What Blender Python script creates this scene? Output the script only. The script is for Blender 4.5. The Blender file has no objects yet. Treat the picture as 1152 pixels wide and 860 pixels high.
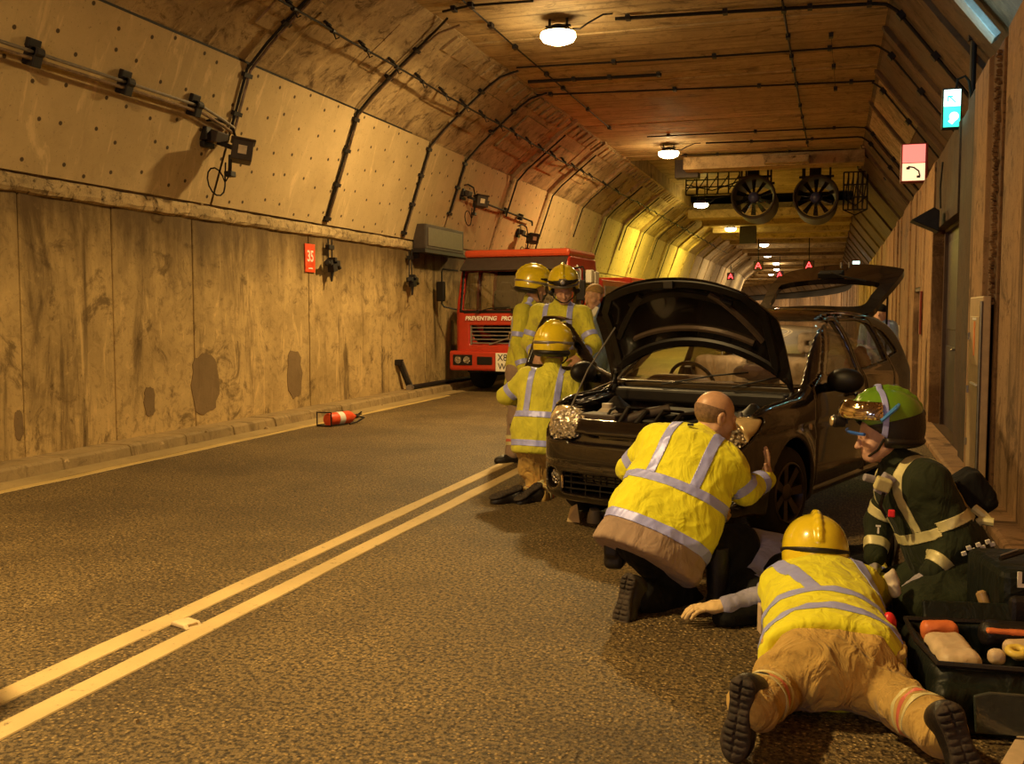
import bpy, bmesh, math, random
import numpy as np
from mathutils import Vector, Matrix, Euler
PI = math.pi
SC = bpy.context.scene
COL = SC.collection
random.seed(7)
np.random.seed(7)
# ---------------------------------------------------------------- camera
FPX = 1120.0
CH = 1.45
PH = math.atan(78 / FPX)
TH = math.atan(359 * math.cos(PH) / FPX)
cam_d = bpy.data.cameras.new('camera'); cam = bpy.data.objects.new('camera', cam_d); COL.objects.link(cam)
cam_d.sensor_width = 36; cam_d.lens = FPX * 36 / 1152; cam_d.clip_start = .05; cam_d.clip_end = 500
cam.location = (0, 0, CH); cam.rotation_euler = (PI / 2 - PH, 0, TH)
SC.camera = cam


def ray(x, y):
    a = (x - 576) / FPX; b = (430 - y) / FPX
    F = math.cos(PH) + b * math.sin(PH); U = -math.sin(PH) + b * math.cos(PH)
    return (a * math.cos(TH) - F * math.sin(TH), a * math.sin(TH) + F * math.cos(TH), U)


def gz(x, y, z=0.0):
    r = ray(x, y); t = (z - CH) / r[2]; return Vector((r[0] * t, r[1] * t, z))


def gx(x, y, X):
    r = ray(x, y); t = X / r[0]; return Vector((X, r[1] * t, CH + r[2] * t))


def gy(x, y, Y):
    r = ray(x, y); t = Y / r[1]; return Vector((r[0] * t, Y, CH + r[2] * t))


# ---------------------------------------------------------------- tagging
def tag(o, label=None, cat=None, group=None, kind=None):
    if label: o['label'] = label
    if cat: o['category'] = cat
    if group: o['group'] = group
    if kind: o['kind'] = kind
    return o


def thing(name, label, cat, loc=(0, 0, 0), rotz=0, group=None):
    o = bpy.data.objects.new(name, None); COL.objects.link(o)
    o.location = loc; o.rotation_euler = (0, 0, rotz); o.empty_display_size = .1
    return tag(o, label, cat, group)


def world_off(p):
    v = Vector((0, 0, 0))
    while p is not None:
        v += Vector(p.location); p = p.parent
    return v


def link_mesh(name, me, mats, parent=None, world=True, smooth=None):
    if not isinstance(mats, (list, tuple)): mats = [mats]
    for m in mats: me.materials.append(m)
    o = bpy.data.objects.new(name, me); COL.objects.link(o)
    if parent is not None:
        if world: me.transform(Matrix.Translation(-world_off(parent)))
        o.parent = parent
    if smooth is not None:
        me.polygons.foreach_set('use_smooth', [smooth] * len(me.polygons))
    return o


def bevel(o, w=.01, seg=2, ang=35):
    m = o.modifiers.new('bevel', 'BEVEL'); m.width = w; m.segments = seg; m.limit_method = 'ANGLE'; m.angle_limit = math.radians(ang)
    return o


def own_origin(o):
    """move the origin of a top-level mesh to the bottom centre of its geometry"""
    me = o.data
    co = np.empty(len(me.vertices) * 3, np.float32); me.vertices.foreach_get('co', co); co = co.reshape(-1, 3)
    c = Vector(((co[:, 0].min() + co[:, 0].max()) / 2, (co[:, 1].min() + co[:, 1].max()) / 2, co[:, 2].min()))
    me.transform(Matrix.Translation(-c)); o.location = Vector(o.location) + c
    return o


class MB:
    def __init__(s): s.v = []; s.f = []; s.mi = []; s.k = 0; s.T = None

    def add(s, vs, fs, k=None):
        n = len(s.v)
        if s.T is not None: vs = [s.T @ Vector(v) for v in vs]
        s.v += [tuple(v) for v in vs]
        s.f += [tuple(i + n for i in f) for f in fs]
        s.mi += [s.k if k is None else k] * len(fs)
        return s

    def box(s, a, b, M=None, k=None):
        (x0, y0, z0), (x1, y1, z1) = a, b
        vs = [(x0, y0, z0), (x1, y0, z0), (x1, y1, z0), (x0, y1, z0), (x0, y0, z1), (x1, y0, z1), (x1, y1, z1), (x0, y1, z1)]
        if M is not None: vs = [M @ Vector(v) for v in vs]
        return s.add(vs, [(0, 3, 2, 1), (4, 5, 6, 7), (0, 1, 5, 4), (1, 2, 6, 5), (2, 3, 7, 6), (3, 0, 4, 7)], k)

    def cbox(s, c, d, rot=(0, 0, 0), k=None):
        M = Matrix.Translation(c) @ Euler(rot).to_matrix().to_4x4()
        return s.box((-d[0] / 2, -d[1] / 2, -d[2] / 2), (d[0] / 2, d[1] / 2, d[2] / 2), M, k)

    def beam(s, a, b, w, h, up=(0, 0, 1), k=None):
        a = Vector(a); b = Vector(b); d = (b - a); L = d.length; d.normalize()
        u = Vector(up); x = d.cross(u)
        if x.length < 1e-4: x = d.cross(Vector((1, 0, 0)))
        x.normalize(); z = x.cross(d).normalized()
        M = Matrix((x, d, z)).transposed().to_4x4(); M.translation = a
        return s.box((-w / 2, 0, -h / 2), (w / 2, L, h / 2), M, k)

    def tube(s, pts, r, n=8, closed=False, k=None, caps=True):
        pts = [Vector(p) for p in pts]
        m = len(pts); rs = r if isinstance(r, (list, tuple)) else [r] * m
        vs = []; prev = None
        for i, p in enumerate(pts):
            if closed: d = pts[(i + 1) % m] - pts[i - 1]
            else: d = pts[min(i + 1, m - 1)] - pts[max(i - 1, 0)]
            if d.length < 1e-7: d = Vector((0, 0, 1))
            d.normalize()
            if prev is None:
                a = Vector((0, 0, 1)) if abs(d.z) < .9 else Vector((1, 0, 0))
                u = d.cross(a).normalized()
            else:
                u = prev - d * prev.dot(d)
                if u.length < 1e-5: u = d.orthogonal()
                u.normalize()
            prev = u; w = d.cross(u)
            for j in range(n):
                t = 2 * PI * j / n
                vs.append(p + (u * math.cos(t) + w * math.sin(t)) * rs[i])
        fs = []
        for i in range(m if closed else m - 1):
            i2 = (i + 1) % m
            for j in range(n):
                j2 = (j + 1) % n
                fs.append((i * n + j, i * n + j2, i2 * n + j2, i2 * n + j))
        if not closed and caps:
            fs.append(tuple(range(n - 1, -1, -1))); fs.append(tuple((m - 1) * n + j for j in range(n)))
        return s.add(vs, fs, k)

    def cyl(s, a, b, r, r2=None, n=16, k=None):
        return s.tube([a, b], [r, r if r2 is None else r2], n, k=k)

    def lathe(s, c, axis, prof, n=24, k=None, caps=True):
        """prof: list of (distance along axis, radius)"""
        c = Vector(c); d = Vector(axis).normalized()
        u = d.orthogonal().normalized(); w = d.cross(u); vs = []
        for (t, r) in prof:
            for j in range(n):
                a = 2 * PI * j / n
                vs.append(c + d * t + (u * math.cos(a) + w * math.sin(a)) * max(r, 1e-4))
        fs = []
        for i in range(len(prof) - 1):
            for j in range(n):
                j2 = (j + 1) % n
                fs.append((i * n + j, i * n + j2, (i + 1) * n + j2, (i + 1) * n + j))
        if caps: fs.append(tuple(range(n - 1, -1, -1))); fs.append(tuple((len(prof) - 1) * n + j for j in range(n)))
        return s.add(vs, fs, k)

    def prism(s, poly, o, ux, uy, un, th, k=None):
        """polygon (2D) in the frame o,ux,uy extruded along un by th"""
        o = Vector(o); ux = Vector(ux); uy = Vector(uy); un = Vector(un); m = len(poly)
        vs = [o + ux * a + uy * b for a, b in poly] + [o + ux * a + uy * b + un * th for a, b in poly]
        fs = [tuple(range(m - 1, -1, -1)), tuple(range(m, 2 * m))]
        for i in range(m):
            j = (i + 1) % m; fs.append((i, j, m + j, m + i))
        return s.add(vs, fs, k)

    def build(s, name, mats, parent=None, world=True, smooth=False, bev=None, fix=True):
        me = bpy.data.meshes.new(name); me.from_pydata(s.v, [], s.f)
        me.polygons.foreach_set('material_index', s.mi)
        if fix:
            bm = bmesh.new(); bm.from_mesh(me); bmesh.ops.recalc_face_normals(bm, faces=bm.faces); bm.to_mesh(me); bm.free()
        o = link_mesh(name, me, mats, parent, world, smooth)
        if smooth == 'auto' or smooth:
            try: me.set_sharp_from_angle(angle=math.radians(40))
            except Exception: pass
        if bev: bevel(o, bev)
        return o


def text_obj(name, body, size, M, mat, parent=None, depth=.004, bold=0.0, xs=1.0, world=True, align='CENTER'):
    cu = bpy.data.curves.new(name, 'FONT'); cu.body = body; cu.size = size; cu.extrude = depth; cu.align_x = align; cu.align_y = 'CENTER'
    cu.offset = bold
    o = bpy.data.objects.new(name, cu); COL.objects.link(o)
    dg = bpy.context.evaluated_depsgraph_get(); dg.update()
    me = bpy.data.meshes.new_from_object(o.evaluated_get(dg)); me.name = name
    bpy.data.objects.remove(o); bpy.data.curves.remove(cu)
    me.transform(M @ Matrix.Diagonal((xs, 1, 1, 1)))
    me.materials.clear()
    return link_mesh(name, me, mat, parent, world)


def frame(o, ux, uy):
    ux = Vector(ux).normalized(); uy = Vector(uy).normalized(); un = ux.cross(uy)
    M = Matrix((ux, uy, un)).transposed().to_4x4(); M.translation = Vector(o); return M


# ---------------------------------------------------------------- materials
def node_mat(name):
    m = bpy.data.materials.new(name); m.use_nodes = True
    nt = m.node_tree; b = nt.nodes['Principled BSDF']
    return m, nt, b


class N:
    """tiny helper to write node graphs"""
    def __init__(s, nt):
        s.nt = nt
        g = nt.nodes.new('ShaderNodeNewGeometry'); s.pos = g.outputs['Position']; s.nrm = g.outputs['Normal']

    def lk(s, a, sock):
        if isinstance(a, (int, float)): sock.default_value = a
        elif isinstance(a, (tuple, list)):
            sock.default_value = tuple(a) if len(a) == len(sock.default_value) else tuple(a) + (1,)
        else: s.nt.links.new(a, sock)

    def math(s, op, a, b=0.0, clamp=False):
        n = s.nt.nodes.new('ShaderNodeMath'); n.operation = op; n.use_clamp = clamp
        s.lk(a, n.inputs[0]); s.lk(b, n.inputs[1]); return n.outputs[0]

    def mapping(s, scale, vec=None, rot=(0, 0, 0), loc=(0, 0, 0)):
        n = s.nt.nodes.new('ShaderNodeMapping'); n.inputs['Scale'].default_value = scale
        n.inputs['Rotation'].default_value = rot; n.inputs['Location'].default_value = loc
        s.lk(vec or s.pos, n.inputs['Vector']); return n.outputs[0]

    def noise(s, scale, detail=4, rough=.55, vec=None, dist=0.0):
        n = s.nt.nodes.new('ShaderNodeTexNoise'); n.inputs['Scale'].default_value = scale
        n.inputs['Detail'].default_value = detail; n.inputs['Roughness'].default_value = rough; n.inputs['Distortion'].default_value = dist
        s.lk(vec or s.pos, n.inputs['Vector']); return n.outputs['Fac']

    def voro(s, scale, vec=None, rnd=1.0, feature='F1', out='Distance'):
        n = s.nt.nodes.new('ShaderNodeTexVoronoi'); n.feature = feature
        n.inputs['Scale'].default_value = scale; n.inputs['Randomness'].default_value = rnd
        s.lk(vec or s.pos, n.inputs['Vector']); return n.outputs[out]

    def ramp(s, f, lo, hi, a=0.0, b=1.0):
        n = s.nt.nodes.new('ShaderNodeMapRange'); n.interpolation_type = 'SMOOTHSTEP'
        s.lk(f, n.inputs['Value'])
        n.inputs['From Min'].default_value = lo; n.inputs['From Max'].default_value = hi
        n.inputs['To Min'].default_value = a; n.inputs['To Max'].default_value = b; return n.outputs[0]

    def mix(s, f, a, b):
        n = s.nt.nodes.new('ShaderNodeMix'); n.data_type = 'RGBA'
        s.lk(f, n.inputs[0]); s.lk(a, n.inputs[6]); s.lk(b, n.inputs[7]); return n.outputs[2]

    def sep(s, v=None):
        n = s.nt.nodes.new('ShaderNodeSeparateXYZ'); s.lk(v or s.pos, n.inputs[0]); return n.outputs

    def comb(s, x, y, z):
        n = s.nt.nodes.new('ShaderNodeCombineXYZ'); s.lk(x, n.inputs[0]); s.lk(y, n.inputs[1]); s.lk(z, n.inputs[2]); return n.outputs[0]

    def bump(s, b, hgt, strength=.3, dist=.01):
        n = s.nt.nodes.new('ShaderNodeBump'); n.inputs['Strength'].default_value = strength; n.inputs['Distance'].default_value = dist
        s.lk(hgt, n.inputs['Height']); s.nt.links.new(n.outputs[0], b.inputs['Normal'])


def simple(name, col, rough=.5, metal=0.0, var=.12, vs=12.0, coat=0.0, bump=0.0, bs=60.0, spec=.5):
    m, nt, b = node_mat(name); g = N(nt)
    tc = nt.nodes.new('ShaderNodeTexCoord'); ob = tc.outputs['Object']
    f = g.noise(vs, 3, .6, vec=ob)
    d = tuple(max(0, c * (1 - var)) for c in col); l = tuple(min(1, c * (1 + var)) for c in col)
    nt.links.new(g.mix(g.ramp(f, .3, .7), d, l), b.inputs['Base Color'])
    b.inputs['Roughness'].default_value = rough; b.inputs['Metallic'].default_value = metal
    b.inputs['Coat Weight'].default_value = coat; b.inputs['Specular IOR Level'].default_value = spec
    if coat: b.inputs['Coat Roughness'].default_value = .04
    if bump: g.bump(b, g.noise(bs, 4, .6, vec=ob), bump, .01)
    return m


def emit(name, col, st, base=None):
    m, nt, b = node_mat(name)
    b.inputs['Base Color'].default_value = (*(base or col), 1); b.inputs['Emission Color'].default_value = (*col, 1)
    b.inputs['Emission Strength'].default_value = st; b.inputs['Roughness'].default_value = .4
    return m


def fabric(name, col, var=.15, rough=.85, wr=.5, ws=9.0, dirt=None, sheen=.1):
    m, nt, b = node_mat(name); g = N(nt)
    tc = nt.nodes.new('ShaderNodeTexCoord'); ob = tc.outputs['Object']
    f = g.noise(5, 4, .6, vec=ob)
    d = tuple(c * (1 - var) for c in col); l = tuple(min(1, c * (1 + var)) for c in col)
    c = g.mix(g.ramp(f, .3, .7), d, l)
    if dirt: c = g.mix(g.ramp(g.noise(7, 4, .7, vec=ob), .55, .75, 0, .7), c, dirt)
    nt.links.new(c, b.inputs['Base Color'])
    b.inputs['Roughness'].default_value = rough; b.inputs['Sheen Weight'].default_value = sheen; b.inputs['Specular IOR Level'].default_value = .3
    wv = g.noise(ws, 3, .5, vec=g.mapping((1, 1, .45), ob), dist=1.2)
    fine = g.noise(220, 2, .5, vec=ob)
    h = g.math('ADD', wv, g.math('MULTIPLY', fine, .03))
    g.bump(b, h, wr, .05)
    return m


# ---------------------------------------------------------------- signed-distance modelling
def polydist(px, py, poly):
    """signed distance to a closed 2D polygon, negative inside"""
    d = np.full(np.broadcast(px, py).shape, 1e9, np.float32); inside = np.zeros(d.shape, bool)
    m = len(poly)
    for i in range(m):
        x0, y0 = poly[i]; x1, y1 = poly[(i + 1) % m]
        ex, ey = x1 - x0, y1 - y0
        wx, wy = px - x0, py - y0
        t = np.clip((wx * ex + wy * ey) / (ex * ex + ey * ey + 1e-12), 0, 1)
        dx, dy = wx - ex * t, wy - ey * t
        d = np.minimum(d, dx * dx + dy * dy)
        c = (y0 > py) != (y1 > py)
        with np.errstate(divide='ignore', invalid='ignore'):
            xi = x0 + (py - y0) * ex / (ey if abs(ey) > 1e-12 else 1e-12)
        inside ^= c & (px < xi)
    d = np.sqrt(d); return np.where(inside, -d, d)


def spline(pts, n=8, closed=True):
    """Catmull-Rom smoothing of a 2D polygon"""
    out = []; m = len(pts)
    rng = range(m) if closed else range(m - 1)
    for i in rng:
        if closed: p0, p1, p2, p3 = pts[i - 1], pts[i], pts[(i + 1) % m], pts[(i + 2) % m]
        else: p0, p1, p2, p3 = pts[max(i - 1, 0)], pts[i], pts[i + 1], pts[min(i + 2, m - 1)]
        for j in range(n):
            t = j / n
            out.append(tuple(.5 * ((2 * b) + (-a + c) * t + (2 * a - 5 * b + 4 * c - d) * t * t + (-a + 3 * b - 3 * c + d) * t ** 3) for a, b, c, d in zip(p0, p1, p2, p3)))
    if not closed: out.append(tuple(pts[-1]))
    return out


def smin(a, b, k):
    h = np.clip(.5 + .5 * (b - a) / k, 0, 1); return b * (1 - h) + a * h - k * h * (1 - h)


def smax(a, b, k): return -smin(-a, -b, k)


class Grid:
    def __init__(s, lo, hi, h):
        s.lo = np.array(lo, np.float64); s.h = h
        s.n = tuple(int(math.ceil((hi[i] - lo[i]) / h)) + 2 for i in range(3))
        s.D = np.full(s.n, 1.0, np.float32)
        s.ax = [(s.lo[i] + h * np.arange(s.n[i])).astype(np.float32) for i in range(3)]

    def sub(s, lo, hi):
        sl = []
        for i in range(3):
            a = max(0, int((lo[i] - s.lo[i]) / s.h) - 1); b = min(s.n[i], int((hi[i] - s.lo[i]) / s.h) + 3)
            if b <= a: return None
            sl.append(slice(a, b))
        X = s.ax[0][sl[0]][:, None, None]; Y = s.ax[1][sl[1]][None, :, None]; Z = s.ax[2][sl[2]][None, None, :]
        return tuple(sl), X, Y, Z

    def full(s):
        return s.ax[0][:, None, None], s.ax[1][None, :, None], s.ax[2][None, None, :]

    def put(s, sl, d, k, cut=False):
        if cut: s.D[sl] = smax(s.D[sl], -d, k) if k > 0 else np.maximum(s.D[sl], -d)
        else: s.D[sl] = smin(s.D[sl], d, k) if k > 0 else np.minimum(s.D[sl], d)

    def cap(s, a, b, ra, rb, k=.03, flat=None, cut=False):
        """tapered limb; flat=(axis, ratio) squeezes it along axis"""
        a = np.array(a, np.float32); b = np.array(b, np.float32)
        R = max(ra, rb) * (max(1, flat[1]) if flat else 1) + k * 1.5 + .06
        q = s.sub(np.minimum(a, b) - R, np.maximum(a, b) + R)
        if q is None: return s
        sl, X, Y, Z = q; e = b - a; L = float(e @ e) + 1e-12
        x, y, z = X - a[0], Y - a[1], Z - a[2]
        t = np.clip((x * e[0] + y * e[1] + z * e[2]) / L, 0, 1)
        r = ra + (rb - ra) * t
        x = x - e[0] * t; y = y - e[1] * t; z = z - e[2] * t
        d2 = x * x + y * y + z * z
        if flat:
            n = np.array(flat[0], np.float32); n /= np.linalg.norm(n)
            qn = x * n[0] + y * n[1] + z * n[2]
            d = np.sqrt(np.maximum(d2 - qn * qn, 0) + (qn / flat[1]) ** 2) - r
            d = d * min(1, flat[1])
        else: d = np.sqrt(d2) - r
        s.put(sl, d.astype(np.float32), k, cut); return s

    def ell(s, c, r, M=None, k=.03, cut=False):
        """ellipsoid with radii r in the frame M (3 axes as rows)"""
        c = np.array(c, np.float32); R = max(r) + k * 1.5 + .05
        q = s.sub(c - R, c + R)
        if q is None: return s
        sl, X, Y, Z = q; x, y, z = X - c[0], Y - c[1], Z - c[2]
        if M is not None:
            M = np.array(M, np.float32); x, y, z = (M[i, 0] * x + M[i, 1] * y + M[i, 2] * z for i in range(3))
        k0 = np.sqrt((x / r[0]) ** 2 + (y / r[1]) ** 2 + (z / r[2]) ** 2)
        k1 = np.sqrt((x / r[0] ** 2) ** 2 + (y / r[1] ** 2) ** 2 + (z / r[2] ** 2) ** 2) + 1e-6
        s.put(sl, (k0 * (k0 - 1) / k1).astype(np.float32), k, cut); return s

    def bx(s, c, half, M=None, rad=.01, k=.01, cut=False):
        c = np.array(c, np.float32); R = math.sqrt(sum(v * v for v in half)) + k + .05
        q = s.sub(c - R, c + R)
        if q is None: return s
        sl, X, Y, Z = q; x, y, z = X - c[0], Y - c[1], Z - c[2]
        if M is not None:
            M = np.array(M, np.float32); x, y, z = (M[i, 0] * x + M[i, 1] * y + M[i, 2] * z for i in range(3))
        a, b, e = (abs(v) - hh + rad for v, hh in zip((x, y, z), half))
        d = np.sqrt(np.maximum(a, 0) ** 2 + np.maximum(b, 0) ** 2 + np.maximum(e, 0) ** 2) + np.minimum(np.maximum(a, np.maximum(b, e)), 0) - rad
        s.put(sl, d.astype(np.float32), k, cut); return s

    def folds(s, amp=.006, sc=14.0, seed=0, stretch=(1, 1, 1)):
        """cloth-like ripples: warped sine field added near the surface"""
        X, Y, Z = s.full(); rs = np.random.RandomState(seed)
        w = np.zeros(s.n, np.float32)
        for i in range(3):
            d = rs.normal(size=3); d /= np.linalg.norm(d); d *= np.array(stretch)
            p = rs.uniform(0, 6, 3); e = rs.normal(size=3); e /= np.linalg.norm(e)
            ph = sc * rs.uniform(.7, 1.5) * (d[0] * X + d[1] * Y + d[2] * Z) + 1.6 * np.sin(sc * .35 * (e[0] * X + e[1] * Y + e[2] * Z) + p[0]) + p[1]
            w += (1 - np.abs(np.sin(ph.astype(np.float32)))) ** 2 * 1.0
        s.D -= (amp * (w - .9)).astype(np.float32); return s

    def mesh(s, name='m'):
        D = s.D; h = s.h
        D = D.copy()
        D[0] = D[-1] = 1; D[:, 0] = D[:, -1] = 1; D[:, :, 0] = D[:, :, -1] = 1
        I = D < 0
        c = I[:-1, :-1, :-1].astype(np.int8)
        cnt = np.zeros(c.shape, np.int8)
        for dx in (0, 1):
            for dy in (0, 1):
                for dz in (0, 1):
                    cnt += I[dx:D.shape[0] - 1 + dx, dy:D.shape[1] - 1 + dy, dz:D.shape[2] - 1 + dz]
        ix, iy, iz = np.nonzero((cnt > 0) & (cnt < 8))
        idx = np.full(c.shape, -1, np.int32); idx[ix, iy, iz] = np.arange(len(ix))
        P = np.zeros((len(ix), 3)); W = np.zeros(len(ix))
        C = [(0, 0, 0), (1, 0, 0), (0, 1, 0), (1, 1, 0), (0, 0, 1), (1, 0, 1), (0, 1, 1), (1, 1, 1)]
        V = [D[ix + a, iy + b, iz + e].astype(np.float64) for a, b, e in C]
        for a in range(8):
            for ax in range(3):
                if C[a][ax]: continue
                b = a | (1 << ax)
                m = (V[a] < 0) != (V[b] < 0)
                t = np.where(m, V[a] / np.where(m, V[a] - V[b], 1), 0)
                q = np.array(C[a], float)[None, :].repeat(len(ix), 0); q[:, ax] += t
                P += q * m[:, None]; W += m
        P = P / W[:, None] + np.stack([ix, iy, iz], 1)
        P = P * h + s.lo
        F = []
        for ax in range(3):
            o = [slice(1, -1)] * 3
            A = I[tuple(slice(1, -1) if i != ax else slice(0, -1) for i in range(3))]
            B = I[tuple(slice(1, -1) if i != ax else slice(1, None) for i in range(3))]
            e = np.nonzero(A != B)
            g = [e[i] + (1 if i != ax else 0) for i in range(3)]
            u, v = [(1, 2), (2, 0), (0, 1)][ax]
            def at(du, dv):
                q = [gg.copy() for gg in g]; q[u] -= du; q[v] -= dv
                return idx[q[0], q[1], q[2]]
            quad = np.stack([at(1, 1), at(0, 1), at(0, 0), at(1, 0)], 1)
            fl = ~A[e]
            quad[fl] = quad[fl][:, ::-1]
            F.append(quad)
        F = np.concatenate(F); F = F[(F >= 0).all(1)]
        me = bpy.data.meshes.new(name)
        me.vertices.add(len(P)); me.vertices.foreach_set('co', P.astype(np.float32).ravel())
        me.loops.add(len(F) * 4); me.loops.foreach_set('vertex_index', F.ravel().astype(np.int32))
        me.polygons.add(len(F)); me.polygons.foreach_set('loop_start', np.arange(0, len(F) * 4, 4, dtype=np.int32))
        me.polygons.foreach_set('use_smooth', np.ones(len(F), bool))
        me.update(calc_edges=True)
        return me

    def build(s, name, mats, parent=None, world=True):
        return link_mesh(name, s.mesh(name), mats, parent, world)


def join_meshes(name, mes, mats_count=1):
    bm = bmesh.new()
    for m in mes: bm.from_mesh(m)
    me = bpy.data.meshes.new(name); bm.to_mesh(me); bm.free()
    for m in mes: bpy.data.meshes.remove(m)
    return me


def band(me, sel, planes, off=.004, name='reflective_band', mat=None, parent=None, world=True):
    """cut a strip out of a garment mesh between planes [(point, normal)...] (kept side: along the normal) and lift it off the cloth"""
    bm = bmesh.new(); bm.from_mesh(me)
    if sel is not None:
        bad = [f for f in bm.faces if not sel(f.calc_center_median())]
        bmesh.ops.delete(bm, geom=bad, context='FACES')
    for p, n in planes:
        bmesh.ops.bisect_plane(bm, geom=bm.verts[:] + bm.edges[:] + bm.faces[:], plane_co=p, plane_no=n, clear_inner=True)
    bm.normal_update()
    nn = {v: v.normal.copy() for v in bm.verts}
    for v in bm.verts: v.co += nn[v] * off
    if not bm.faces: bm.free(); return None
    r = bpy.data.meshes.new(name); bm.to_mesh(r); bm.free()
    r.polygons.foreach_set('use_smooth', [True] * len(r.polygons))
    o = link_mesh(name, r, mat, parent, world)
    s = o.modifiers.new('thickness', 'SOLIDIFY'); s.thickness = .003; s.offset = -1
    return o
# ================================================================ materials of the place
def concrete(name, c1, c2, dark, streak=(.5, 2.5, .35), bolts=False, boards=None, bump=.35, grime_z=None, stain=.6, stscale=1.0):
    m, nt, b = node_mat(name); g = N(nt)
    f1 = g.noise(.9, 6, .62)
    col = g.mix(g.ramp(f1, .35, .65), c1, c2)
    f2 = g.noise(1.0 * stscale, 7, .68, vec=g.mapping(streak), dist=.6)
    col = g.mix(g.ramp(f2, .52, .70, 0, stain), col, dark)
    f3 = g.noise(2.3 * stscale, 8, .72, dist=1.0)
    col = g.mix(g.ramp(f3, .53, .66, 0, stain * .8), col, dark)
    f5 = g.noise(7.5, 9, .75, dist=.6)
    col = g.mix(g.ramp(f5, .50, .62, 0, stain * .55), col, tuple(a * .45 + b_ * .55 for a, b_ in zip(c1, dark)))
    col = g.mix(g.ramp(f5, .42, .34, 0, stain * .45), col, tuple(min(1, x * 1.25) for x in c2))
    f4 = g.noise(38, 3, .6)
    col = g.mix(g.ramp(f4, .62, .74, 0, .55), col, tuple(x * .45 for x in dark))
    lt = g.noise(1.0, 7, .7, vec=g.mapping((.5, 4, .8), loc=(3, 2, 1)), dist=1.5)
    col = g.mix(g.ramp(lt, .56, .68, 0, .6), col, tuple(min(1, x * 1.35) for x in c2))
    h = g.math('ADD', g.math('MULTIPLY', f3, .5), g.math('MULTIPLY', f4, .25))
    if boards:
        # planks of the formwork: boards=(axis index, width)
        s = g.sep()
        q = g.math('FRACT', g.math('DIVIDE', s[boards[0]], boards[1]))
        e = g.ramp(g.math('ABSOLUTE', g.math('SUBTRACT', q, .5)), .44, .5, 0, 1)
        col = g.mix(g.math('MULTIPLY', e, .55), col, dark)
        pl = g.math('FLOOR', g.math('DIVIDE', s[boards[0]], boards[1]))
        wn = nt.nodes.new('ShaderNodeTexWhiteNoise'); wn.noise_dimensions = '1D'; nt.links.new(pl, wn.inputs['W'])
        col = g.mix(g.math('MULTIPLY', wn.outputs['Value'], .25), col, dark)
        h = g.math('SUBTRACT', h, g.math('MULTIPLY', e, .5))
    if bolts:
        sp = g.sep(); vv = g.voro(1.0, vec=g.comb(g.math('MULTIPLY', sp[1], 2.5), g.math('MULTIPLY', sp[2], 2.9), 0), rnd=.5);
        for nn_ in nt.nodes:
            if nn_.type == 'TEX_VORONOI': nn_.voronoi_dimensions = '2D'
        d = g.ramp(vv, .045, .07, 1, 0)
        col = g.mix(g.math('MULTIPLY', d, .9), col, (.03, .015, .008))
        h = g.math('ADD', h, d)
    if grime_z:
        s = g.sep()
        zz = g.math('ADD', s[2], g.math('MULTIPLY', g.math('SUBTRACT', g.noise(1.0, 6, .7, vec=g.mapping((1, 3, .7))), .5), 1.6))
        for (a, bb, w) in grime_z:
            col = g.mix(g.ramp(zz, a, bb, 0, w), col, dark)
    nt.links.new(col, b.inputs['Base Color'])
    nt.links.new(g.ramp(f1, .3, .7, .7, .95), b.inputs['Roughness'])
    b.inputs['Specular IOR Level'].default_value = .3
    g.bump(b, h, bump, .03)
    return m


MAT = {}
MAT['wall'] = concrete('left_wall_concrete', (.42, .295, .125), (.62, .445, .20), (.085, .05, .02), grime_z=[(1.5, 2.6, .9)], stain=.9)
MAT['panel'] = concrete('arch_panel_concrete', (.50, .37, .19), (.60, .45, .24), (.20, .14, .07), bolts=True, bump=.12, stain=.18)
MAT['lip'] = concrete('ledge_concrete', (.34, .25, .125), (.58, .43, .23), (.045, .025, .012), stain=1.0, stscale=3.0, streak=(1, 4, 3))
MAT['haunch'] = concrete('haunch_concrete', (.36, .255, .135), (.56, .41, .22), (.085, .045, .02), stain=1.0, stscale=1.9, streak=(1, 1.2, 1.0))
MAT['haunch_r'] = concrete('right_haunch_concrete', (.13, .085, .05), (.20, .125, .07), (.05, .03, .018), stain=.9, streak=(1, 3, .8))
MAT['ceil'] = concrete('ceiling_concrete', (.46, .33, .165), (.62, .455, .235), (.10, .06, .03), streak=(.6, 7, 1), stain=.8, boards=(1, .62), bump=.25, stscale=1.1)
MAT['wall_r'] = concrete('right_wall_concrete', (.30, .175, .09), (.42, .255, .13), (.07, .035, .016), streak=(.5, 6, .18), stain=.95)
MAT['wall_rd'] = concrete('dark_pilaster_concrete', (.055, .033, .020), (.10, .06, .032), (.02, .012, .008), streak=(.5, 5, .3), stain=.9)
MAT['rust'] = concrete('rusty_joint', (.13, .065, .03), (.22, .115, .05), (.06, .03, .015), stain=.9, stscale=5, streak=(1, 6, 4))
MAT['patch'] = concrete('repair_mortar', (.20, .135, .065), (.25, .17, .085), (.14, .09, .045), stain=.4)
MAT['kerb'] = concrete('kerb_concrete', (.26, .19, .095), (.38, .28, .14), (.10, .065, .03), stain=.6, stscale=2)
MAT['cable'] = simple('black_cable', (.010, .007, .006), .6, var=.3, spec=.3)
MAT['blackmetal'] = simple('dark_painted_metal', (.013, .010, .010), .55, .0, var=.3, spec=.35)
MAT['steel'] = simple('dull_steel', (.34, .32, .30), .42, .85)
MAT['conduit'] = simple('galvanised_conduit', (.26, .18, .12), .45, .5, var=.3)
MAT['greybox'] = simple('grey_box_paint', (.055, .040, .032), .6, .0, spec=.3)
MAT['backing'] = simple('dark_gap', (.03, .02, .012), .95)


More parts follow.
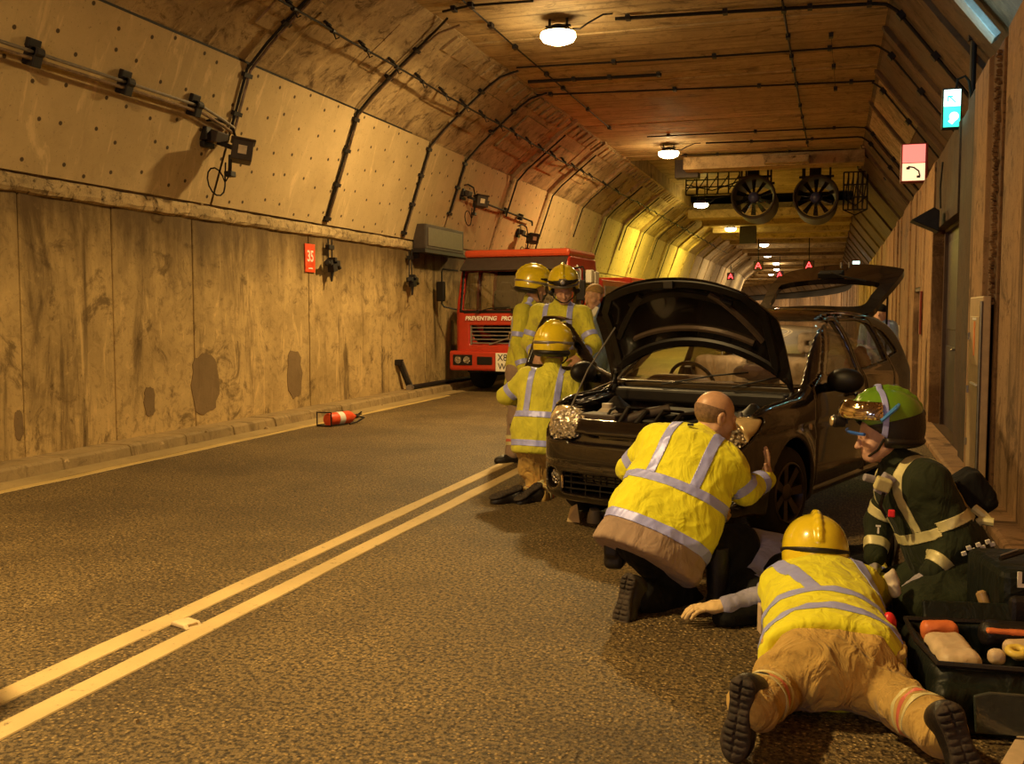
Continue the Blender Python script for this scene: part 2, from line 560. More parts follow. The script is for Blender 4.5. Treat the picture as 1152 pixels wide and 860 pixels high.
def asphalt():
    m, nt, b = node_mat('asphalt'); g = N(nt)
    big = g.noise(.7, 5, .6); chip = g.voro(52, rnd=1); chipc = g.voro(52, rnd=1, out='Color')
    s = nt.nodes.new('ShaderNodeSeparateColor'); nt.links.new(chipc, s.inputs[0])
    f = g.noise(75, 4, .7)
    base = g.mix(g.ramp(big, .35, .65), (.072, .049, .022), (.150, .102, .044))
    gr = g.noise(48, 3, .65)
    base = g.mix(g.ramp(gr, .40, .58), tuple([.028, .017, .007]), g.mix(g.ramp(big, .35, .65), (.13, .088, .036), (.25, .175, .072)))
    stone = g.math('MULTIPLY', g.ramp(s.outputs[0], .22, .60), g.ramp(chip, .20, .45, 1, 0))
    patchy = g.ramp(g.noise(2.2, 5, .65), .35, .65, .35, 1.0)
    col = g.mix(g.math('MULTIPLY', stone, patchy), base, (.46, .32, .13))
    col = g.mix(g.ramp(f, .55, .66, 0, .7), col, (.020, .012, .005))
    nt.links.new(col, b.inputs['Base Color'])
    nt.links.new(g.ramp(f, .3, .7, .42, .75), b.inputs['Roughness'])
    h = g.math('ADD', g.math('MULTIPLY', g.ramp(chip, 0, .5, 1, 0), .7), g.math('MULTIPLY', f, .6))
    g.bump(b, h, .9, .012)
    return m


MAT['road'] = asphalt()


def paint(name, c, wear=.5):
    m, nt, b = node_mat(name); g = N(nt)
    f = g.noise(16, 5, .7); f2 = g.noise(1.5, 4, .6); f3 = g.noise(60, 3, .7)
    col = g.mix(g.ramp(f2, .35, .65), tuple(x * .8 for x in c), c)
    col = g.mix(g.ramp(f, .60, .72, 0, wear), col, (.10, .065, .03))
    col = g.mix(g.ramp(f3, .62, .72, 0, .5), col, (.12, .08, .035))
    nt.links.new(col, b.inputs['Base Color']); b.inputs['Roughness'].default_value = .6
    g.bump(b, f, .3, .01)
    return m


MAT['line'] = paint('road_paint', (.68, .51, .24), .9)
MAT['edge'] = paint('edge_paint', (.60, .44, .17), 1.0)

# ================================================================ tunnel shell
YC, RC = 72.0, 210.0            # from here the tunnel bends to the left


def path(X, Y, z):
    if Y <= YC: return Vector((X, Y, z))
    a = (Y - YC) / RC
    return Vector((-RC + (RC + X) * math.cos(a), YC + (RC + X) * math.sin(a), z))


def ystations(y0, y1, st=1.0):
    n = max(1, int(round((y1 - y0) / st))); return [y0 + (y1 - y0) * i / n for i in range(n + 1)]


def strip(mb, prof, ys, jit=None, k=None):
    """extrude an open profile [(X,z)...] along the tunnel"""
    n = len(prof); vs = []
    for y in ys:
        for (X, z) in prof:
            if jit: X, z = jit(X, z, y)
            vs.append(path(X, y, z))
    fs = []
    for i in range(len(ys) - 1):
        for j in range(n - 1):
            fs.append((i * n + j, i * n + j + 1, (i + 1) * n + j + 1, (i + 1) * n + j))
    mb.add(vs, fs, k)


def solid(mb, prof, y0, y1, st=4.0, k=None):
    """closed profile extruded along the tunnel, capped"""
    ys = ystations(y0, y1, st if y1 > YC else (y1 - y0)); n = len(prof); vs = []
    for y in ys:
        for (X, z) in prof: vs.append(path(X, y, z))
    fs = []
    for i in range(len(ys) - 1):
        for j in range(n):
            fs.append((i * n + j, i * n + (j + 1) % n, (i + 1) * n + (j + 1) % n, (i + 1) * n + j))
    fs.append(tuple(range(n))); fs.append(tuple((len(ys) - 1) * n + j for j in range(n))[::-1])
    mb.add(vs, fs, k)


Y0, Y1 = -16.0, 175.0
XL, XR = -7.05, 1.20
# --- road
mb = MB()
solid(mb, [(XL - .4, -.3), (1.8, -.3), (1.8, 0), (XL - .4, 0)], Y0, Y1, 4)
o = mb.build('floor', MAT['road']); tag(o, kind='structure')
# --- markings
def marking(name, x0, x1, y0, y1, mat, wob=.006):
    mb = MB(); ys = ystations(y0, y1, .5); rs = random.Random(int(abs(x0) * 1000)); vs = []
    for y in ys:
        a, b = x0 + rs.uniform(-wob, wob), x1 + rs.uniform(-wob, wob)
        for X, z in ((a, .001), (a + .004, .006), (b - .004, .006), (b, .001)): vs.append(path(X, y, z))
    fs = [(i * 4 + j, i * 4 + j + 1, i * 4 + j + 5, i * 4 + j + 4) for i in range(len(ys) - 1) for j in range(3)]
    mb.add(vs, fs); o = mb.build(name, mat, smooth=False); tag(o, kind='structure'); return o
marking('trim_1', -3.01, -2.89, Y0, 110, MAT['line'])
marking('trim_2', -2.77, -2.65, Y0, 110, MAT['line'])
marking('trim_3', -6.40, -6.30, Y0, 16.2, MAT['edge'], .012)
# --- kerb of stones
mb = MB(); y = 1.0; rs = random.Random(4)
while y < 60:
    t = .122 + rs.uniform(-.004, .004); dx = rs.uniform(-.006, .006)
    solid(mb, [(XL - .02, -.05), (XL - .02, t), (-6.72 + dx, t), (-6.69 + dx, t - .02), (-6.66 + dx, -.05)], y + .008, y + .905)
    y += .913
o = mb.build('trim_4', MAT['kerb'], bev=.008); tag(o, kind='structure')
mb = MB(); ys = ystations(1.0, 40, .5); rs = random.Random(6); vs = []
for y in ys:
    b = -6.43 + rs.uniform(-.02, .02)
    for X, z in ((-6.67, .012), (b - .05, .006), (b, .001)): vs.append((X, y, z))
mb.add(vs, [(i * 3 + j, i * 3 + j + 1, i * 3 + j + 4, i * 3 + j + 3) for i in range(len(ys) - 1) for j in range(2)])
MAT['gutter'] = paint('gutter_dust', (.40, .30, .145), .7)
o = mb.build('trim_8', MAT['gutter']); tag(o, kind='structure')
# --- left wall: cast bays with dark joints
mb = MB()
joints = [-16, -9, -2.5, 1.0, 4.2] + [gx(x, 352, XL).y for x in (24, 128, 218, 348, 437, 478)] + [19.2, 21.5, 24.5, 27.5, 30.5, 33.5, 37, 41, 45, 50, 55, 60, 66, 72]
ys = joints + [78, 84, 90, 98, 106, 114, 124, 134, 150, 175]
for a, b in zip(ys[:-1], ys[1:]):
    solid(mb, [(XL - .25, -.1), (XL, -.1), (XL, 2.56), (XL - .25, 2.56)], a + .010, b - .010)
solid(mb, [(XL - .4, -.1), (XL - .03, -.1), (XL - .03, 2.55), (XL - .4, 2.55)], Y0, Y1, 4, k=1)
o = mb.build('wall_left', [MAT['wall'], MAT['backing']], bev=.008); tag(o, kind='structure')
wall_left = o
# repaired patches on the wall (irregular low slabs)
def patch(px, py, w, hh, seed):
    c = gx(px, py, XL); d = (c - Vector((0, 0, CH))).length; rs = random.Random(seed)
    sy = w / FPX * d / math.cos(math.radians(50)) * .5; sz = hh / FPX * d * .5
    n = 22; poly = [((1 + rs.uniform(-.14, .14)) * sy * abs(math.cos(t)) ** .8 * (1 if math.cos(t) > 0 else -1), (1 + rs.uniform(-.08, .08)) * sz * abs(math.sin(t)) ** .7 * (1 if math.sin(t) > 0 else -1)) for t in [2 * PI * i / n for i in range(n)]]
    m = MB(); m.prism(poly, c, (0, 1, 0), (0, 0, 1), (1, 0, 0), .007)
    o = m.build('repair_patch', MAT['patch'], wall_left); return o
for i, a in enumerate([(231, 432, 30, 64), (168, 452, 11, 32), (331, 421, 20, 52), (21, 478, 7, 30), (512 - 3, 380, 8, 40)]):
    patch(*a, i)
# --- ledge on top of the wall
mb = MB(); rs = random.Random(3)
ys = ystations(Y0, 4, .5) + ystations(4.1, 24, .16) + ystations(24.2, 72, .3) + ystations(76, Y1, 4)
def lipj(X, z, y):
    r = random.Random(int(y * 1000) * 7 + int(z * 100)); a = (.009 if z > 2.54 else .006) if y < 40 else 0
    return X + r.uniform(-a, a), z + r.uniform(-a, a)
strip(mb, [(XL - .1, 2.50), (XL - .01, 2.53), (-7.01, 2.55), (-6.995, 2.585), (-6.997, 2.66), (-7.008, 2.70), (-7.2, 2.735)], ys, lipj)
o = mb.build('trim_5', MAT['lip'], smooth=False); tag(o, kind='structure')
# --- arch panels between the ribs (slightly bowed)
ribs = [-14, -8.5, -3.0, 2.2, 6.2, 10.19, 12.95, 15.65, 17.37, 20.2, 23.0, 26.0]
allr = ribs + [29 + 3 * i for i in range(15)]
mb = MB(); pt = [(-7.0, 2.72), (-6.46, 4.30)]
for a, b in zip(allr[:-1], allr[1:]):
    n = 8; L = b - a; vs = []; m = 7
    for i in range(n + 1):
        y = a + .02 + (L - .04) * i / n; bow = .035 * (1 - (2 * i / n - 1) ** 4)
        for j in range(m):
            t = j / (m - 1); X = pt[0][0] + (pt[1][0] - pt[0][0]) * t; z = pt[0][1] + (pt[1][1] - pt[0][1]) * t
            bw = bow * math.sin(PI * t) + .0; vs.append(path(X - bw * .8 + .02, y, z + bw * .3))
    fs = [(i * m + j, i * m + j + 1, (i + 1) * m + j + 1, (i + 1) * m + j) for i in range(n) for j in range(m - 1)]
    mb.add(vs, fs)
solid(mb, [(-7.3, 2.7), (-7.05, 2.7), (-6.50, 4.30), (-6.7, 4.5)], Y0, Y1, 3, k=0)
o = mb.build('wall_left_arch', MAT['panel'], smooth=False); tag(o, kind='structure')
o.name = 'wall_left.001'
# dark seam above the panels
mb = MB(); solid(mb, [(-6.48, 4.285), (-6.445, 4.30), (-6.435, 4.325), (-6.47, 4.34)], 2, 14.9)
o = mb.build('trim_6', MAT['blackmetal']); tag(o, kind='structure')
# --- haunch: facets with thick ribs
HP = [(-6.47, 4.30), (-6.43, 4.34), (-6.20, 4.56), (-5.36, 5.24), (-5.10, 5.40), (-5.08, 5.6)]
mb = MB()
def hj(X, z, y):
    r = random.Random(int(y * 100) * 13 + int(X * 100)); a = .008
    return X + r.uniform(-a, a), z + r.uniform(-a, a)
strip(mb, HP, ystations(Y0, Y1, .7), hj)
for i, y in enumerate(allr[9:]):
    w = .22 if i % 2 else .12
    solid(mb, [(-7.02, 2.72), (-6.96, 2.72), (-6.40, 4.27), (-6.14, 4.50), (-5.30, 5.18), (-5.05, 5.34), (-5.05, 5.5), (-6.6, 4.6)], y - w / 2, y + w / 2)
# shallow board-marked blocks along the haunch
rs = random.Random(9); y = 4.0
while y < 40:
    L = rs.uniform(.5, 1.5); t0 = rs.uniform(0, .5); t1 = rs.uniform(.55, 1.0)
    p0 = Vector((-6.18, 4.57)) ; p1 = Vector((-5.38, 5.22)); a = p0.lerp(p1, t0); b = p0.lerp(p1, t1); off = rs.uniform(.004, .03)
    solid(mb, [(a.x, a.y), (a.x + off * .63, a.y - off * .77), (b.x + off * .63, b.y - off * .77), (b.x, b.y)], y, y + L)
    y += L + rs.uniform(0, .3)
for j in range(60):
    y = 13.5 + j * .42
    solid(mb, [(-5.40, 5.20), (-5.36, 5.19), (-5.12, 5.345), (-5.14, 5.39)], y, y + rs.uniform(.16, .34))
o = mb.build('wall_left_haunch', MAT['haunch']); o.name = 'wall_left.002'; tag(o, kind='structure')
# --- ceiling: slabs across the tunnel with joints
mb = MB(); ys = [-16, -11, -6, -1, 3, 6.5, 9.6, 12.6, 14.1, 15.6, 17.2, 19.0, 21.0, 23.2, 25.3]
for i, (a, b) in enumerate(zip(ys[:-1], ys[1:])):
    z = 5.40 + (.012 if i % 2 else 0)
    solid(mb, [(-5.14, z), (.68, z), (.68, 5.65), (-5.14, 5.65)], a + .012, b - .012)
# the recess of the jet fans and the deeper roof behind it
def roofseg(y0, y1, z, xl=-5.14, xr=.68): solid(mb, [(xl, z), (xr, z), (xr, z + .3), (xl, z + .3)], y0, y1, 4)
roofseg(25.3, 26.0, 5.02, -3.6, .68); roofseg(25.3, 26.0, 5.40, -5.14, -3.6)
roofseg(26.0, 37.5, 5.75, -5.6, 1.4); solid(mb, [(-5.6, 5.35), (-5.05, 5.35), (-5.05, 5.9), (-5.6, 5.9)], 25.3, 37.5); solid(mb, [(.62, 5.35), (1.3, 5.35), (1.3, 5.9), (.62, 5.9)], 25.3, 37.5)
roofseg(37.5, 38.3, 4.95)
y = 38.3; i = 0
while y < Y1 - 4:
    roofseg(y, min(y + 3.4, Y1), 5.22); roofseg(y + 3.4, y + 3.9, 5.02); y += 3.9; i += 1
o = mb.build('ceiling', MAT['ceil'], bev=.01); tag(o, kind='structure')
mb = MB(); solid(mb, [(-5.3, 5.9), (1.6, 5.9), (1.6, 6.1), (-5.3, 6.1)], Y0, Y1, 4)
solid(mb, [(-7.8, -.3), (-7.46, -.3), (-7.46, 3), (-5.9, 5.3), (-5.2, 6.0), (-5.4, 6.1), (-7.8, 3.1)], Y0, Y1, 4)
o = mb.build('ceiling.001', MAT['backing']); tag(o, kind='structure')
# pale boxed duct under the first beam
# --- right haunch
mb = MB()
HR = [(.62, 5.40), (.66, 5.38), (1.10, 4.80), (1.72, 4.02), (1.80, 3.90), (2.3, 3.9)]
strip(mb, HR, ystations(Y0, Y1, .9))
for y in [9.4, 12.4, 15.0, 17.6, 20.2, 22.8, 25.4, 29, 33] + [37.5 + 3.9 * i for i in range(30)]:
    solid(mb, [(.58, 5.42), (.62, 5.33), (1.06, 4.75), (1.68, 3.97), (1.75, 3.90), (1.9, 4.0), (.8, 5.5)], y - .08, y + .08)
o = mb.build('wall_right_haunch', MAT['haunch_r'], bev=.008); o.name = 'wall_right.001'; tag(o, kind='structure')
# pale infill panel on the haunch beside the telephone sign
mb = MB(); a = [(.68, 5.33), (1.30, 4.53), (1.33, 4.56), (.72, 5.36)]
solid(mb, a, 17.8, 22.4); o = mb.build('trim_7', MAT['lip']); tag(o, kind='structure')
# --- right wall
def ztop(y):
    pts = [(-20, 3.9), (5, 3.75), (8.6, 3.56), (15.4, 3.30), (24, 3.2), (45, 3.10), (200, 3.1)]
    for (a, za), (b, zb) in zip(pts[:-1], pts[1:]):
        if a <= y <= b: return za + (zb - za) * (y - a) / (b - a)
    return 3.1
mb = MB()
segs = []; rs = random.Random(11)
# (y0, y1, X, material index, top or None)
def wseg(y0, y1, X, k=0, zt=None, z0=-.05):
    n = max(1, int((y1 - y0) / 3)); 
    for i in range(n):
        a = y0 + (y1 - y0) * i / n; b = y0 + (y1 - y0) * (i + 1) / n
        za, zb = (zt or ztop(a)), (zt or ztop(b)); vs = []
        for (yy, zz) in ((a, za), (b, zb)):
            for (x, z) in ((X, z0), (X, zz - .03), (X + .04, zz), (1.62, zz), (1.62, z0)): vs.append(path(x, yy, z))
        m = 5; fs = [(j, (j + 1) % m, m + (j + 1) % m, m + j) for j in range(m)] + [tuple(range(m)), tuple(range(2 * m - 1, m - 1, -1))]
        mb.add(vs, fs, k)
yb = lambda x: gx(x, 352, 1.2).y
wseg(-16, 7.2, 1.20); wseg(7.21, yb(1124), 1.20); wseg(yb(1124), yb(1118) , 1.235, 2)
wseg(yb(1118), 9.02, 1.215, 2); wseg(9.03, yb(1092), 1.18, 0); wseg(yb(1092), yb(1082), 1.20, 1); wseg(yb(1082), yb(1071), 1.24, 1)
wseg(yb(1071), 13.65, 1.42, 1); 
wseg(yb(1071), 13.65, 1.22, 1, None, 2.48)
y = 13.65; X = 1.2
while y < 15.3: L = .42; wseg(y, y + L - .012, X + rs.uniform(-.012, .012)); y += L
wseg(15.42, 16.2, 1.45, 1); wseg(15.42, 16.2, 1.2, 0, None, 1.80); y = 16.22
while y < 60: L = rs.choice([.45, .6, .9, .6]); wseg(y, y + L - .02, 1.2 + rs.uniform(-.025, .02)); y += L
wl = rs
while y < Y1 - 2: L = 1.2; wseg(y, y + L - .05, 1.2 + rs.uniform(-.04, .03)); y += L
solid(mb, [(1.3, -.1), (1.62, -.1), (1.62, 3.05), (1.3, 3.05)], 16.5, Y1, 4, k=1)
o = mb.build('wall_right', [MAT['wall_r'], MAT['wall_rd'], MAT['rust']], bev=.008); tag(o, kind='structure'); wall_right = o
mb = MB(); solid(mb, [(1.62, -.3), (2.6, -.3), (2.6, 6.2), (1.5, 6.2), (1.5, 5.6), (2.3, 4.2), (2.3, 3.85), (1.62, 3.0)], Y0, Y1, 4)
o = mb.build('wall_right.002', MAT['backing']); tag(o, kind='structure')
# beaded rusty strip running down the wall
mb = MB(); rs = random.Random(8)
for i in range(90):
    z = 1.5 + i * .022; mb.lathe((1.20 - rs.uniform(0, .012), 8.62 + rs.uniform(-.05, .05), z), (1, 0, 0), [(-.02, .003), (-.008, rs.uniform(.008, .02)), (.02, .014)], 6)
o = mb.build('rust_nodules', MAT['rust'], wall_right, smooth=True)
# low concrete step at the foot of the right wall
mb = MB(); solid(mb, [(1.02, -.05), (1.02, .05), (1.05, .06), (1.25, .06), (1.25, -.05)], 6.2, 60)
o = mb.build('baseboard_right', MAT['wall_r'], bev=.01); tag(o, kind='structure')
# --- doors in the right wall
MAT['door'] = simple('grey_steel_door', (.045, .032, .036), .5, .2, var=.2)
MAT['frame'] = simple('door_frame', (.10, .06, .035), .5, .1)
MAT['bluelit'] = simple('blue_lit_door', (.10, .12, .42), .4)  # blue light falling on this door is put into its base colour
mb = MB(); mb.box((1.37, 11.45, .06), (1.41, 13.5, 2.44)); mb.box((1.355, 11.6, .3), (1.375, 13.3, 1.05)); mb.box((1.355, 11.6, 1.25), (1.375, 13.3, 2.3))
d1 = mb.build('door_1', MAT['door'], bev=.006); tag(d1, kind='structure')
mb = MB(); mb.box((1.33, 11.35, .03), (1.42, 11.45, 2.5)); mb.box((1.33, 13.5, .03), (1.42, 13.6, 2.5)); mb.box((1.33, 11.35, 2.44), (1.42, 13.6, 2.5)); mb.box((1.2, 11.35, .0), (1.42, 13.6, .05))
mb.build('door_frame', MAT['frame'], d1)
mb = MB(); p = Vector((1.35, 12.05, 1.04)); mb.lathe(p, (-1, 0, 0), [(0, .035), (.01, .035), (.012, .012), (.05, .012)], 14)
mb.tube([p + Vector((-.05, 0, 0)), p + Vector((-.055, .03, -.002)), p + Vector((-.055, .15, -.01))], .012, 8)
mb.lathe(p + Vector((0, 0, -.12)), (-1, 0, 0), [(0, .03), (.012, .028)], 14)
mb.build('door_handle', MAT['steel'], d1, smooth=True)
mb = MB(); mb.box((1.40, 15.44, .06), (1.44, 16.18, 1.76)); d2 = mb.build('door_2', MAT['bluelit'], bev=.004); tag(d2, kind='structure')
mb = MB(); mb.box((1.2, 15.36, 1.76), (1.44, 16.24, 1.82)); mb.box((1.36, 15.42, .06), (1.44, 15.46, 1.78)); mb.box((1.36, 16.15, .06), (1.44, 16.19, 1.78)); mb.build('door_frame', MAT['frame'], d2)

# ================================================================ lamps
LAMPC = (1.0, .66, .25)
MAT['lens'] = emit('sodium_lens', (1.0, .78, .42), 26)
MAT['lensw'] = emit('pale_lens', (1.0, .86, .70), 14)
lamps = [(-3.72, -18.0, 5.12), (-3.72, -7.7, 5.12), (-3.72, 2.75, 5.12), (-3.58, 13.24, 5.20), (-3.72, 23.74, 5.22), (-4.30, 34.6, 5.15), (-4.28, 44.9, 5.15), (-3.50, 55.4, 5.12), (-3.95, 66.0, 5.12), (-3.9, 76.5, 5.1), (-3.9, 87, 5.1), (-3.9, 98, 5.1), (-3.9, 110, 5.1), (-3.9, 124, 5.1), (-3.9, 138, 5.1), (-3.9, 150, 5.1), (-3.9, 162, 5.1)]
desc = {13.24: 'glowing round ceiling lamp nearest to the camera, above the left lane', 23.74: 'glowing ceiling lamp second from the camera, beside the concrete beam',
        34.6: 'glowing ceiling lamp third from the camera, left of the jet fans', 44.9: 'glowing ceiling lamp fourth from the camera, below the left jet fan'}
for (x, y, z) in lamps:
    p = path(x, y, z); vis = 10 < y < 100
    if vis:
        lab = desc.get(y, {55.4: 'pale glowing ceiling lamp fifth from the camera, deep in the tunnel', 66.0: 'pale glowing ceiling lamp sixth from the camera, deep in the tunnel', 76.5: 'tiny pale glowing lamp just before the bend, seventh from the camera', 87: 'tiny glowing lamp inside the bend of the tunnel, eighth from the camera', 98: 'tiny glowing lamp at the far bend, ninth from the camera'}.get(y))
        t = thing('ceiling_lamp', lab, 'lamp', p, 0, 'row of ceiling lamps')
        top = 5.40 if y < 25 else (5.75 if y < 37 else 5.22)
        if y > 50: top = 5.22
        dz = top - z
        mb = MB(); mb.lathe((0, 0, 0), (0, 0, 1), [(.0, .225), (.02, .23), (.06, .17), (.10, .10), (.12, .05)], 28); mb.build('housing', MAT['blackmetal'], t, world=False, smooth=True)
        mb = MB(); mb.lathe((0, 0, .004), (0, 0, -1), [(0, .235), (.05, .24), (.10, .21), (.135, .12), (.145, .01)], 28); mb.build('lens', MAT['lens'] if y < 50 else MAT['lensw'], t, world=False, smooth=True)
        if dz > .12:
            mb = MB(); mb.beam((-.12, 0, .09), (-.12, 0, dz), .03, .03, (0, 1, 0)); mb.beam((.12, 0, .09), (.12, 0, dz), .03, .03, (0, 1, 0)); mb.cbox((0, 0, .10), (.34, .06, .02)); mb.build('bracket', MAT['blackmetal'], t, world=False)
        mb = MB(); mb.tube([(.2, 0, .05), (.30, 0, .04), (.42, -.02, min(dz, .17) * .6), (.62, -.03, dz - .01), (.75, -.03, dz - .01)], .012, 6); mb.build('feed_cable', MAT['cable'], t, world=False, smooth=True)
    ld = bpy.data.lights.new('lamp_light', 'AREA'); ld.shape = 'DISK'; ld.size = .34; ld.spread = PI
    col = LAMPC if y < 30 else ((1.0, .80, .10) if y < 50 else (1, .78, .45))
    ld.color = col; ld.energy = {2.75: 400, -7.7: 330, 13.24: 400, 34.6: 520, 44.9: 520}.get(y, 340 if y < 80 else 620)
    lo = bpy.data.objects.new('lamp_light', ld); COL.objects.link(lo); lo.location = p + Vector((0, 0, -.16))
    # a weak point light for the glow thrown sideways and up by the domed lens
    ld = bpy.data.lights.new('lamp_glow', 'POINT'); ld.shadow_soft_size = .12; ld.color = col; ld.energy = 38
    lo = bpy.data.objects.new('lamp_glow', ld); COL.objects.link(lo); lo.location = p + Vector((0, 0, -.28))
# cool light of the emergency vehicles standing behind the photographer
ld = bpy.data.lights.new('vehicle_light', 'AREA'); ld.shape = 'DISK'; ld.size = 1.2; ld.color = (.45, .5, 1.0); ld.energy = 60
lo = bpy.data.objects.new('vehicle_light', ld); COL.objects.link(lo); lo.location = (-2.2, -9, 2.6)
lo.rotation_euler = (math.radians(86), 0, 0)
w = bpy.data.worlds.new('world'); SC.world = w; w.use_nodes = True
w.node_tree.nodes['Background'].inputs[0].default_value = (.9, .62, .35, 1); w.node_tree.nodes['Background'].inputs[1].default_value = .02
SC.view_settings.view_transform = 'Standard'; SC.view_settings.look = 'None'; SC.view_settings.gamma = 1
SC.view_settings.use_curve_mapping = False; SC.view_settings.exposure = 0.12
SC.cycles.max_bounces = 6; SC.cycles.diffuse_bounces = 3; SC.cycles.glossy_bounces = 3; SC.cycles.transmission_bounces = 6; SC.cycles.transparent_max_bounces = 8
SC.cycles.caustics_reflective = False; SC.cycles.caustics_refractive = False
# ================================================================ the crashed hatchback
MAT['paint'] = simple('near_black_car_paint', (.009, .006, .005), .2, .0, var=.1, coat=1.0)
MAT['paintin'] = simple('unpainted_inner_steel', (.007, .005, .004), .45, .0, var=.3)
MAT['plastic'] = simple('black_plastic', (.008, .006, .005), .5, var=.2, spec=.35)
MAT['rubber'] = simple('tyre_rubber', (.016, .014, .013), .8, var=.2)
MAT['alloy'] = simple('alloy_wheel', (.10, .085, .075), .35, .8)
MAT['chrome'] = simple('chrome', (.75, .70, .62), .12, 1.0, var=.03)
MAT['seat'] = fabric('seat_fabric', (.42, .33, .22), .15)
MAT['dash'] = simple('dashboard_plastic', (.26, .19, .13), .6)
MAT['bag'] = fabric('airbag_cloth', (.62, .58, .55), .12, wr=.8, ws=6)
MAT['redcloth'] = fabric('red_cloth', (.62, .05, .03), .25)


def glassmat(name, tint=(.75, .7, .62), refl=.12, extra=.0, ior=1.5):
    m, nt, b = node_mat(name); nt.nodes.remove(b)
    out = [n for n in nt.nodes if n.type == 'OUTPUT_MATERIAL'][0]
    tr = nt.nodes.new('ShaderNodeBsdfTransparent'); tr.inputs[0].default_value = (*tint, 1)
    gl = nt.nodes.new('ShaderNodeBsdfGlossy'); gl.inputs['Roughness'].default_value = .03
    fr = nt.nodes.new('ShaderNodeFresnel'); fr.inputs[0].default_value = ior
    ad = nt.nodes.new('ShaderNodeMath'); ad.operation = 'ADD'; ad.inputs[1].default_value = extra; ad.use_clamp = True
    mx = nt.nodes.new('ShaderNodeMixShader')
    ge = nt.nodes.new('ShaderNodeNewGeometry'); sb = nt.nodes.new('ShaderNodeMath'); sb.operation = 'SUBTRACT'; sb.inputs[0].default_value = 1; nt.links.new(ge.outputs['Backfacing'], sb.inputs[1])
    mu = nt.nodes.new('ShaderNodeMath'); mu.operation = 'MULTIPLY'; nt.links.new(sb.outputs[0], mu.inputs[1])
    nt.links.new(fr.outputs[0], ad.inputs[0]); nt.links.new(ad.outputs[0], mu.inputs[0]); nt.links.new(mu.outputs[0], mx.inputs[0])
    nt.links.new(tr.outputs[0], mx.inputs[1]); nt.links.new(gl.outputs[0], mx.inputs[2]); nt.links.new(mx.outputs[0], out.inputs[0])
    return m


MAT['glass'] = glassmat('tinted_window', (.55, .52, .46), extra=.04)
MAT['clear'] = glassmat('clear_glass', (.92, .9, .86))
MAT['rearglass'] = glassmat('rear_glass', (.95, .93, .88), ior=1.08)
MAT['wsglass'] = glassmat('windscreen_glass', (.9, .86, .78), extra=.16)


def headlamp_mat():
    m, nt, b = node_mat('faceted_reflector'); g = N(nt)
    tc = nt.nodes.new('ShaderNodeTexCoord'); v = g.voro(38, vec=tc.outputs['Object']); c = g.voro(38, vec=tc.outputs['Object'], out='Color')
    s = nt.nodes.new('ShaderNodeSeparateColor'); nt.links.new(c, s.inputs[0])
    nt.links.new(g.mix(s.outputs[1], (.45, .38, .30), (.95, .88, .75)), b.inputs['Base Color'])
    b.inputs['Metallic'].default_value = .75; b.inputs['Roughness'].default_value = .18; b.inputs['Coat Weight'].default_value = .5
    g.bump(b, v, 1.0, .05); return m


MAT['reflector'] = headlamp_mat()
MAT['amber'] = simple('pale_amber_lens', (.62, .46, .24), .15, .2, coat=1.0)
CA = math.radians(19)
car = thing('car', 'black hatchback with its bonnet, tailgate and a front door standing open', 'car', (-1.22, 6.13, 0), -CA)
CM = Matrix.Translation(car.location) @ Matrix.Rotation(-CA, 4, 'Z')


def sdf_car(lo, hi, h):
    G = Grid(lo, hi, h); X, Y, Z = G.full()
    side = spline([(.06, .20), (.0, .34), (-.01, .50), (.03, .66), (.16, .76), (.42, .86), (.80, .89), (1.07, .925), (1.48, 1.20), (1.86, 1.42), (2.30, 1.49), (2.80, 1.49), (3.25, 1.44), (3.50, 1.34), (3.68, 1.06), (3.80, .90), (3.85, .60), (3.80, .30), (3.66, .20), (2.0, .18)], 4)
    plan = spline([(0, -.02), (.40, .015), (.64, .10), (.76, .26), (.815, .60), (.83, 1.4), (.83, 2.6), (.80, 3.3), (.72, 3.72), (.55, 3.84), (0, 3.87), (-.55, 3.84), (-.72, 3.72), (-.80, 3.3), (-.83, 2.6), (-.83, 1.4), (-.815, .60), (-.76, .26), (-.64, .10), (-.40, .015)], 4)
    sec = spline([(0, .14), (.70, .16), (.80, .30), (.83, .55), (.825, .78), (.79, .95), (.74, 1.04), (.66, 1.24), (.58, 1.38), (.50, 1.455), (.30, 1.50), (0, 1.512), (-.30, 1.50), (-.50, 1.455), (-.58, 1.38), (-.66, 1.24), (-.74, 1.04), (-.79, .95), (-.825, .78), (-.83, .55), (-.80, .30), (-.70, .16)], 4)
    a = polydist(Y[0], Z[0], side)[None]     # (1,ny,nz)
    b = polydist(X[:, :, 0], Y[:, :, 0], plan)[:, :, None]
    c = polydist(X[:, 0], Z[:, 0], sec)[:, None, :]
    D = smax(smax(a + 0 * X, b, .10), c, .07).astype(np.float32)
    # a crease along the flank and a bulge of the arches
    D += (.010 * np.exp(-((Z - .70) / .02) ** 2) * (np.abs(X) > .6)).astype(np.float32)
    for yv in (.74, 3.10):
        r = np.sqrt((Y - yv) ** 2 + (Z - .30) ** 2)
        D -= (.018 * np.exp(-((r - .37) / .05) ** 2) * (np.abs(X) > .62)).astype(np.float32)
    G.D = D; return G


LO, HI, HH = (-.95, -.10, .08), (.95, 3.95, 1.60), .0125
G0 = sdf_car(LO, HI, HH)
X, Y, Z = G0.full(); OUT = G0.D.copy()
AX = np.abs(X)


def inprism(poly, U, V):
    p = polydist(U, V, poly); return p


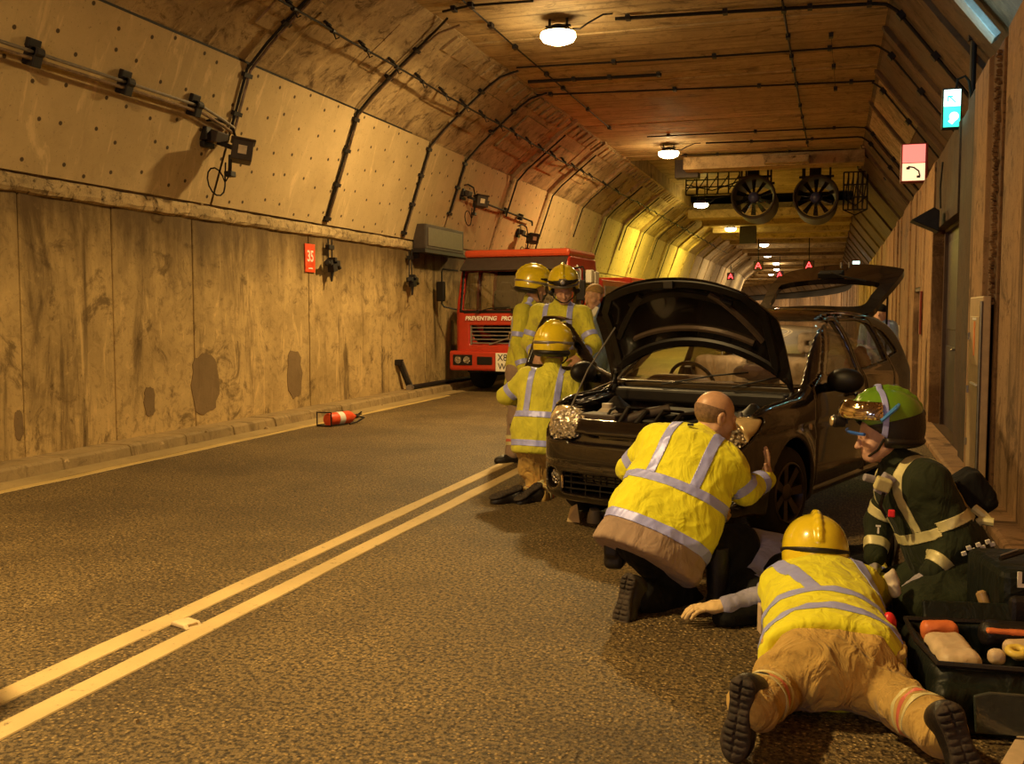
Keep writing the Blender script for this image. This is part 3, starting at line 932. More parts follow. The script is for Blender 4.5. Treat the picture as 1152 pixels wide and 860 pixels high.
# openings -----------------------------------------------------------
wf = [(1.50, 1.01), (1.66, 1.12), (1.92, 1.345), (2.06, 1.385), (2.16, 1.39), (2.20, 1.02)]
wr = [(2.28, 1.02), (2.26, 1.39), (2.70, 1.39), (2.96, 1.35), (3.02, 1.06)]
wq = [(3.08, 1.08), (3.02, 1.34), (3.20, 1.29), (3.38, 1.12)]
side_op = np.minimum(np.minimum(inprism(wf, Y[0], Z[0]), inprism(wr, Y[0], Z[0])), inprism(wq, Y[0], Z[0]))[None]
ws_o = np.maximum(np.maximum(AX - (.70 - .28 * (Z - .95)), 0.95 - Z), np.maximum(Z - 1.385, Y - 2.0)) + 0 * Y
IN = smax(OUT + .05, 1.12 - Y, .03)                           # cabin
IN = np.maximum(IN, .24 - Z)
body = smax(OUT, -IN, .01)
body = np.maximum(body, -np.maximum(side_op, .3 - AX))
body = np.maximum(body, -np.maximum(ws_o, 1.0 * (OUT - .2)))
hatch = np.maximum(np.maximum(AX - (.63 - .12 * np.maximum(Z - .9, 0)), .58 - Z), np.maximum(3.33 - Y + 0 * Z, Z - 1.43 + .22 * (3.33 - Y)))
body = np.maximum(body, -hatch)
bay = np.maximum(np.maximum(AX - (.655 - .25 * np.maximum(.34 - Y, 0)), np.maximum(.155 - Y, Y - 1.03)), .30 - Z)
body = smax(body, -bay, .012)
skin_open = np.maximum(np.maximum(AX - (.70 - .5 * np.maximum(.28 - Y, 0)), np.maximum(.10 - Y, Y - 1.10)), (.78 + .08 * Y) - Z + .0)
body = np.maximum(body, -skin_open)
for yv in (.74, 3.10):
    r = np.sqrt((Y - yv) ** 2 + (Z - .30) ** 2) - .345
    body = smax(body, -np.maximum(r, .56 - AX), .01)
# front: grille slot, lower intake, fog recess, groove of the bumper
fr = Y < .35
def cutbox(x0, x1, z0, z1, dep):
    global body
    q = np.maximum(np.maximum(x0 - X, X - x1), np.maximum(z0 - Z, Z - z1)); q = np.maximum(q + 0 * Y, -(OUT + dep)); q = np.where(Y < .5, q, 1.0)
    body = smax(body, -q.astype(np.float32), .012)
cutbox(-.46, .46, .595, .655, .05); cutbox(-.50, .50, .26, .395, .10); cutbox(-.70, .70, .455, .465, .012)
for s in (-1, 1):
    q = np.sqrt(((X - s * .61) / 1.0) ** 2 + ((Z - .345) / .9) ** 2) - .075; q = np.maximum(q + 0 * Y, -(OUT + .05)); q = np.where(Y < .5, q, 1.0)
    body = smax(body, -q.astype(np.float32), .015)
# headlamp openings on the corners
def hl_poly(s):
    t = (s * X[:, :, 0] + Y[:, :, 0]) / math.sqrt(2)
    poly = [(.335, .66), (.36, .615), (.50, .60), (.62, .625), (.74, .72), (.80, .80), (.68, .815), (.50, .775), (.37, .72)]
    q = polydist(t[:, :, None] + 0 * Z, Z + 0 * X, spline(poly, 3)); return np.where((s * X > .2) & (Y < .8), q, 1.0)
HL = {s: hl_poly(s) for s in (-1, 1)}
for s in (-1, 1): body = np.maximum(body, -np.maximum(HL[s], -(OUT + .045)))
# the opened front door (car's right, image left): cut it out of the body
dpoly = [(1.17, .27), (1.17, .95), (1.42, 1.03), (1.86, 1.385), (2.10, 1.43), (2.24, 1.43), (2.24, .27)]
dreg = polydist(Y[0], Z[0], dpoly)[None] + 0 * X; dreg = np.maximum(dreg, X + .45)
door = np.maximum(body, dreg + .006)
body = np.maximum(body, -dreg)
# door gaps on the other flank
for poly in (dpoly, [(2.27, .27), (2.27, 1.43), (2.98, 1.40), (3.06, 1.0), (2.86, .62), (2.72, .27)]):
    e = np.abs(polydist(Y[0], Z[0], poly))[None] - .006
    body = np.maximum(body, -np.maximum(np.maximum(e + 0 * X, .5 - X), -(OUT + .02)))
G0.D = body.astype(np.float32)
me = G0.mesh('body')
link_mesh('body', me, MAT['paint'], car, world=False)
# glass
def shell(mask, a, b): return np.maximum(np.maximum(OUT + a, -(OUT + b)), mask)
G0.D = np.maximum(shell(side_op - .004, .012, .03), .3 - X).astype(np.float32); gl = G0.mesh('side_window'); link_mesh('side_window', gl, MAT['glass'], car, world=False)
G0.D = np.maximum(np.maximum(shell(side_op - .004, .012, .03), X + .3), 2.23 - Y).astype(np.float32); gl = G0.mesh('side_window'); link_mesh('side_window', gl, MAT['glass'], car, world=False)
G0.D = np.maximum(shell(ws_o - .004, .01, .028), 0.93 - Z).astype(np.float32); link_mesh('windscreen', G0.mesh('windscreen'), MAT['wsglass'], car, world=False)
# headlamps
for s in (-1, 1):
    t = (s * X + Y) / math.sqrt(2)
    hd = shell(HL[s] + .004, .020, .04)
    G0.D = np.where(Y < .9, hd, 1).astype(np.float32)
    o = link_mesh('headlamp', G0.mesh('headlamp'), [MAT['reflector']], car, world=False)
    tag(o, 'clear headlamp with a faceted bright reflector')
    G0.D = np.where(Y < .9, np.maximum(shell(HL[s] + .004, .028, .036) , -1), 1).astype(np.float32)
    am = np.maximum(shell(HL[s] + .004, .012, .034), .655 - t - .35 * (Z - .7)); G0.D = np.where(Y < .9, am, 1).astype(np.float32)
    link_mesh('indicator_lens', G0.mesh('indicator_lens'), MAT['amber'], o, world=False)
# opened door -----------------------------------------------------------
G0.D = door.astype(np.float32); dm = G0.mesh('door')
hp = Vector((-.81, 1.18, 0)); DR = Matrix.Translation(hp) @ Matrix.Rotation(math.radians(78), 4, 'Z') @ Matrix.Translation(-hp)
dm.transform(DR); dr = link_mesh('front_door', dm, MAT['paint'], car, world=False)
G0.D = np.maximum(np.maximum(shell(inprism(wf, Y[0], Z[0])[None] - .004 + 0 * X, .012, .03), X + .3), Y - 2.22).astype(np.float32)
gm = G0.mesh('window_glass'); gm.transform(DR); link_mesh('window_glass', gm, MAT['clear'], dr, world=False)
mb = MB(); mb.T = DR; mb.box((-.79, 1.25, .45), (-.72, 2.15, .93)); mb.cbox((-.71, 1.75, .75), (.06, .45, .05)); mb.build('door_trim', MAT['dash'], dr, world=False, bev=.02)
# mirrors
for s, T in ((1, None), (-1, DR)):
    g = Grid((-.18, -.14, -.12), (.18, .14, .14), .008)
    g.ell((0, 0, 0), (.125, .075, .085), k=.01); g.cap((-.10 * s, .02, -.05), (-.17 * s, .03, -.06), .03, .035, .03)
    mm = g.mesh('mirror'); mm.transform(Matrix.Translation((s * .93, 1.36, .99)))
    if T is not None: mm.transform(T)
    o = link_mesh('door_mirror', mm, MAT['plastic'], car if s == 1 else dr, world=False)
# wheels -----------------------------------------------------------
def wheel(u, v, steer=0):
    R = .295; d = 1 if u > 0 else -1
    M = Matrix.Translation((u, v, R)) @ Matrix.Rotation(steer, 4, 'Z')
    mb = MB(); mb.T = M
    mb.lathe((-d * .19, 0, 0), (d, 0, 0), [(0, .19), (.0, .26), (.02, .285), (.05, .295), (.15, .295), (.175, .28), (.19, .25), (.195, .205), (.185, .195), (.10, .19)], 40)
    t = mb.build('tyre', MAT['rubber'], car, world=False, smooth=True); t.name = 'wheel'
    mb = MB(); mb.T = M
    mb.lathe((-d * .12, 0, 0), (d, 0, 0), [(0, .05), (.0, .192), (.125, .200), (.13, .188), (.12, .180), (.02, .175), (.015, .04)], 40)
    for i in range(7):
        a = 2 * PI * i / 7; c, s_ = math.cos(a), math.sin(a); c2, s2 = math.cos(a + PI / 2), math.sin(a + PI / 2)
        p = []
        for (r, w) in ((.03, .022), (.185, .030)):
            for sg in (-1, 1): p.append((c * r + c2 * w * sg, s_ * r + s2 * w * sg))
        q = [(d * -.02, *p[0]), (d * -.02, *p[1]), (d * 0, *p[3]), (d * 0, *p[2])]; q2 = [(x - d * .035, y, z) for x, y, z in q]
        mb.add(q + q2, [(0, 1, 2, 3), (7, 6, 5, 4), (0, 4, 5, 1), (1, 5, 6, 2), (2, 6, 7, 3), (3, 7, 4, 0)])
    mb.lathe((-d * .05, 0, 0), (d, 0, 0), [(0, .06), (.03, .06), (.045, .045), (.05, .01)], 20)
    mb.build('rim', MAT['alloy'], t, world=False, smooth=True)
for u, v, st in ((.79, .74, -.10), (-.79, .74, -.10), (.79, 3.10, 0), (-.79, 3.10, 0)): wheel(u, v, st)
# bonnet -----------------------------------------------------------
ang = math.radians(54); hv, hz = 1.07, .94; LB = .90
def bon(u, s, off=0.0):
    """u across -1..1, s along 0 (hinge) .. 1 (nose)"""
    ue = u; w = .70 - .02 * s - (.16 * max(0, s - .72) / .28) ** 1.0 * .9
    re = .34 * max(0, 1 - u * u) ** .8; fe = 1.0 - .14 * abs(u) ** 2.5
    ss = re + (fe - re) * s
    x = u * w
    bulge = .075 * (1 - u * u) * (.5 + .5 * s) + .10 * math.sin(PI * min(ss, 1) * .62) - .10 * ss ** 3
    d = Vector((0, -math.cos(ang), math.sin(ang))); n = Vector((0, math.sin(ang), math.cos(ang)))
    return Vector((x, hv, hz)) + d * (ss * LB) + n * (bulge - .04 + off)
nu, ns = 28, 22
mb = MB(); vs = []
for off in (0.0, -.012):
    for j in range(ns + 1):
        for i in range(nu + 1): vs.append(bon(-1 + 2 * i / nu, j / ns, off))
m = (nu + 1) * (ns + 1); fs = []
for k in (0, 1):
    for j in range(ns):
        for i in range(nu):
            q = [k * m + j * (nu + 1) + i, k * m + j * (nu + 1) + i + 1, k * m + (j + 1) * (nu + 1) + i + 1, k * m + (j + 1) * (nu + 1) + i]
            fs.append(tuple(q if k else q[::-1]))
edge = [i for i in range(nu + 1)] + [j * (nu + 1) + nu for j in range(1, ns + 1)] + [ns * (nu + 1) + i for i in range(nu - 1, -1, -1)] + [j * (nu + 1) for j in range(ns - 1, 0, -1)]
for a, b in zip(edge, edge[1:] + edge[:1]): fs.append((a, b, b + m, a + m))
mb.add(vs, fs); bonnet = mb.build('bonnet', MAT['paint'], car, world=False, smooth=True)
# underside frame: raised ring and ribs following the panel
def rib(pts, w, h, name='bonnet_frame', mat='paintin'):
    mb = MB(); n = len(pts); vs = []
    for i, (u, s) in enumerate(pts):
        a = bon(*pts[max(i - 1, 0)]); b = bon(*pts[min(i + 1, n - 1)]); d = (b - a).normalized()
        up = Vector((0, -math.sin(ang), -math.cos(ang))); sd = d.cross(up).normalized(); c = bon(u, s, -.012)
        for (x, y) in ((-w, 0), (-w * .7, h), (w * .7, h), (w, 0)): vs.append(c + sd * x + up * y)
    fs = [(i * 4 + j, i * 4 + j + 1, i * 4 + j + 5, i * 4 + j + 4) for i in range(n - 1) for j in range(3)] + [(0, 1, 2, 3), (4 * n - 1, 4 * n - 2, 4 * n - 3, 4 * n - 4)]
    mb.add(vs, fs); return mb.build(name, MAT[mat], bonnet, world=False, smooth=True)
ring = [(-.86 + 1.72 * i / 20, .07) for i in range(21)] + [(.86, .07 + .83 * i / 14) for i in range(1, 14)] + [(.86 - 1.72 * i / 20, .92) for i in range(21)] + [(-.86, .9 - .83 * i / 14) for i in range(1, 15)]
rib(ring, .034, .018)
MAT['paintlite'] = simple('pale_inner_edge', (.10, .07, .05), .35, .3)  # paler tone for two of the bonnet ribs
rib([(-.62 + 1.3 * i / 16, .26) for i in range(17)], .014, .030, mat='paintlite')
rib([(-.80 + .05 * i, .36 + .05 * i) for i in range(9)], .025, .022); rib([(.78 - .05 * i, .34 + .055 * i) for i in range(9)], .016, .026, mat='paintlite')
rib([(-.55 + 1.1 * i / 12, .66 + .1 * math.sin(PI * i / 12)) for i in range(13)], .03, .02)
mb = MB(); mb.cbox(bon(0, .93, -.04), (.07, .03, .05)); mb.build('latch', MAT['paintin'], bonnet, world=False, bev=.004)
for s in (-1, 1):
    mb = MB(); mb.tube([(s * .68, .99, .87), (s * .685, 1.04, .92), bon(s * .93, .06, -.02)], .012, 6); mb.build('hinge', MAT['paintin'], bonnet, world=False)
# bonnet stay on the image-left side
mb = MB(); mb.tube([(-.60, .30, .80), (-.62, .55, 1.05), bon(-.80, .50, -.03)], .006, 6); mb.build('bonnet_stay', MAT['steel'], car, world=False, smooth=True)
# engine bay -----------------------------------------------------------
mb = MB(); mb.box((-.30, .45, .35), (.22, .92, .74)); mb.box((-.24, .50, .74), (.16, .88, .79)); e = mb.build('engine_cover', MAT['plastic'], car, world=False, bev=.02)
mb = MB(); mb.box((.32, .55, .4), (.56, .80, .76)); mb.box((.34, .57, .76), (.54, .78, .785)); b = mb.build('battery', MAT['plastic'], car, world=False, bev=.008)
for x in (.37, .51): mb = MB(); mb.cyl((x, .6, .78), (x, .6, .81), .014); mb.build('terminal', MAT['steel'], b, world=False)
mb = MB(); mb.box((-.60, .14, .62), (.60, .19, .72)); mb.box((-.52, .16, .30), (.52, .18, .62)); mb.build('radiator', MAT['paintin'], car, world=False, bev=.01)
mb = MB(); mb.box((-.48, .22, .69), (-.20, .40, .775)); mb.tube([(-.2, .3, .73), (-.05, .34, .78), (.1, .42, .82)], .035, 10); mb.build('air_box', MAT['greybox'], car, world=False, bev=.015)
mb = MB(); mb.lathe((-.50, .62, .45), (0, 0, 1), [(0, .07), (.3, .075), (.33, .04), (.36, .04)], 16); mb.build('coolant_tank', simple('milky_tank', (.45, .38, .28), .4), car, world=False, smooth=True)
for s in (-1, 1):
    mb = MB(); mb.lathe((s * .52, .78, .62), (0, 0, 1), [(0, .10), (.16, .10), (.2, .05), (.23, .02)], 20); mb.build('strut_tower', MAT['paintin'], car, world=False, smooth=True)
mb = MB()
for i in range(5): mb.tube([(-.3 + .12 * i, .2, .70), (-.28 + .13 * i, .30, .80 + .02 * (i % 2)), (-.35 + .17 * i, .48, .80), (-.2 + .1 * i, .6, .78)], .010 + .004 * (i % 3), 8)
mb.build('hoses', MAT['cable'], car, world=False, smooth=True)
mb = MB(); mb.box((-.66, .98, .80), (.66, 1.10, .90)); c = mb.build('scuttle_panel', MAT['plastic'], car, world=False, bev=.02)
mb = MB(); mb.tube([(-.30, 1.04, .93), (.05, 1.16, 1.00), (.30, 1.20, 1.03)], .007, 6); mb.tube([(.25, 1.04, .93), (.5, 1.15, 1.00), (.60, 1.18, 1.02)], .007, 6); mb.build('wiper', MAT['plastic'], car, world=False)
for s in (-1, 1):
    mb = MB(); mb.tube([(s * .69, .26, .76), (s * .715, .5, .83), (s * .73, .8, .885), (s * .735, 1.08, .93)], .007, 6); mb.build('wing_edge', MAT['chrome'] if s < 0 else MAT['paintin'], car, world=False, smooth=True)  # chrome on the image-left edge stands in for its highlight
# crash-exposed grille bars, fog lamps, lower lip
mb = MB()
for z in (.29, .33, .37): mb.box((-.5, .07, z - .004), (.5, .085, z + .004))
for i in range(9): x = -.45 + .1125 * i; mb.box((x - .004, .08, .26), (x + .004, .09, .395))
mb.build('lower_grille', MAT['plastic'], car, world=False)
for s in (-1, 1):
    mb = MB(); mb.lathe((s * .60, .16, .345), (s * .35, -1, 0), [(0, .05), (.02, .055), (.03, .045), (.035, .01)], 20); mb.build('fog_lamp', MAT['reflector'], car, world=False, smooth=True)
    mb = MB(); mb.tube([(s * .53, .075, .42), (s * .505, .055, .36), (s * .50, .055, .29)], .008, 6); mb.build('fog_trim', MAT['chrome'], car, world=False, smooth=True)
# tailgate -----------------------------------------------------------
ta = math.radians(21); tv, tz = 3.36, 1.455
d = Vector((0, math.cos(ta), math.sin(ta))); n = Vector((0, -math.sin(ta), math.cos(ta)))
def tp(u, s, off=0): return Vector((u * .86 - .05, tv, tz)) + d * s + n * (off + .05 * (1 - (u / .66) ** 2) - .03 + .10 * math.sin(PI * min(1, s / 1.0) * .7))
outer = spline([(-.56, 0), (0, -.03), (.56, 0), (.64, .30), (.68, .60), (.66, .92), (.55, 1.0), (0, 1.03), (-.55, 1.0), (-.66, .92), (-.68, .60), (-.64, .30)], 5)
inner = spline([(-.46, .10), (0, .07), (.46, .10), (.52, .30), (.54, .50), (.46, .545), (0, .56), (-.46, .545), (-.54, .50), (-.52, .30)], 6)
outer = [outer[int(i * len(outer) / 60)] for i in range(60)]; inner = [inner[int(i * len(inner) / 60)] for i in range(60)]
def resamp(poly, c):
    out = []
    for i in range(72):
        a = -PI * .5 + 2 * PI * i / 72; best = None
        dx, dy = math.cos(a), math.sin(a)
        for (x0, y0), (x1, y1) in zip(poly, poly[1:] + poly[:1]):
            ex, ey = x1 - x0, y1 - y0; den = dx * ey - dy * ex
            if abs(den) < 1e-9: continue
            t = ((x0 - c[0]) * ey - (y0 - c[1]) * ex) / den; q = ((x0 - c[0]) * dy - (y0 - c[1]) * dx) / den
            if t > 0 and -1e-6 <= q <= 1 + 1e-6 and (best is None or t > best): best = t
        out.append((c[0] + dx * best, c[1] + dy * best))
    return out
cc = (0, .33); oo = resamp(outer, cc); ii = resamp(inner, cc)
mb = MB(); vs = []
for off in (0, -.05):
    for ring_, k in ((oo, 0), (ii, 1)):
        for (a, b) in ring_: vs.append(tp(a, b, off))
fs = []
for i in range(72):
    j = (i + 1) % 72
    fs += [(i, j, 72 + j, 72 + i), (144 + i, 216 + i, 216 + j, 144 + j), (i, 144 + i, 144 + j, j), (72 + i, 72 + j, 216 + j, 216 + i)]
mb.add(vs, fs); tg = mb.build('tailgate', MAT['paint'], car, world=False, smooth=True)
mb = MB(); mb.add([tp(a, b, -.01) for a, b in ii] + [tp(0, .33, -.01)], [(i, (i + 1) % 72, 72) for i in range(72)]); mb.build('rear_window', MAT['rearglass'], tg, world=False, smooth=True)
mb = MB(); mb.cbox(tp(0, .60, .03), (.22, .09, .05), (ta, 0, 0)); mb.tube([tp(0, .58, .06), tp(.18, .50, .05), tp(.42, .46, .04)], .008, 6); mb.build('rear_wiper', MAT['plastic'], tg, world=False, bev=.01)
mb = MB(); mb.cbox(tp(0, .98, -.09), (.30, .06, .05), (ta, 0, 0)); mb.cyl(tp(-.04, .98, -.06), tp(-.04, 1.0, .03), .012); mb.cyl(tp(.05, .98, -.06), tp(.05, 1.0, .03), .012); mb.build('lock_catch', MAT['steel'], tg, world=False, bev=.01)
for s in (-1, 1):
    mb = MB(); mb.tube([(s * .57, 3.50, 1.06), tp(s * .62, .50, -.05)], .009, 8); mb.build('gas_strut', MAT['plastic'], tg, world=False, smooth=True)
# interior -----------------------------------------------------------
def seat(u, v, back=1.0, w=.24):
    g = Grid((u - .35, v - .45, .25), (u + .35, v + .5, 1.5), .015)
    g.bx((u, v, .50), (w, .25, .08), rad=.06, k=.02)
    g.bx((u, v + .27, .80), (w - .02, .06, .31), M=[(1, 0, 0), (0, .97, .24), (0, -.24, .97)], rad=.05, k=.05)
    g.folds(.003, 20, 3)
    o = link_mesh('seat', g.mesh('seat'), MAT['seat'], car, world=False)
    for s in (-1, 1): mb = MB(); mb.cyl((u + s * .05, v + .345, 1.06), (u + s * .05, v + .36, 1.20), .007); mb.build('headrest_post', MAT['steel'], o, world=False)
    g = Grid((u - .2, v + .2, 1.1), (u + .2, v + .55, 1.45), .012); g.bx((u, v + .365, 1.21), (.125, .045, .085), rad=.04); g.bx((u, v + .365, 1.21), (.05, .1, .02), rad=.01, cut=True, k=.005)
    link_mesh('headrest', g.mesh('headrest'), MAT['seat'], o, world=False)
seat(-.36, 1.95); seat(.36, 1.95)
g = Grid((-.7, 2.6, .3), (.7, 3.3, 1.4), .02); g.bx((0, 2.82, .5), (.58, .22, .09), rad=.06); g.bx((0, 3.08, .80), (.58, .06, .30), M=[(1, 0, 0), (0, .97, .24), (0, -.24, .97)], rad=.05); link_mesh('rear_bench', g.mesh('rear_bench'), MAT['seat'], car, world=False)
g = Grid((-.75, 1.1, .4), (.75, 1.75, 1.15), .02); g.bx((0, 1.36, .80), (.66, .20, .14), rad=.08); g.bx((-.36, 1.42, .93), (.2, .10, .05), rad=.04, k=.05); link_mesh('dashboard', g.mesh('dashboard'), MAT['dash'], car, world=False)
mb = MB(); M = Matrix.Translation((-.36, 1.66, .90)) @ Matrix.Rotation(math.radians(-62), 4, 'X'); mb.T = M
mb.tube([(math.cos(t) * .185, math.sin(t) * .185, 0) for t in [2 * PI * i / 32 for i in range(32)]], .015, 8, closed=True); mb.cbox((0, 0, -.01), (.32, .05, .02)); mb.cbox((0, -.08, -.01), (.05, .16, .02)); mb.lathe((0, 0, -.05), (0, 0, 1), [(0, .05), (.05, .07), (.07, .05)], 16)
mb.build('steering_wheel', MAT['plastic'], car, world=False, smooth=True)
g = Grid((-.1, 1.2, .85), (.65, 1.75, 1.3), .012); g.ell((.30, 1.42, 1.02), (.17, .12, .07), k=.02); g.ell((.40, 1.48, 1.05), (.08, .09, .06), k=.04); g.ell((.14, 1.46, 1.02), (.07, .08, .05), k=.03); g.folds(.010, 22, 5)
o = link_mesh('airbag', g.mesh('airbag'), MAT['bag'], car, world=False)
mb = MB(); mb.cyl((.1, 1.9, 1.40), (.1, 1.78, 1.33), .01); mb.cbox((.1, 1.77, 1.32), (.22, .03, .07)); mb.build('interior_mirror', MAT['plastic'], car, world=False, bev=.01)
g = Grid((.35, 2.6, .9), (.72, 3.1, 1.3), .012); g.ell((.54, 2.84, 1.02), (.10, .14, .11), k=.02); g.ell((.54, 2.90, 1.14), (.05, .06, .05), k=.05); g.folds(.012, 25, 8); mm = g.mesh('bundle')
mm.transform(CM); t = link_mesh('cloth_bundle', mm, MAT['redcloth'], None); tag(t, 'red cloth bundle on the rear seat behind the side window of the black car', 'bag'); own_origin(t)
mb = MB(); mb.box((-.60, 1.0, .20), (.60, 3.6, .26)); mb.build('floor_pan', MAT['plastic'], car, world=False)
mb = MB(); mb.box((.70, 1.25, .32), (.76, 2.2, .95)); mb.box((.70, 2.3, .32), (.76, 2.9, .95)); mb.build('door_card', MAT['dash'], car, world=False, bev=.02)
for v in (1.95, 2.80): mb = MB(); mb.cbox((.842, v, .86), (.03, .18, .032)); mb.build('door_handle', MAT['paint'], car, world=False, bev=.01)
mb = MB(); mb.lathe((.822, 1.0, .70), (1, 0, .1), [(0, .022), (.01, .022), (.014, .01)], 14); mb.build('side_repeater', MAT['amber'], car, world=False, smooth=True)

# fill lamp added under the roof to brighten the cabin
mb = MB(); mb.box((-.07, 2.0, 1.425), (.07, 2.12, 1.445)); cl = mb.build('cabin_fill_lamp', emit('cabin_fill_glow', (1.0, .75, .42), 3), car, world=False)
ld = bpy.data.lights.new('cabin_fill_light', 'POINT'); ld.color = (1.0, .72, .38); ld.energy = 12; ld.shadow_soft_size = .05
lo = bpy.data.objects.new('cabin_fill_light', ld); COL.objects.link(lo); lo.location = CM @ Vector((0, 1.86, 1.36))
# ================================================================ fire engine
MAT['red'] = simple('fire_engine_red', (.44, .030, .013), .32, var=.06, coat=.6)
MAT['redroof'] = simple('orange_red_roof', (.60, .075, .022), .35, var=.05, coat=.5)
MAT['white'] = simple('white_letters', (.85, .82, .75), .5, var=.03)
MAT['plate'] = simple('number_plate_white', (.82, .78, .66), .5, var=.03)
MAT['black'] = simple('black_letters', (.015, .014, .014), .5)
TA = math.radians(-3)
eng = thing('fire_engine', 'red fire engine with a black visor facing the camera by the left wall', 'fire engine', (-5.48, 17.05, 0), TA)
g = Grid((-1.25, -.15, .25), (1.25, 2.25, 2.75), .02); X, Y, Z = g.full()
side = spline([(.02, .45), (0, .9), (.0, 1.45), (.05, 1.60), (.20, 2.30), (.30, 2.44), (.55, 2.52), (1.95, 2.52), (2.0, 2.4), (2.0, .5), (1.6, .40), (.3, .40)], 4)
a = polydist(Y[0], Z[0], side)[None]
pl = spline([(0, -.02), (.9, .0), (1.06, .06), (1.10, .20), (1.10, 1.9), (1.06, 2.0), (0, 2.02), (-1.06, 2.0), (-1.10, 1.9), (-1.10, .20), (-1.06, .06), (-.9, .0)], 4)
b = polydist(X[:, :, 0], Y[:, :, 0], pl)[:, :, None]
c = polydist(X[:, 0], Z[:, 0], [(-1.10, .3), (1.10, .3), (1.10, 1.5), (1.02, 2.45), (.92, 2.55), (-.92, 2.55), (-1.02, 2.45), (-1.10, 1.5)])[:, None, :]
OUT2 = smax(smax(a + 0 * X, b, .06), c, .05)
body = smax(OUT2, -np.maximum(OUT2 + .06, .9 - Z), .01)
ws = np.maximum(np.maximum(np.abs(X) - .95, 1.50 - Z), np.maximum(Z - 2.20, Y - .6)) + 0 * Y
body = np.maximum(body, -ws)
sw = polydist(Y[0], Z[0], [(.28, 1.46), (.40, 2.18), (.98, 2.22), (.98, 1.46)])[None]; sw2 = polydist(Y[0], Z[0], [(1.10, 1.50), (1.10, 2.22), (1.80, 2.22), (1.80, 1.50)])[None]
swm = np.minimum(sw, sw2) + 0 * X; body = np.maximum(body, -np.maximum(swm, .8 - np.abs(X)))
rw = np.maximum(np.maximum(np.abs(np.abs(X) - .5) - .33, 1.55 - Z), np.maximum(Z - 2.12, 1.7 - Y)); body = np.maximum(body, -rw)
r = np.sqrt((Y - 1.05) ** 2 + (Z - .42) ** 2) - .52; body = smax(body, -np.maximum(r, .6 - np.abs(X)), .01)
gr = np.maximum(np.maximum(np.abs(X) - .80, .86 - Z), np.maximum(Z - 1.22, Y - .3)); body = smax(body, -np.maximum(gr, -(OUT2 + .05)), .012)
for poly in ([(.24, .6), (.24, 1.45), (.38, 2.26), (1.03, 2.28), (1.03, .6)],):
    e = np.abs(polydist(Y[0], Z[0], poly))[None] - .008; body = np.maximum(body, -np.maximum(e + 0 * X, np.maximum(.9 - np.abs(X), -(OUT2 + .02))))
g.D = body.astype(np.float32); cab = link_mesh('cab', g.mesh('cab'), MAT['red'], eng, world=False)
mb = MB(); mb.add([(-.97, .075, 1.48), (.97, .075, 1.48), (.93, .215, 2.22), (-.93, .215, 2.22), (-.97, .085, 1.48), (.97, .085, 1.48), (.93, .225, 2.22), (-.93, .225, 2.22)], [(0, 1, 2, 3), (7, 6, 5, 4), (0, 4, 5, 1), (1, 5, 6, 2), (2, 6, 7, 3), (3, 7, 4, 0)]); mb.build('windscreen', MAT['wsglass'], eng, world=False)
for s_ in (-1, 1):
    mb = MB(); mb.prism([(.26, 1.44), (.40, 2.2), (1.82, 2.24), (1.82, 1.44)], (s_ * 1.045, 0, 0), (0, 1, 0), (0, 0, 1), (s_, 0, 0), .006); mb.build('side_window', MAT['clear'], eng, world=False)
# black surround of the windscreen and the visor above it
g.D = np.maximum(np.maximum(OUT2 - .006, -(OUT2 + .02)), np.maximum(np.maximum(np.maximum(np.abs(X) - 1.015, 1.43 - Z), np.maximum(Z - 2.27, Y - .36)), -ws + 0.0)).astype(np.float32); link_mesh('windscreen_surround', g.mesh('windscreen_surround'), MAT['plastic'], eng, world=False)
mb = MB(); mb.prism([(-.03, 2.22), (.02, 2.20), (.32, 2.42), (.30, 2.46)], (-.99, .0, 0), (0, 1, 0), (0, 0, 1), (1, 0, 0), 1.98); mb.build('sun_visor', MAT['greybox'], eng, world=False, bev=.01)
mb = MB(); mb.box((-1.02, .26, 2.46), (1.02, 1.95, 2.60)); mb.build('roof_cap', MAT['redroof'], eng, world=False, bev=.05)
# grille bars and emblem bar
mb = MB()
for i in range(5): z = .895 + i * .07; mb.box((-.79, .045, z - .008), (.79, .075, z + .012))
mb.box((-.81, .035, .84), (-.77, .07, 1.24)); mb.box((-.81, .03, .835), (.81, .06, .86)); mb.box((-.81, .03, 1.22), (.81, .06, 1.245)); mb.build('grille', MAT['steel'], eng, world=False)
mb = MB(); mb.beam((-.42, .02, .87), (.05, .02, 1.03), .02, .035, (0, 1, 0)); mb.beam((.05, .02, 1.03), (.45, .02, 1.2), .02, .035, (0, 1, 0)); mb.build('grille_bar', MAT['steel'], eng, world=False)
mb = MB(); mb.box((-.035, -.01, .965), (.085, .03, 1.095)); em = mb.build('emblem', MAT['chrome'], eng, world=False, bev=.01)
mb = MB(); mb.box((-.02, -.016, .98), (.07, -.008, 1.08)); mb.build('emblem_face', MAT['black'], em, world=False)
mb = MB(); mb.box((-1.14, -.16, .40), (1.14, .12, .76)); bp = mb.build('bumper', MAT['red'], eng, world=False, bev=.04)
for s in (-1, 1):
    mb = MB(); mb.box((s * .87 - .19, -.175, .50), (s * .87 + .19, -.14, .69)); l = mb.build('headlamp', MAT['plastic'], bp, world=False, bev=.01)
    mb = MB(); [mb.lathe((s * .87 + q, -.17, .595), (0, -1, 0), [(0, .07), (.012, .065), (.02, .03)], 18) for q in (-.085, .085)]; mb.build('headlamp_lens', MAT['reflector'], bp, world=False, smooth=True)
    mb = MB(); mb.box((s * .43 - .16, -.175, .51), (s * .43 + .14, -.14, .66)); mb.build('fog_lamp', MAT['plastic'], bp, world=False, bev=.02)
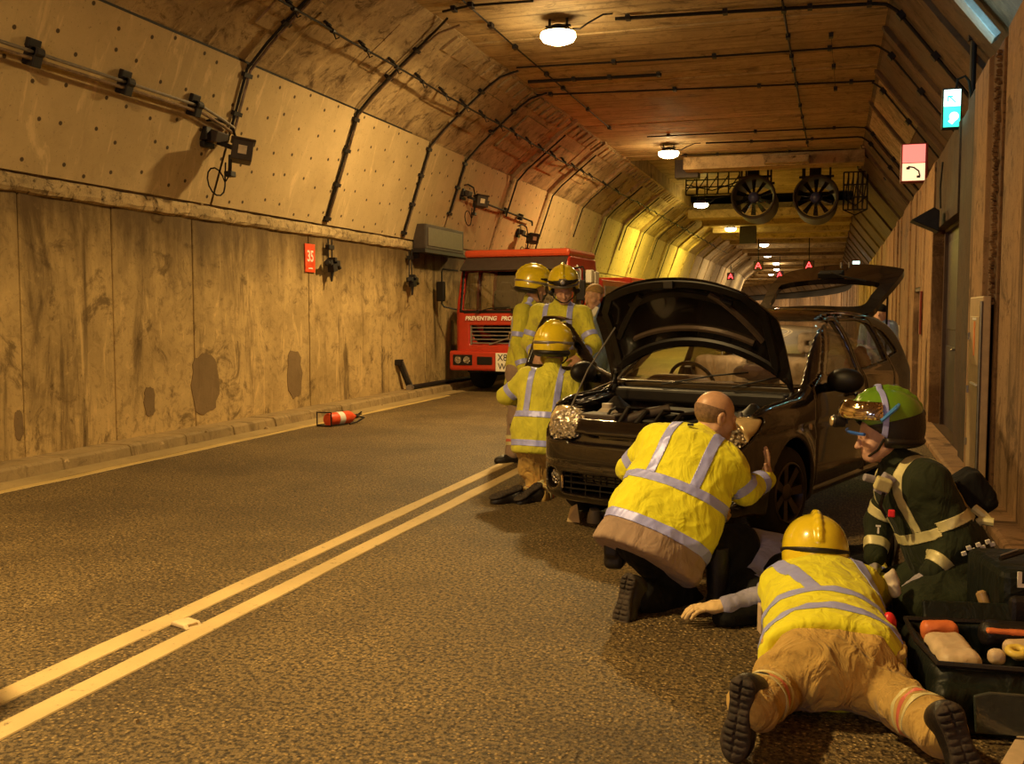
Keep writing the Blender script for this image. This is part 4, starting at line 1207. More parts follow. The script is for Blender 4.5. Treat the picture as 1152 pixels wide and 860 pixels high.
# number plate, two lines
p = MB(); p.box((-.21, -.205, .40), (.20, -.185, .73)); pl_ = p.build('number_plate', MAT['plate'], eng, world=False, bev=.005)
FM = lambda x, y, z: frame((x, y, z), (1, 0, 0), (0, 0, 1))
text_obj('plate_letters', 'X840', .17, FM(0, -.207, .645), MAT['black'], pl_, .002, .0, .92, world=False)
text_obj('plate_letters', 'WPT', .165, FM(0, -.207, .485), MAT['black'], pl_, .002, .0, .92, world=False)
t = text_obj('slogan', 'PREVENTING   PROTECTING', .105, FM(-.20, -.018, 1.345), MAT['white'], eng, .003, .003, 1.0, world=False)
for v_ in t.data.vertices: v_.co.x += (v_.co.z - 1.345) * .2
mb = MB()
for x in (-.62, .05): mb.tube([(x, -.04, 1.47), (x + .25, -.02, 1.53), (x + .62, .0, 1.55)], .012, 6); mb.cyl((x, .0, 1.47), (x, -.06, 1.47), .035, n=12)
mb.build('wiper', MAT['plastic'], eng, world=False)
for s in (-1, 1):
    mb = MB(); fr = [(s * 1.08, .12, 2.22), (s * 1.34, .02, 2.25), (s * 1.36, .02, 2.2), (s * 1.36, .02, 1.62), (s * 1.32, .02, 1.56), (s * 1.08, .12, 1.50)]; mb.tube(fr, .016, 8); mr = mb.build('mirror_arm', MAT['plastic'], eng, world=False, smooth=True)
    mb = MB(); mb.box((s * 1.34 - .10, -.06, 1.66), (s * 1.34 + .06, .02, 2.02)); mb.build('mirror', MAT['plastic'], mr, world=False, bev=.02)
    mb = MB(); mb.box((s * 1.34 - .085, .02, 1.68), (s * 1.34 + .045, .026, 2.0)); mb.build('mirror_glass', MAT['chrome'], mr, world=False)
# rails and equipment seen in the side door
mb = MB(); mb.tube([(1.14, .45, 1.3), (1.17, .45, 1.5), (1.17, .45, 2.2), (1.10, .45, 2.3)], .016, 8); mb.tube([(1.14, 1.06, 1.2), (1.18, 1.06, 1.4), (1.18, 1.06, 2.1), (1.12, 1.06, 2.2)], .022, 8); mb.build('grab_rail', MAT['steel'], eng, world=False, smooth=True)
mb = MB(); mb.box((1.10, .98, 2.0), (1.22, 1.18, 2.24)); mb.box((1.12, 1.24, 1.98), (1.22, 1.5, 2.22)); mb.box((1.10, 1.25, 1.6), (1.2, 1.45, 1.8)); mb.build('rear_view_mirrors', MAT['plate'], eng, world=False, bev=.02)
# seats inside and bulkhead
for x in (-.6, .55):
    g = Grid((x - .35, .6, .9), (x + .35, 1.6, 2.2), .025); g.bx((x, 1.0, 1.15), (.25, .28, .09), rad=.06); g.bx((x, 1.32, 1.5), (.24, .07, .38), rad=.05, k=.04); g.bx((x, 1.34, 1.95), (.12, .05, .09), rad=.04); link_mesh('seat', g.mesh('seat'), MAT['plastic'], eng, world=False)
mb = MB(); mb.box((-1.0, .25, 1.3), (1.0, .60, 1.47)); mb.build('dashboard', MAT['dash'], eng, world=False, bev=.04)
mb = MB(); M = Matrix.Translation((.55, .72, 1.42)) @ Matrix.Rotation(math.radians(-30), 4, 'X'); mb.T = M; mb.tube([(math.cos(t) * .22, math.sin(t) * .22, 0) for t in [2 * PI * i / 28 for i in range(28)]], .016, 8, closed=True); mb.cbox((0, 0, 0), (.4, .05, .02)); mb.build('steering_wheel', MAT['plastic'], eng, world=False, smooth=True)
mb = MB(); mb.box((-1.0, 1.86, .8), (1.0, 1.93, 2.42)); mb.build('bulkhead', MAT['plastic'], eng, world=False)
# body behind the cab
mb = MB(); mb.box((-1.12, 2.1, .55), (1.12, 6.2, 2.10)); bd = mb.build('locker_body', MAT['red'], eng, world=False, bev=.03)
for s in (-1, 1):
    for i in range(3):
        mb = MB(); mb.box((s * 1.12 - .012, 2.25 + 1.3 * i, .75), (s * 1.12 + .012, 3.4 + 1.3 * i, 1.98)); 
        for k in range(15): z = .79 + k * .08; mb.box((s * 1.12 - .02, 2.27 + 1.3 * i, z), (s * 1.12 + .02, 3.38 + 1.3 * i, z + .012))
        mb.build('roller_shutter', MAT['steel'], bd, world=False)
mb = MB(); mb.box((-.95, 4.6, 2.10), (1.08, 6.0, 2.22)); mb.build('roof_locker', MAT['redroof'], bd, world=False, bev=.02)
for s in (-1, 1):
    for v in (1.05, 5.0):
        mb = MB(); mb.lathe((s * .80, v, .46), (s, 0, 0), [(0, .2), (.0, .40), (.03, .45), (.08, .46), (.24, .46), (.28, .44), (.29, .28), (.2, .26)], 32); w_ = mb.build('wheel', MAT['rubber'], eng, world=False, smooth=True)
        mb = MB(); mb.lathe((s * .85, v, .46), (s, 0, 0), [(0, .1), (.0, .27), (.2, .27), (.16, .2), (.15, .12), (.24, .1), (.24, .03)], 24); mb.build('hub', MAT['steel'], w_, world=False, smooth=True)
mb = MB(); mb.box((-.9, .1, .35), (.9, 6.0, .60)); mb.build('chassis', MAT['plastic'], eng, world=False, bev=.03)
mb = MB(); mb.box((1.0, .30, .40), (1.12, .52, .52)); mb.build('step', MAT['steel'], eng, world=False, bev=.01)
# ================================================================ conduits, signs and fittings of the tunnel
def on_arch(Y, t, off=.0):
    """point on the left arch panel: t 0 foot .. 1 top, off away from the surface"""
    return Vector((-7.0 + .54 * t + off * .95, Y, 2.72 + 1.58 * t - off * .32))


def on_haunch(Y, t, off=.0):
    return Vector((-6.20 + .84 * t + off * .63, Y, 4.56 + .68 * t - off * .77))


def clip(mb, p, d, n, w=.10):
    """saddle clip around a conduit at p, running along d, surface normal n"""
    d = Vector(d).normalized(); n = Vector(n).normalized(); s = d.cross(n).normalized(); M = Matrix((s, d, n)).transposed().to_4x4(); M.translation = p
    mb.box((-w / 2, -.025, -.035), (w / 2, .025, .03), M)


NA = (.95, 0, -.32); NH = (.63, 0, -.77); NC = (0, 0, -1)
names = ['at the picture’s top left, above the camera housing', 'down to the ledge above the red sign', 'above the grey box on the wall', 'beside the small camera over the fire engine']
ribY = [(10.19, 'double conduit bent over the left haunch, ending at the wall camera'), (12.95, 'double conduit bent over the left haunch down to the ledge beside the red number sign'),
        (15.65, 'conduit bent over the left haunch, ending above the grey box by the fire engine'), (17.37, 'conduit bent over the left haunch, ending at the small camera left of the fire engine')]
for i, (Y, lab) in enumerate(ribY):
    t = thing('conduit', lab, 'conduit', on_arch(Y, 0), 0, None)
    bot = [.52, -.02, .02, .35][i]
    for q in ((-.035, .035) if i < 2 else (0, .05)):
        pts = [on_arch(Y + q, bot, .045), on_arch(Y + q, .5 if bot < .5 else .8, .045), on_arch(Y + q, .97, .045), on_haunch(Y + q, .0, .06), on_haunch(Y + q, .5, .045), on_haunch(Y + q, .93, .045), Vector((-5.2, Y + q, 5.28)), Vector((-4.9, Y + q, 5.355))]
        if i == 1:
            if q < 0: pts = pts[:6] + [Vector((-5.15, Y - .12, 5.30)), Vector((-4.95, Y - .3, 5.36))]
            pts[0] = on_arch(Y + q, .03, .04); pts = [Vector((-6.98, Y + q - .05, 2.78))] + pts
        mb = MB(); mb.tube(pts, .017, 8); mb.build('pipe', MAT['cable'] if q <= 0 else MAT['conduit'], t, smooth=True)
    for tt in [x for x in (.06, .36, .66, .93) if x > bot]:
        mb = MB(); clip(mb, on_arch(Y, tt, .035), (.54, 0, 1.58), NA, .16); mb.build('clip', MAT['blackmetal'], t)
    for tt in (.28, .78):
        mb = MB(); clip(mb, on_haunch(Y, tt, .035), (.84, 0, .68), NH, .16); mb.build('clip', MAT['blackmetal'], t)
for i, Y in enumerate((20.2, 23.0, 26.0, 29, 32, 35, 38, 41)):
    t = thing('conduit', 'thin dark conduit on a rib of the left haunch, beyond the fire engine', 'conduit', on_arch(Y, 0), 0, 'rib conduits beyond the fire engine')
    mb = MB(); mb.tube([on_arch(Y, .1 if i % 2 else .5, .14), on_arch(Y, .97, .14), on_haunch(Y, .0, .14), on_haunch(Y, .97, .14)], .018, 6); mb.build('pipe', MAT['cable'], t, smooth=True)
# long linear cable along the haunch with its brackets
lin = thing('detector_cable', 'long black cable on brackets along the left haunch', 'cable', (-5.70, 9, 4.9))
ys = [6 + .75 * i for i in range(70)]; rs = random.Random(2)
pts = []
for y in ys:
    p = on_haunch(y, .5, .17 if y < 22 else .12); pts.append(p + Vector((0, 0, rs.uniform(-.02, .02))))
mb = MB(); mb.tube(pts, .014, 6); mb.build('cable', MAT['cable'], lin, smooth=True)
y = 6.3; k = 0
while y < 52:
    b = on_haunch(y, .5, 0); e = on_haunch(y, .5, .17 if y < 22 else .12); n = Vector(NH); mb = MB()
    mb.cbox(b + n * .02, (.13, .09, .03), (0, math.radians(39), 0)); mb.beam(b, e + n * .01, .035, .035, (0, 1, 0)); mb.lathe(e + Vector((0, -.03, 0)), (0, 1, 0), [(0, .03), (.06, .03)], 10); mb.tube([e, e + Vector((.03, .02, -.09)), e + Vector((.07, .03, -.07))], .009, 5)
    mb.build('cable_bracket', MAT['blackmetal'], lin); y += .9 if y < 24 else 1.6; k += 1
# horizontal conduit with three clamps and the wall camera
t = thing('conduit', 'pair of bright steel conduits running level along the left arch to the wall camera', 'conduit', (-6.66, 8, 3.6))
def arch_at_z(z, Y, off): return on_arch(Y, (z - 2.72) / 1.58, off)
for dz in (0, .055):
    mb = MB(); mb.tube([arch_at_z(3.66 + dz, 4.0, .09), arch_at_z(3.66 + dz, 9.5, .09), arch_at_z(3.60 + dz, 9.9, .09), arch_at_z(3.55 + dz, 10.15, .09)], .017, 8); mb.build('pipe', MAT['steel'] if dz else MAT['conduit'], t, smooth=True)
for Y in (7.10, 8.28, 9.40):
    c = arch_at_z(3.68, Y, .06); mb = MB(); mb.cbox(c, (.13, .10, .17), (0, math.radians(19), 0)); mb.cyl(c + Vector((.05, -.05, .03)), c + Vector((.05, .05, .03)), .045, n=12); mb.cbox(arch_at_z(3.78, Y, .03), (.05, .14, .08), (0, math.radians(19), 0)); mb.build('clamp', MAT['blackmetal'], t, bev=.008)
def camera_unit(name, lab, Y, z, s=1.0):
    o = arch_at_z(z, Y, .0); t = thing(name, lab, 'camera', o)
    A = lambda a, b, c: o + Vector((a * s, b * s, c * s))
    mb = MB(); mb.cbox(A(.10, -.10, .08), (.14 * s, .22 * s, .12 * s), (0, .3, 0)); mb.build('junction_box', MAT['greybox'], t, bev=.01)
    mb = MB(); mb.cbox(A(.05, -.24, .09), (.10 * s, .10 * s, .14 * s)); mb.cbox(A(.03, -.18, -.02), (.06 * s, .2 * s, .06 * s)); mb.build('wall_bracket', MAT['blackmetal'], t, bev=.01)
    mb = MB(); mb.beam(A(.10, -.08, .02), A(.32, -.06, -.06), .05 * s, .05 * s); mb.build('arm', MAT['blackmetal'], t)
    M = Matrix.Translation(A(.34, .0, -.08)) @ Euler((0, .15, math.radians(35))).to_matrix().to_4x4()
    mb = MB(); mb.box((-.11 * s, -.17 * s, -.11 * s), (.11 * s, .17 * s, .11 * s), M); mb.box((-.13 * s, -.20 * s, .10 * s), (.13 * s, .17 * s, .125 * s), M); h = mb.build('housing', MAT['greybox'], t, bev=.012)
    mb = MB(); mb.box((-.045 * s, -.18 * s, -.045 * s), (.045 * s, -.168 * s, .045 * s), M); mb.build('front_window', simple('pale_window', (.75, .62, .42), .2), t)
    mb = MB(); mb.tube([A(.26, -.10, -.12), A(.24, -.08, -.26), A(.22, -.06, -.30)], .022 * s, 8); mb.cbox(A(.22, -.05, -.32), (.09 * s, .1 * s, .06 * s)); mb.build('gland', MAT['blackmetal'], t, bev=.008)
    mb = MB(); lp = [A(.22, -.07, -.34)] + [A(.16 + .02 * math.cos(a), -.22 + .13 * math.cos(a), -.42 + .10 * math.sin(a) - .05 * math.cos(a + 1)) for a in [(.2 + i * .5) for i in range(13)]] + [A(.2, -.1, -.2)]
    mb.tube(lp, .009 * s, 6); mb.build('loop_cable', MAT['cable'], t, smooth=True)
    mb = MB(); mb.tube([A(.05, -.3, .22), A(.12, -.1, .26), A(.16, .1, .22), A(.17, .16, .08), A(.2, .12, -.02)], .016 * s, 6); mb.build('feed_cable', MAT['cable'], t, smooth=True)
    return t
camera_unit('wall_camera', 'dark box camera on the left arch nearest the viewer, with a looped cable', 10.0, 3.36, 1.05)
camera_unit('wall_camera', 'small dark camera on the left arch above the grey box', 17.95, 3.62, .95)
camera_unit('wall_camera', 'small dark camera on the left arch just above the fire engine roof', 21.9, 3.2, .95)
t = thing('conduit', 'thin dark conduit between the two small cameras over the fire engine', 'conduit', arch_at_z(3.6, 18.6, 0))
mb = MB(); mb.tube([arch_at_z(3.66, 18.3, .10), arch_at_z(3.58, 22.2, .10), arch_at_z(3.5, 22.3, .10)], .02, 6); mb.build('pipe', MAT['cable'], t, smooth=True)
for Y in (19.0, 20.2, 21.4):
    mb = MB(); mb.cbox(arch_at_z(3.66 - (Y - 18.3) * .02, Y, .06), (.10, .08, .14), (0, .33, 0)); mb.build('clamp', MAT['blackmetal'], t)
# red sign 35 with white digits
MAT['signred'] = simple('red_sign', (.78, .085, .02), .45)
t = thing('number_sign', 'small red sign with the white number 35 on the left wall', 'sign', (-7.03, 12.62, 2.02))
mb = MB(); mb.box((-7.045, 12.48, 2.02), (-7.028, 12.76, 2.42)); mb.build('plate', MAT['signred'], t, bev=.004)
text_obj('digits', '35', .22, frame((-7.027, 12.62, 2.24), (0, 1, 0), (0, 0, 1)), MAT['white'], t, .002, .004, .85)
mb = MB(); mb.box((-7.028, 12.56, 2.065), (-7.024, 12.68, 2.085)); mb.build('small_mark', MAT['white'], t)
# dangling socket brackets
for (px, y0, y1, yy, lab) in ((373, 272, 318, 300, 'black socket cluster on twin rods hanging from the ledge beside the red number sign'), (463, 285, 330, 318, 'black socket cluster on a rod hanging below the grey box')):
    c = gx(px, y1, -6.95); Y = c.y; t = thing('hanging_socket', lab, 'socket', c)
    zt = 2.52; zb = gx(px, yy, -6.95).z
    mb = MB(); mb.tube([(-6.97, Y - .05, zt), (-6.97, Y - .05, zb)], .011, 6); mb.tube([(-6.97, Y + .06, zt), (-6.97, Y + .06, zb)], .011, 6); mb.build('rod', MAT['blackmetal'], t)
    mb = MB(); mb.cbox((-6.97, Y, zt - .12), (.07, .16, .07)); mb.build('clip', MAT['blackmetal'], t, bev=.01)
    mb = MB()
    for a, b, cc in ((-.13, .05, .06), (-.02, -.02, .09), (.08, .05, .07), (0, .10, .05)): mb.cbox((-6.92, Y + a, zb + b), (.1, cc * 1.4, cc * 1.2), (rs.uniform(-.5, .5), 0, 0))
    mb.cyl((-6.92, Y - .14, zb + .04), (-6.88, Y - .26, zb + .05), .035, n=10); mb.cyl((-6.92, Y - .02, zb), (-6.92, Y - .05, zb - .22), .035, .015, n=10); mb.cyl((-6.92, Y + .1, zb + .08), (-6.9, Y + .17, zb - .03), .03, n=10)
    mb.build('socket_body', MAT['blackmetal'], t, bev=.008)
# grey lane-signal box on the wall
t = thing('signal_box', 'brown grey rectangular box mounted on the left wall beside the fire engine', 'box', (-6.9, 17.2, 2.5))
mb = MB(); mb.box((-6.98, 16.15, 2.56), (-6.74, 18.05, 3.0)); mb.build('casing', MAT['greybox'], t, bev=.02)
mb = MB(); mb.box((-6.75, 16.25, 2.62), (-6.73, 17.95, 2.94)); mb.build('front_panel', simple('brown_panel', (.09, .06, .035), .45), t, bev=.006)
mb = MB(); mb.box((-6.98, 16.08, 2.50), (-6.72, 18.1, 2.56)); mb.box((-7.0, 16.2, 2.4), (-6.9, 16.26, 3.05)); mb.build('mounting_frame', MAT['blackmetal'], t)
# rails leaning on the kerb
t = thing('steel_rail', 'dark steel rail leaning against the left wall near the fire engine', 'rail', gx(462, 438, -6.85))
a = gx(449, 408, -7.0); b = gx(461, 437, -6.9); mb = MB(); mb.beam(a, b, .10, .05, (1, 0, 0)); mb.build('rail', MAT['blackmetal'], t, bev=.01)
mb = MB(); mb.beam(a + Vector((.04, .02, .02)), b + Vector((.04, .02, 0)), .02, .06, (1, 0, 0)); mb.build('flange', MAT['steel'], t)
mb = MB(); mb.cbox(a, (.1, .16, .1)); mb.build('end_plate', MAT['blackmetal'], t, bev=.01)
t = thing('barrier_pole', 'long dark pole lying on the kerb by the fire engine', 'pole', (-6.85, 17.3, .12))
mb = MB(); mb.tube([(-6.86, 15.7, .165), (-6.8, 18.0, .165), (-6.72, 21.5, .165)], .045, 10); mb.build('tube', MAT['blackmetal'], t, smooth=True)
mb = MB(); mb.cyl((-6.86, 15.66, .165), (-6.86, 15.76, .165), .055, n=12); mb.build('end_cap', MAT['steel'], t)
# fire extinguisher thrown on the kerb
c = gz(385, 470, .09); t = thing('fire_extinguisher', 'red fire extinguisher lying in its bracket against the left kerb', 'fire extinguisher', (c.x, c.y, 0))
d = Vector((.25, .97, 0)).normalized(); p = Vector((c.x, c.y, .085)) - d * .28
mb = MB(); mb.lathe(p, d, [(0, .05), (.01, .08), (.03, .085), (.40, .085), (.46, .06), (.49, .03), (.52, .028)], 24); mb.build('cylinder', MAT['signred'], t, smooth=True)
mb = MB(); mb.lathe(p + d * .16, d, [(0, .0865), (.10, .0865)], 24); mb.build('label', MAT['white'], t, smooth=True)
q = p - d * .06
mb = MB(); mb.cyl(p + d * .52, p + d * .58, .03); mb.beam(p + d * .56, p + d * .66 + Vector((0, 0, .05)), .02, .012); mb.beam(p + d * .56, p + d * .66 + Vector((0, 0, .02)), .02, .012); mb.tube([p + d * .55, p + d * .6 + Vector((.08, 0, -.02)), p + d * .4 + Vector((.12, 0, -.06)), p + d * .25 + Vector((.13, 0, -.07))], .012, 8); mb.build('valve', MAT['blackmetal'], t, smooth=True)
mb = MB(); mb.tube([q + Vector((-.1, 0, -.07)), q + Vector((-.1, 0, .10)), q + Vector((.1, 0, .10)), q + Vector((.1, 0, -.07))], .012, 6, closed=True); mb.beam(q + Vector((-.1, 0, -.06)), q + d * .3 + Vector((-.1, 0, -.07)), .02, .01); mb.beam(q + Vector((.1, 0, -.06)), q + d * .3 + Vector((.1, 0, -.07)), .02, .01); mb.build('bracket', MAT['blackmetal'], t)
t = thing('broken_strap', 'flat grey metal strap lying on the road beside the extinguisher', 'debris', gz(392, 470))
mb = MB(); a = gz(376, 472) + Vector((0, 0, .012)); b = gz(398, 470) + Vector((0, 0, .012)); mb.beam(a, b, .06, .02); mb.build('strap', MAT['steel'], t, bev=.004)
mb = MB(); mb.cbox(b + Vector((0, 0, .012)), (.09, .05, .03), (0, 0, .6)); mb.build('buckle', MAT['blackmetal'], t, bev=.004)
# scattered small fragments of concrete on the kerb
rs = random.Random(21)
for i, (px, py) in enumerate([(182, 500), (232, 487), (75, 520), (187, 505), (480, 432), (430, 457), (300, 483), (153, 813)]):
    c = gz(px, py, .12 if py < 800 and i not in (3, 5) else .0); m = MB(); r = .03 if py < 800 else .014
    g = [(r * math.cos(a) * rs.uniform(.6, 1.3), r * math.sin(a) * rs.uniform(.6, 1.3)) for a in [2 * PI * k / 7 for k in range(7)]]
    m.add([(c.x + x, c.y + y, c.z) for x, y in g] + [(c.x + x * .5, c.y + y * .5, c.z + r * .8) for x, y in g], [tuple(range(6, -1, -1)), tuple(range(7, 14))] + [(k, (k + 1) % 7, 7 + (k + 1) % 7, 7 + k) for k in range(7)])
    o = m.build('concrete_fragment', MAT['lip']); own_origin(o)
    tag(o, 'small pale concrete crumb on the kerb or gutter along the left wall' if py < 800 else 'tiny pale stone chip on the road right of the double line', 'debris', 'crumbs along the left wall' if py < 800 else None)
# cat's eye between the double lines
c = gz(209, 704); t = thing('road_stud', 'pale plastic road stud between the double centre lines', 'road stud', (c.x, c.y, 0), math.radians(-20))
mb = MB(); mb.prism([(-.07, 0), (.07, 0), (.045, .022), (-.045, .022)], (0, -.045, 0), (1, 0, 0), (0, 0, 1), (0, 1, 0), .09); mb.build('base', simple('stud_plastic', (.75, .60, .35), .4), t, world=False, bev=.006)
mb = MB(); mb.cbox((.052, 0, .013), (.012, .05, .012)); mb.build('reflector_eye', MAT['amber'], t, world=False)

# ---- ceiling conduits --------------------------------------------------
def onc(x, y, z=5.36): r = ray(x, y); k = (z - CH) / r[2]; return Vector((r[0] * k, r[1] * k, z))
def rh(t, Y, off=.04):   # right haunch
    a = Vector((.66, Y, 5.38)); b = Vector((1.75, Y, 3.97)); p = a.lerp(b, t); return p + Vector((-.79, 0, -.61)) * off
def ceil_conduit(lab, pts, clips, r=.016, tail=None, m='cable', spare=0):
    P = [onc(*p) for p in pts]; t = thing('conduit', lab, 'conduit', P[0])
    Q = list(P)
    if tail is not None: Q += [Vector((.58, P[-1].y, 5.34))] + [rh(k, P[-1].y) for k in (.08, .5, .98)]
    mb = MB(); mb.tube(Q, r, 7); mb.build('pipe', MAT[m], t, smooth=True)
    for k in clips:
        s = k * (len(P) - 1); i = min(int(s), len(P) - 2); p = P[i].lerp(P[i + 1], s - i)
        mb = MB(); mb.cbox(p + Vector((0, 0, .0)), (.06, .12, .06)); mb.build('clip', MAT['blackmetal'], t)
    if tail is not None:
        for k in (.12, .5):
            mb = MB(); mb.cbox(rh(k, P[-1].y), (.09, .12, .09), (0, .9, 0)); mb.build('clip', MAT['blackmetal'], t)
    return t
ceil_conduit('thick conduit across the ceiling just behind the nearest lamp', [(692, 21), (840, 12), (984, 4)], (.05, .42, .75, .98), .024, tail=1)
ceil_conduit('dark conduit across the ceiling at the top edge, left part', [(498, 13), (530, 6), (600, 1)], (.2, .5))
ceil_conduit('thin conduit across the ceiling second behind the nearest lamp', [(581, 76), (780, 65), (984, 51)], (.28, .56, .88), tail=1)
ceil_conduit('thin conduit across the ceiling third behind the nearest lamp', [(600, 107), (800, 99), (984, 91)], (.05, .4, .65, .93), tail=1)
ceil_conduit('short thick pipe across the left half of the ceiling', [(594, 92), (744, 84)], (.35, .62, .98), .028)
ceil_conduit('upper of three conduits across the ceiling by the second lamp', [(728, 154), (850, 148), (961, 143)], (.1, .5, .9), tail=1)
ceil_conduit('middle conduit running from the second lamp across the ceiling', [(794, 161), (880, 158), (965, 154)], (.3, .7), .02, tail=1)
ceil_conduit('lowest of three conduits across the ceiling by the second lamp', [(766, 175), (870, 171), (963, 168)], (.2, .6), tail=1)
ceil_conduit('dark cable running lengthwise along the left side of the ceiling', [(520, 0), (585, 58), (640, 105), (688, 146)], (.15, .3, .5, .62, .8, .98), .012)
ceil_conduit('dark cable running lengthwise along the right side of the ceiling', [(880, 0), (888, 50), (896, 95), (904, 140), (909, 165)], (.05, .2, .32, .4, .5, .62, .7, .8, .95), .015)
ceil_conduit('row of fixing studs along the ceiling on the right', [(935, 40), (938, 75), (940, 100)], (.0, .5, 1.0), .004)
# vertical drop pipe at the top right
t = thing('drop_pipe', 'dark vertical pipe beside the green exit sign', 'pipe', (1.5, 12.2, 3.9)); mb = MB(); mb.tube([(1.42, 12.1, 3.7), (1.42, 12.1, 5.4)], .035, 10); mb.build('pipe', MAT['blackmetal'], t, smooth=True)
mb = MB(); mb.cbox((1.42, 12.1, 4.45), (.12, .10, .07)); mb.build('collar', MAT['blackmetal'], t, bev=.01)
# teal lit beam in the top right corner
MAT['beam'] = simple('pale_painted_beam', (.42, .50, .52), .5)
t = thing('roof_beam', 'pale beam lit cold blue in the top right corner', 'beam', (1.2, 10.9, 4.4))
mb = MB(); mb.beam(rh(.25, 10.9, .12), rh(.84, 10.9, .12), .07, .26, (0, 1, 0)); mb.build('beam', MAT['beam'], t, bev=.01)
ld = bpy.data.lights.new('exit_light', 'POINT'); ld.color = (.45, .9, 1.0); ld.energy = 7; ld.shadow_soft_size = .08; lo = bpy.data.objects.new('exit_light', ld); COL.objects.link(lo); lo.location = rh(.75, 10.5, .45)

# ---- signs on the right wall --------------------------------------------
MAT['sgreen'] = emit('green_lit', (.05, .80, .55), 1.3); MAT['swhite'] = emit('white_lit', (.75, 1.0, .92), 2.6)
MAT['sred'] = emit('pink_lit', (1.0, .25, .20), 1.1); MAT['swarm'] = emit('warm_lit', (1.0, .72, .42), 1.1); MAT['sdark'] = simple('dark_pictogram', (.05, .01, .01), .5)
def sign_pts(x0, y0, x1, y1, X):
    a = gx((x0 + x1) / 2, y1, X); b = gx((x0 + x1) / 2, y0, X); return a, b
t0 = gy(1071, 122, 11.4); S = thing('exit_sign', 'small glowing green and white emergency exit sign', 'sign', t0)
w, hgt = .155, .40
def face(t0, w, z0, z1, dy, name, mat, par, x0=None, x1=None):
    mb = MB(); mb.box((t0.x + (x0 if x0 is not None else -w / 2), t0.y + dy - .012, t0.z + z0), (t0.x + (x1 if x1 is not None else w / 2), t0.y + dy, t0.z + z1)); return mb.build(name, MAT[mat], par)
mb = MB(); mb.box((t0.x - .095, t0.y, t0.z - .21), (t0.x + .095, t0.y + .09, t0.z + .21)); mb.build('casing', MAT['blackmetal'], S, bev=.01)
face(t0, .16, -.19, .02, -.0, 'lower_panel', 'sgreen', S); up = face(t0, .16, .02, .19, -.0, 'upper_panel', 'swhite', S)
mb = MB(); mb.lathe((t0.x + .02, t0.y - .012, t0.z - .085), (0, -1, 0), [(0, .045), (.006, .045)], 20); mb.cbox((t0.x + .0, t0.y - .016, t0.z - .13), (.05, .006, .05), (0, .7, 0)); mb.build('running_figure', MAT['swhite'], S)
mb = MB(); mb.cbox((t0.x - .02, t0.y - .016, t0.z + .12), (.05, .006, .018)); mb.cbox((t0.x - .04, t0.y - .016, t0.z + .10), (.014, .006, .06)); mb.cbox((t0.x, t0.y - .016, t0.z + .09), (.09, .006, .012), (0, .8, 0)); mb.build('arrow', MAT['sgreen'], S)
mb = MB(); mb.tube([t0 + Vector((.04, .04, .21)), t0 + Vector((.05, .04, .30)), t0 + Vector((.12, .04, .33)), t0 + Vector((.16, .06, .28)), t0 + Vector((.20, .1, .05))], .014, 6); mb.build('feed_cable', MAT['cable'], S, smooth=True)
ld = bpy.data.lights.new('exit_glow', 'POINT'); ld.color = (.3, 1.0, .8); ld.energy = 1.3; ld.shadow_soft_size = .1; lo = bpy.data.objects.new('exit_glow', ld); COL.objects.link(lo); lo.location = t0 + Vector((-.05, -.2, 0))
t0 = gy(1028, 183, 16.4); S = thing('telephone_sign', 'glowing red and white emergency telephone sign on the right wall', 'sign', t0)
mb = MB(); mb.box((t0.x - .18, t0.y, t0.z - .29), (t0.x + .20, t0.y + .22, t0.z + .29)); mb.build('casing', simple('dark_red_casing', (.25, .03, .02), .5), S, bev=.01)
face(t0, .32, .0, .27, 0, 'upper_panel', 'sred', S); face(t0, .32, -.27, -.012, 0, 'lower_panel', 'swarm', S)
mb = MB(); mb.tube([t0 + Vector((-.08, -.02, -.06)), t0 + Vector((0, -.02, -.075)), t0 + Vector((.07, -.02, -.13)), t0 + Vector((.09, -.02, -.21))], .012, 6); mb.cbox(t0 + Vector((-.08, -.02, -.085)), (.05, .01, .035)); mb.cbox(t0 + Vector((.07, -.02, -.215)), (.05, .01, .035)); mb.build('handset_symbol', MAT['sdark'], S)
t0 = gy(963, 301, 54.0); S = thing('white_sign', 'small white lit sign far down the right wall', 'sign', t0)
mb = MB(); mb.box((t0.x - .2, t0.y, t0.z - .36), (t0.x + .2, t0.y + .12, t0.z + .36)); mb.build('casing', MAT['blackmetal'], S); face(t0, .34, -.32, .32, 0, 'panel', 'swhite', S)
mb = MB(); mb.cbox(t0 + Vector((0, -.02, -.02)), (.12, .01, .10)); mb.build('symbol', MAT['sdark'], S)
# marker on the wall and shaded lamp over the door
o = MB().box((1.17, 19.4, .88), (1.19, 19.6, 1.22)).build('marker_plate', simple('pale_plate', (.75, .7, .55), .4), bev=.003); own_origin(o); tag(o, 'small white reflector plate on the right wall beyond the open tailgate', 'reflector')
t = thing('door_lamp', 'black wedge shaped lamp shade above the grey door', 'lamp', (1.1, 12.6, 2.46)); mb = MB(); mb.prism([(0, 0), (.30, -.14), (.30, .10), (.24, .14)], (.86, 12.45, 2.52), (1, 0, 0), (0, 0, 1), (0, 1, 0), .35); mb.build('shade', MAT['blackmetal'], t, bev=.008)
mb = MB(); mb.tube([(1.18, 12.6, 2.66), (1.18, 12.7, 2.9), (1.2, 12.7, 3.2)], .012, 6); mb.build('feed_cable', MAT['cable'], t)
o = MB().box((1.17, 14.9, 1.15), (1.195, 15.02, 1.75)).build('red_strip_sign', simple('dull_red', (.20, .03, .02), .5), bev=.003); own_origin(o); tag(o, 'narrow dull red strip on the right wall beside the blue-lit doorway', 'sign')
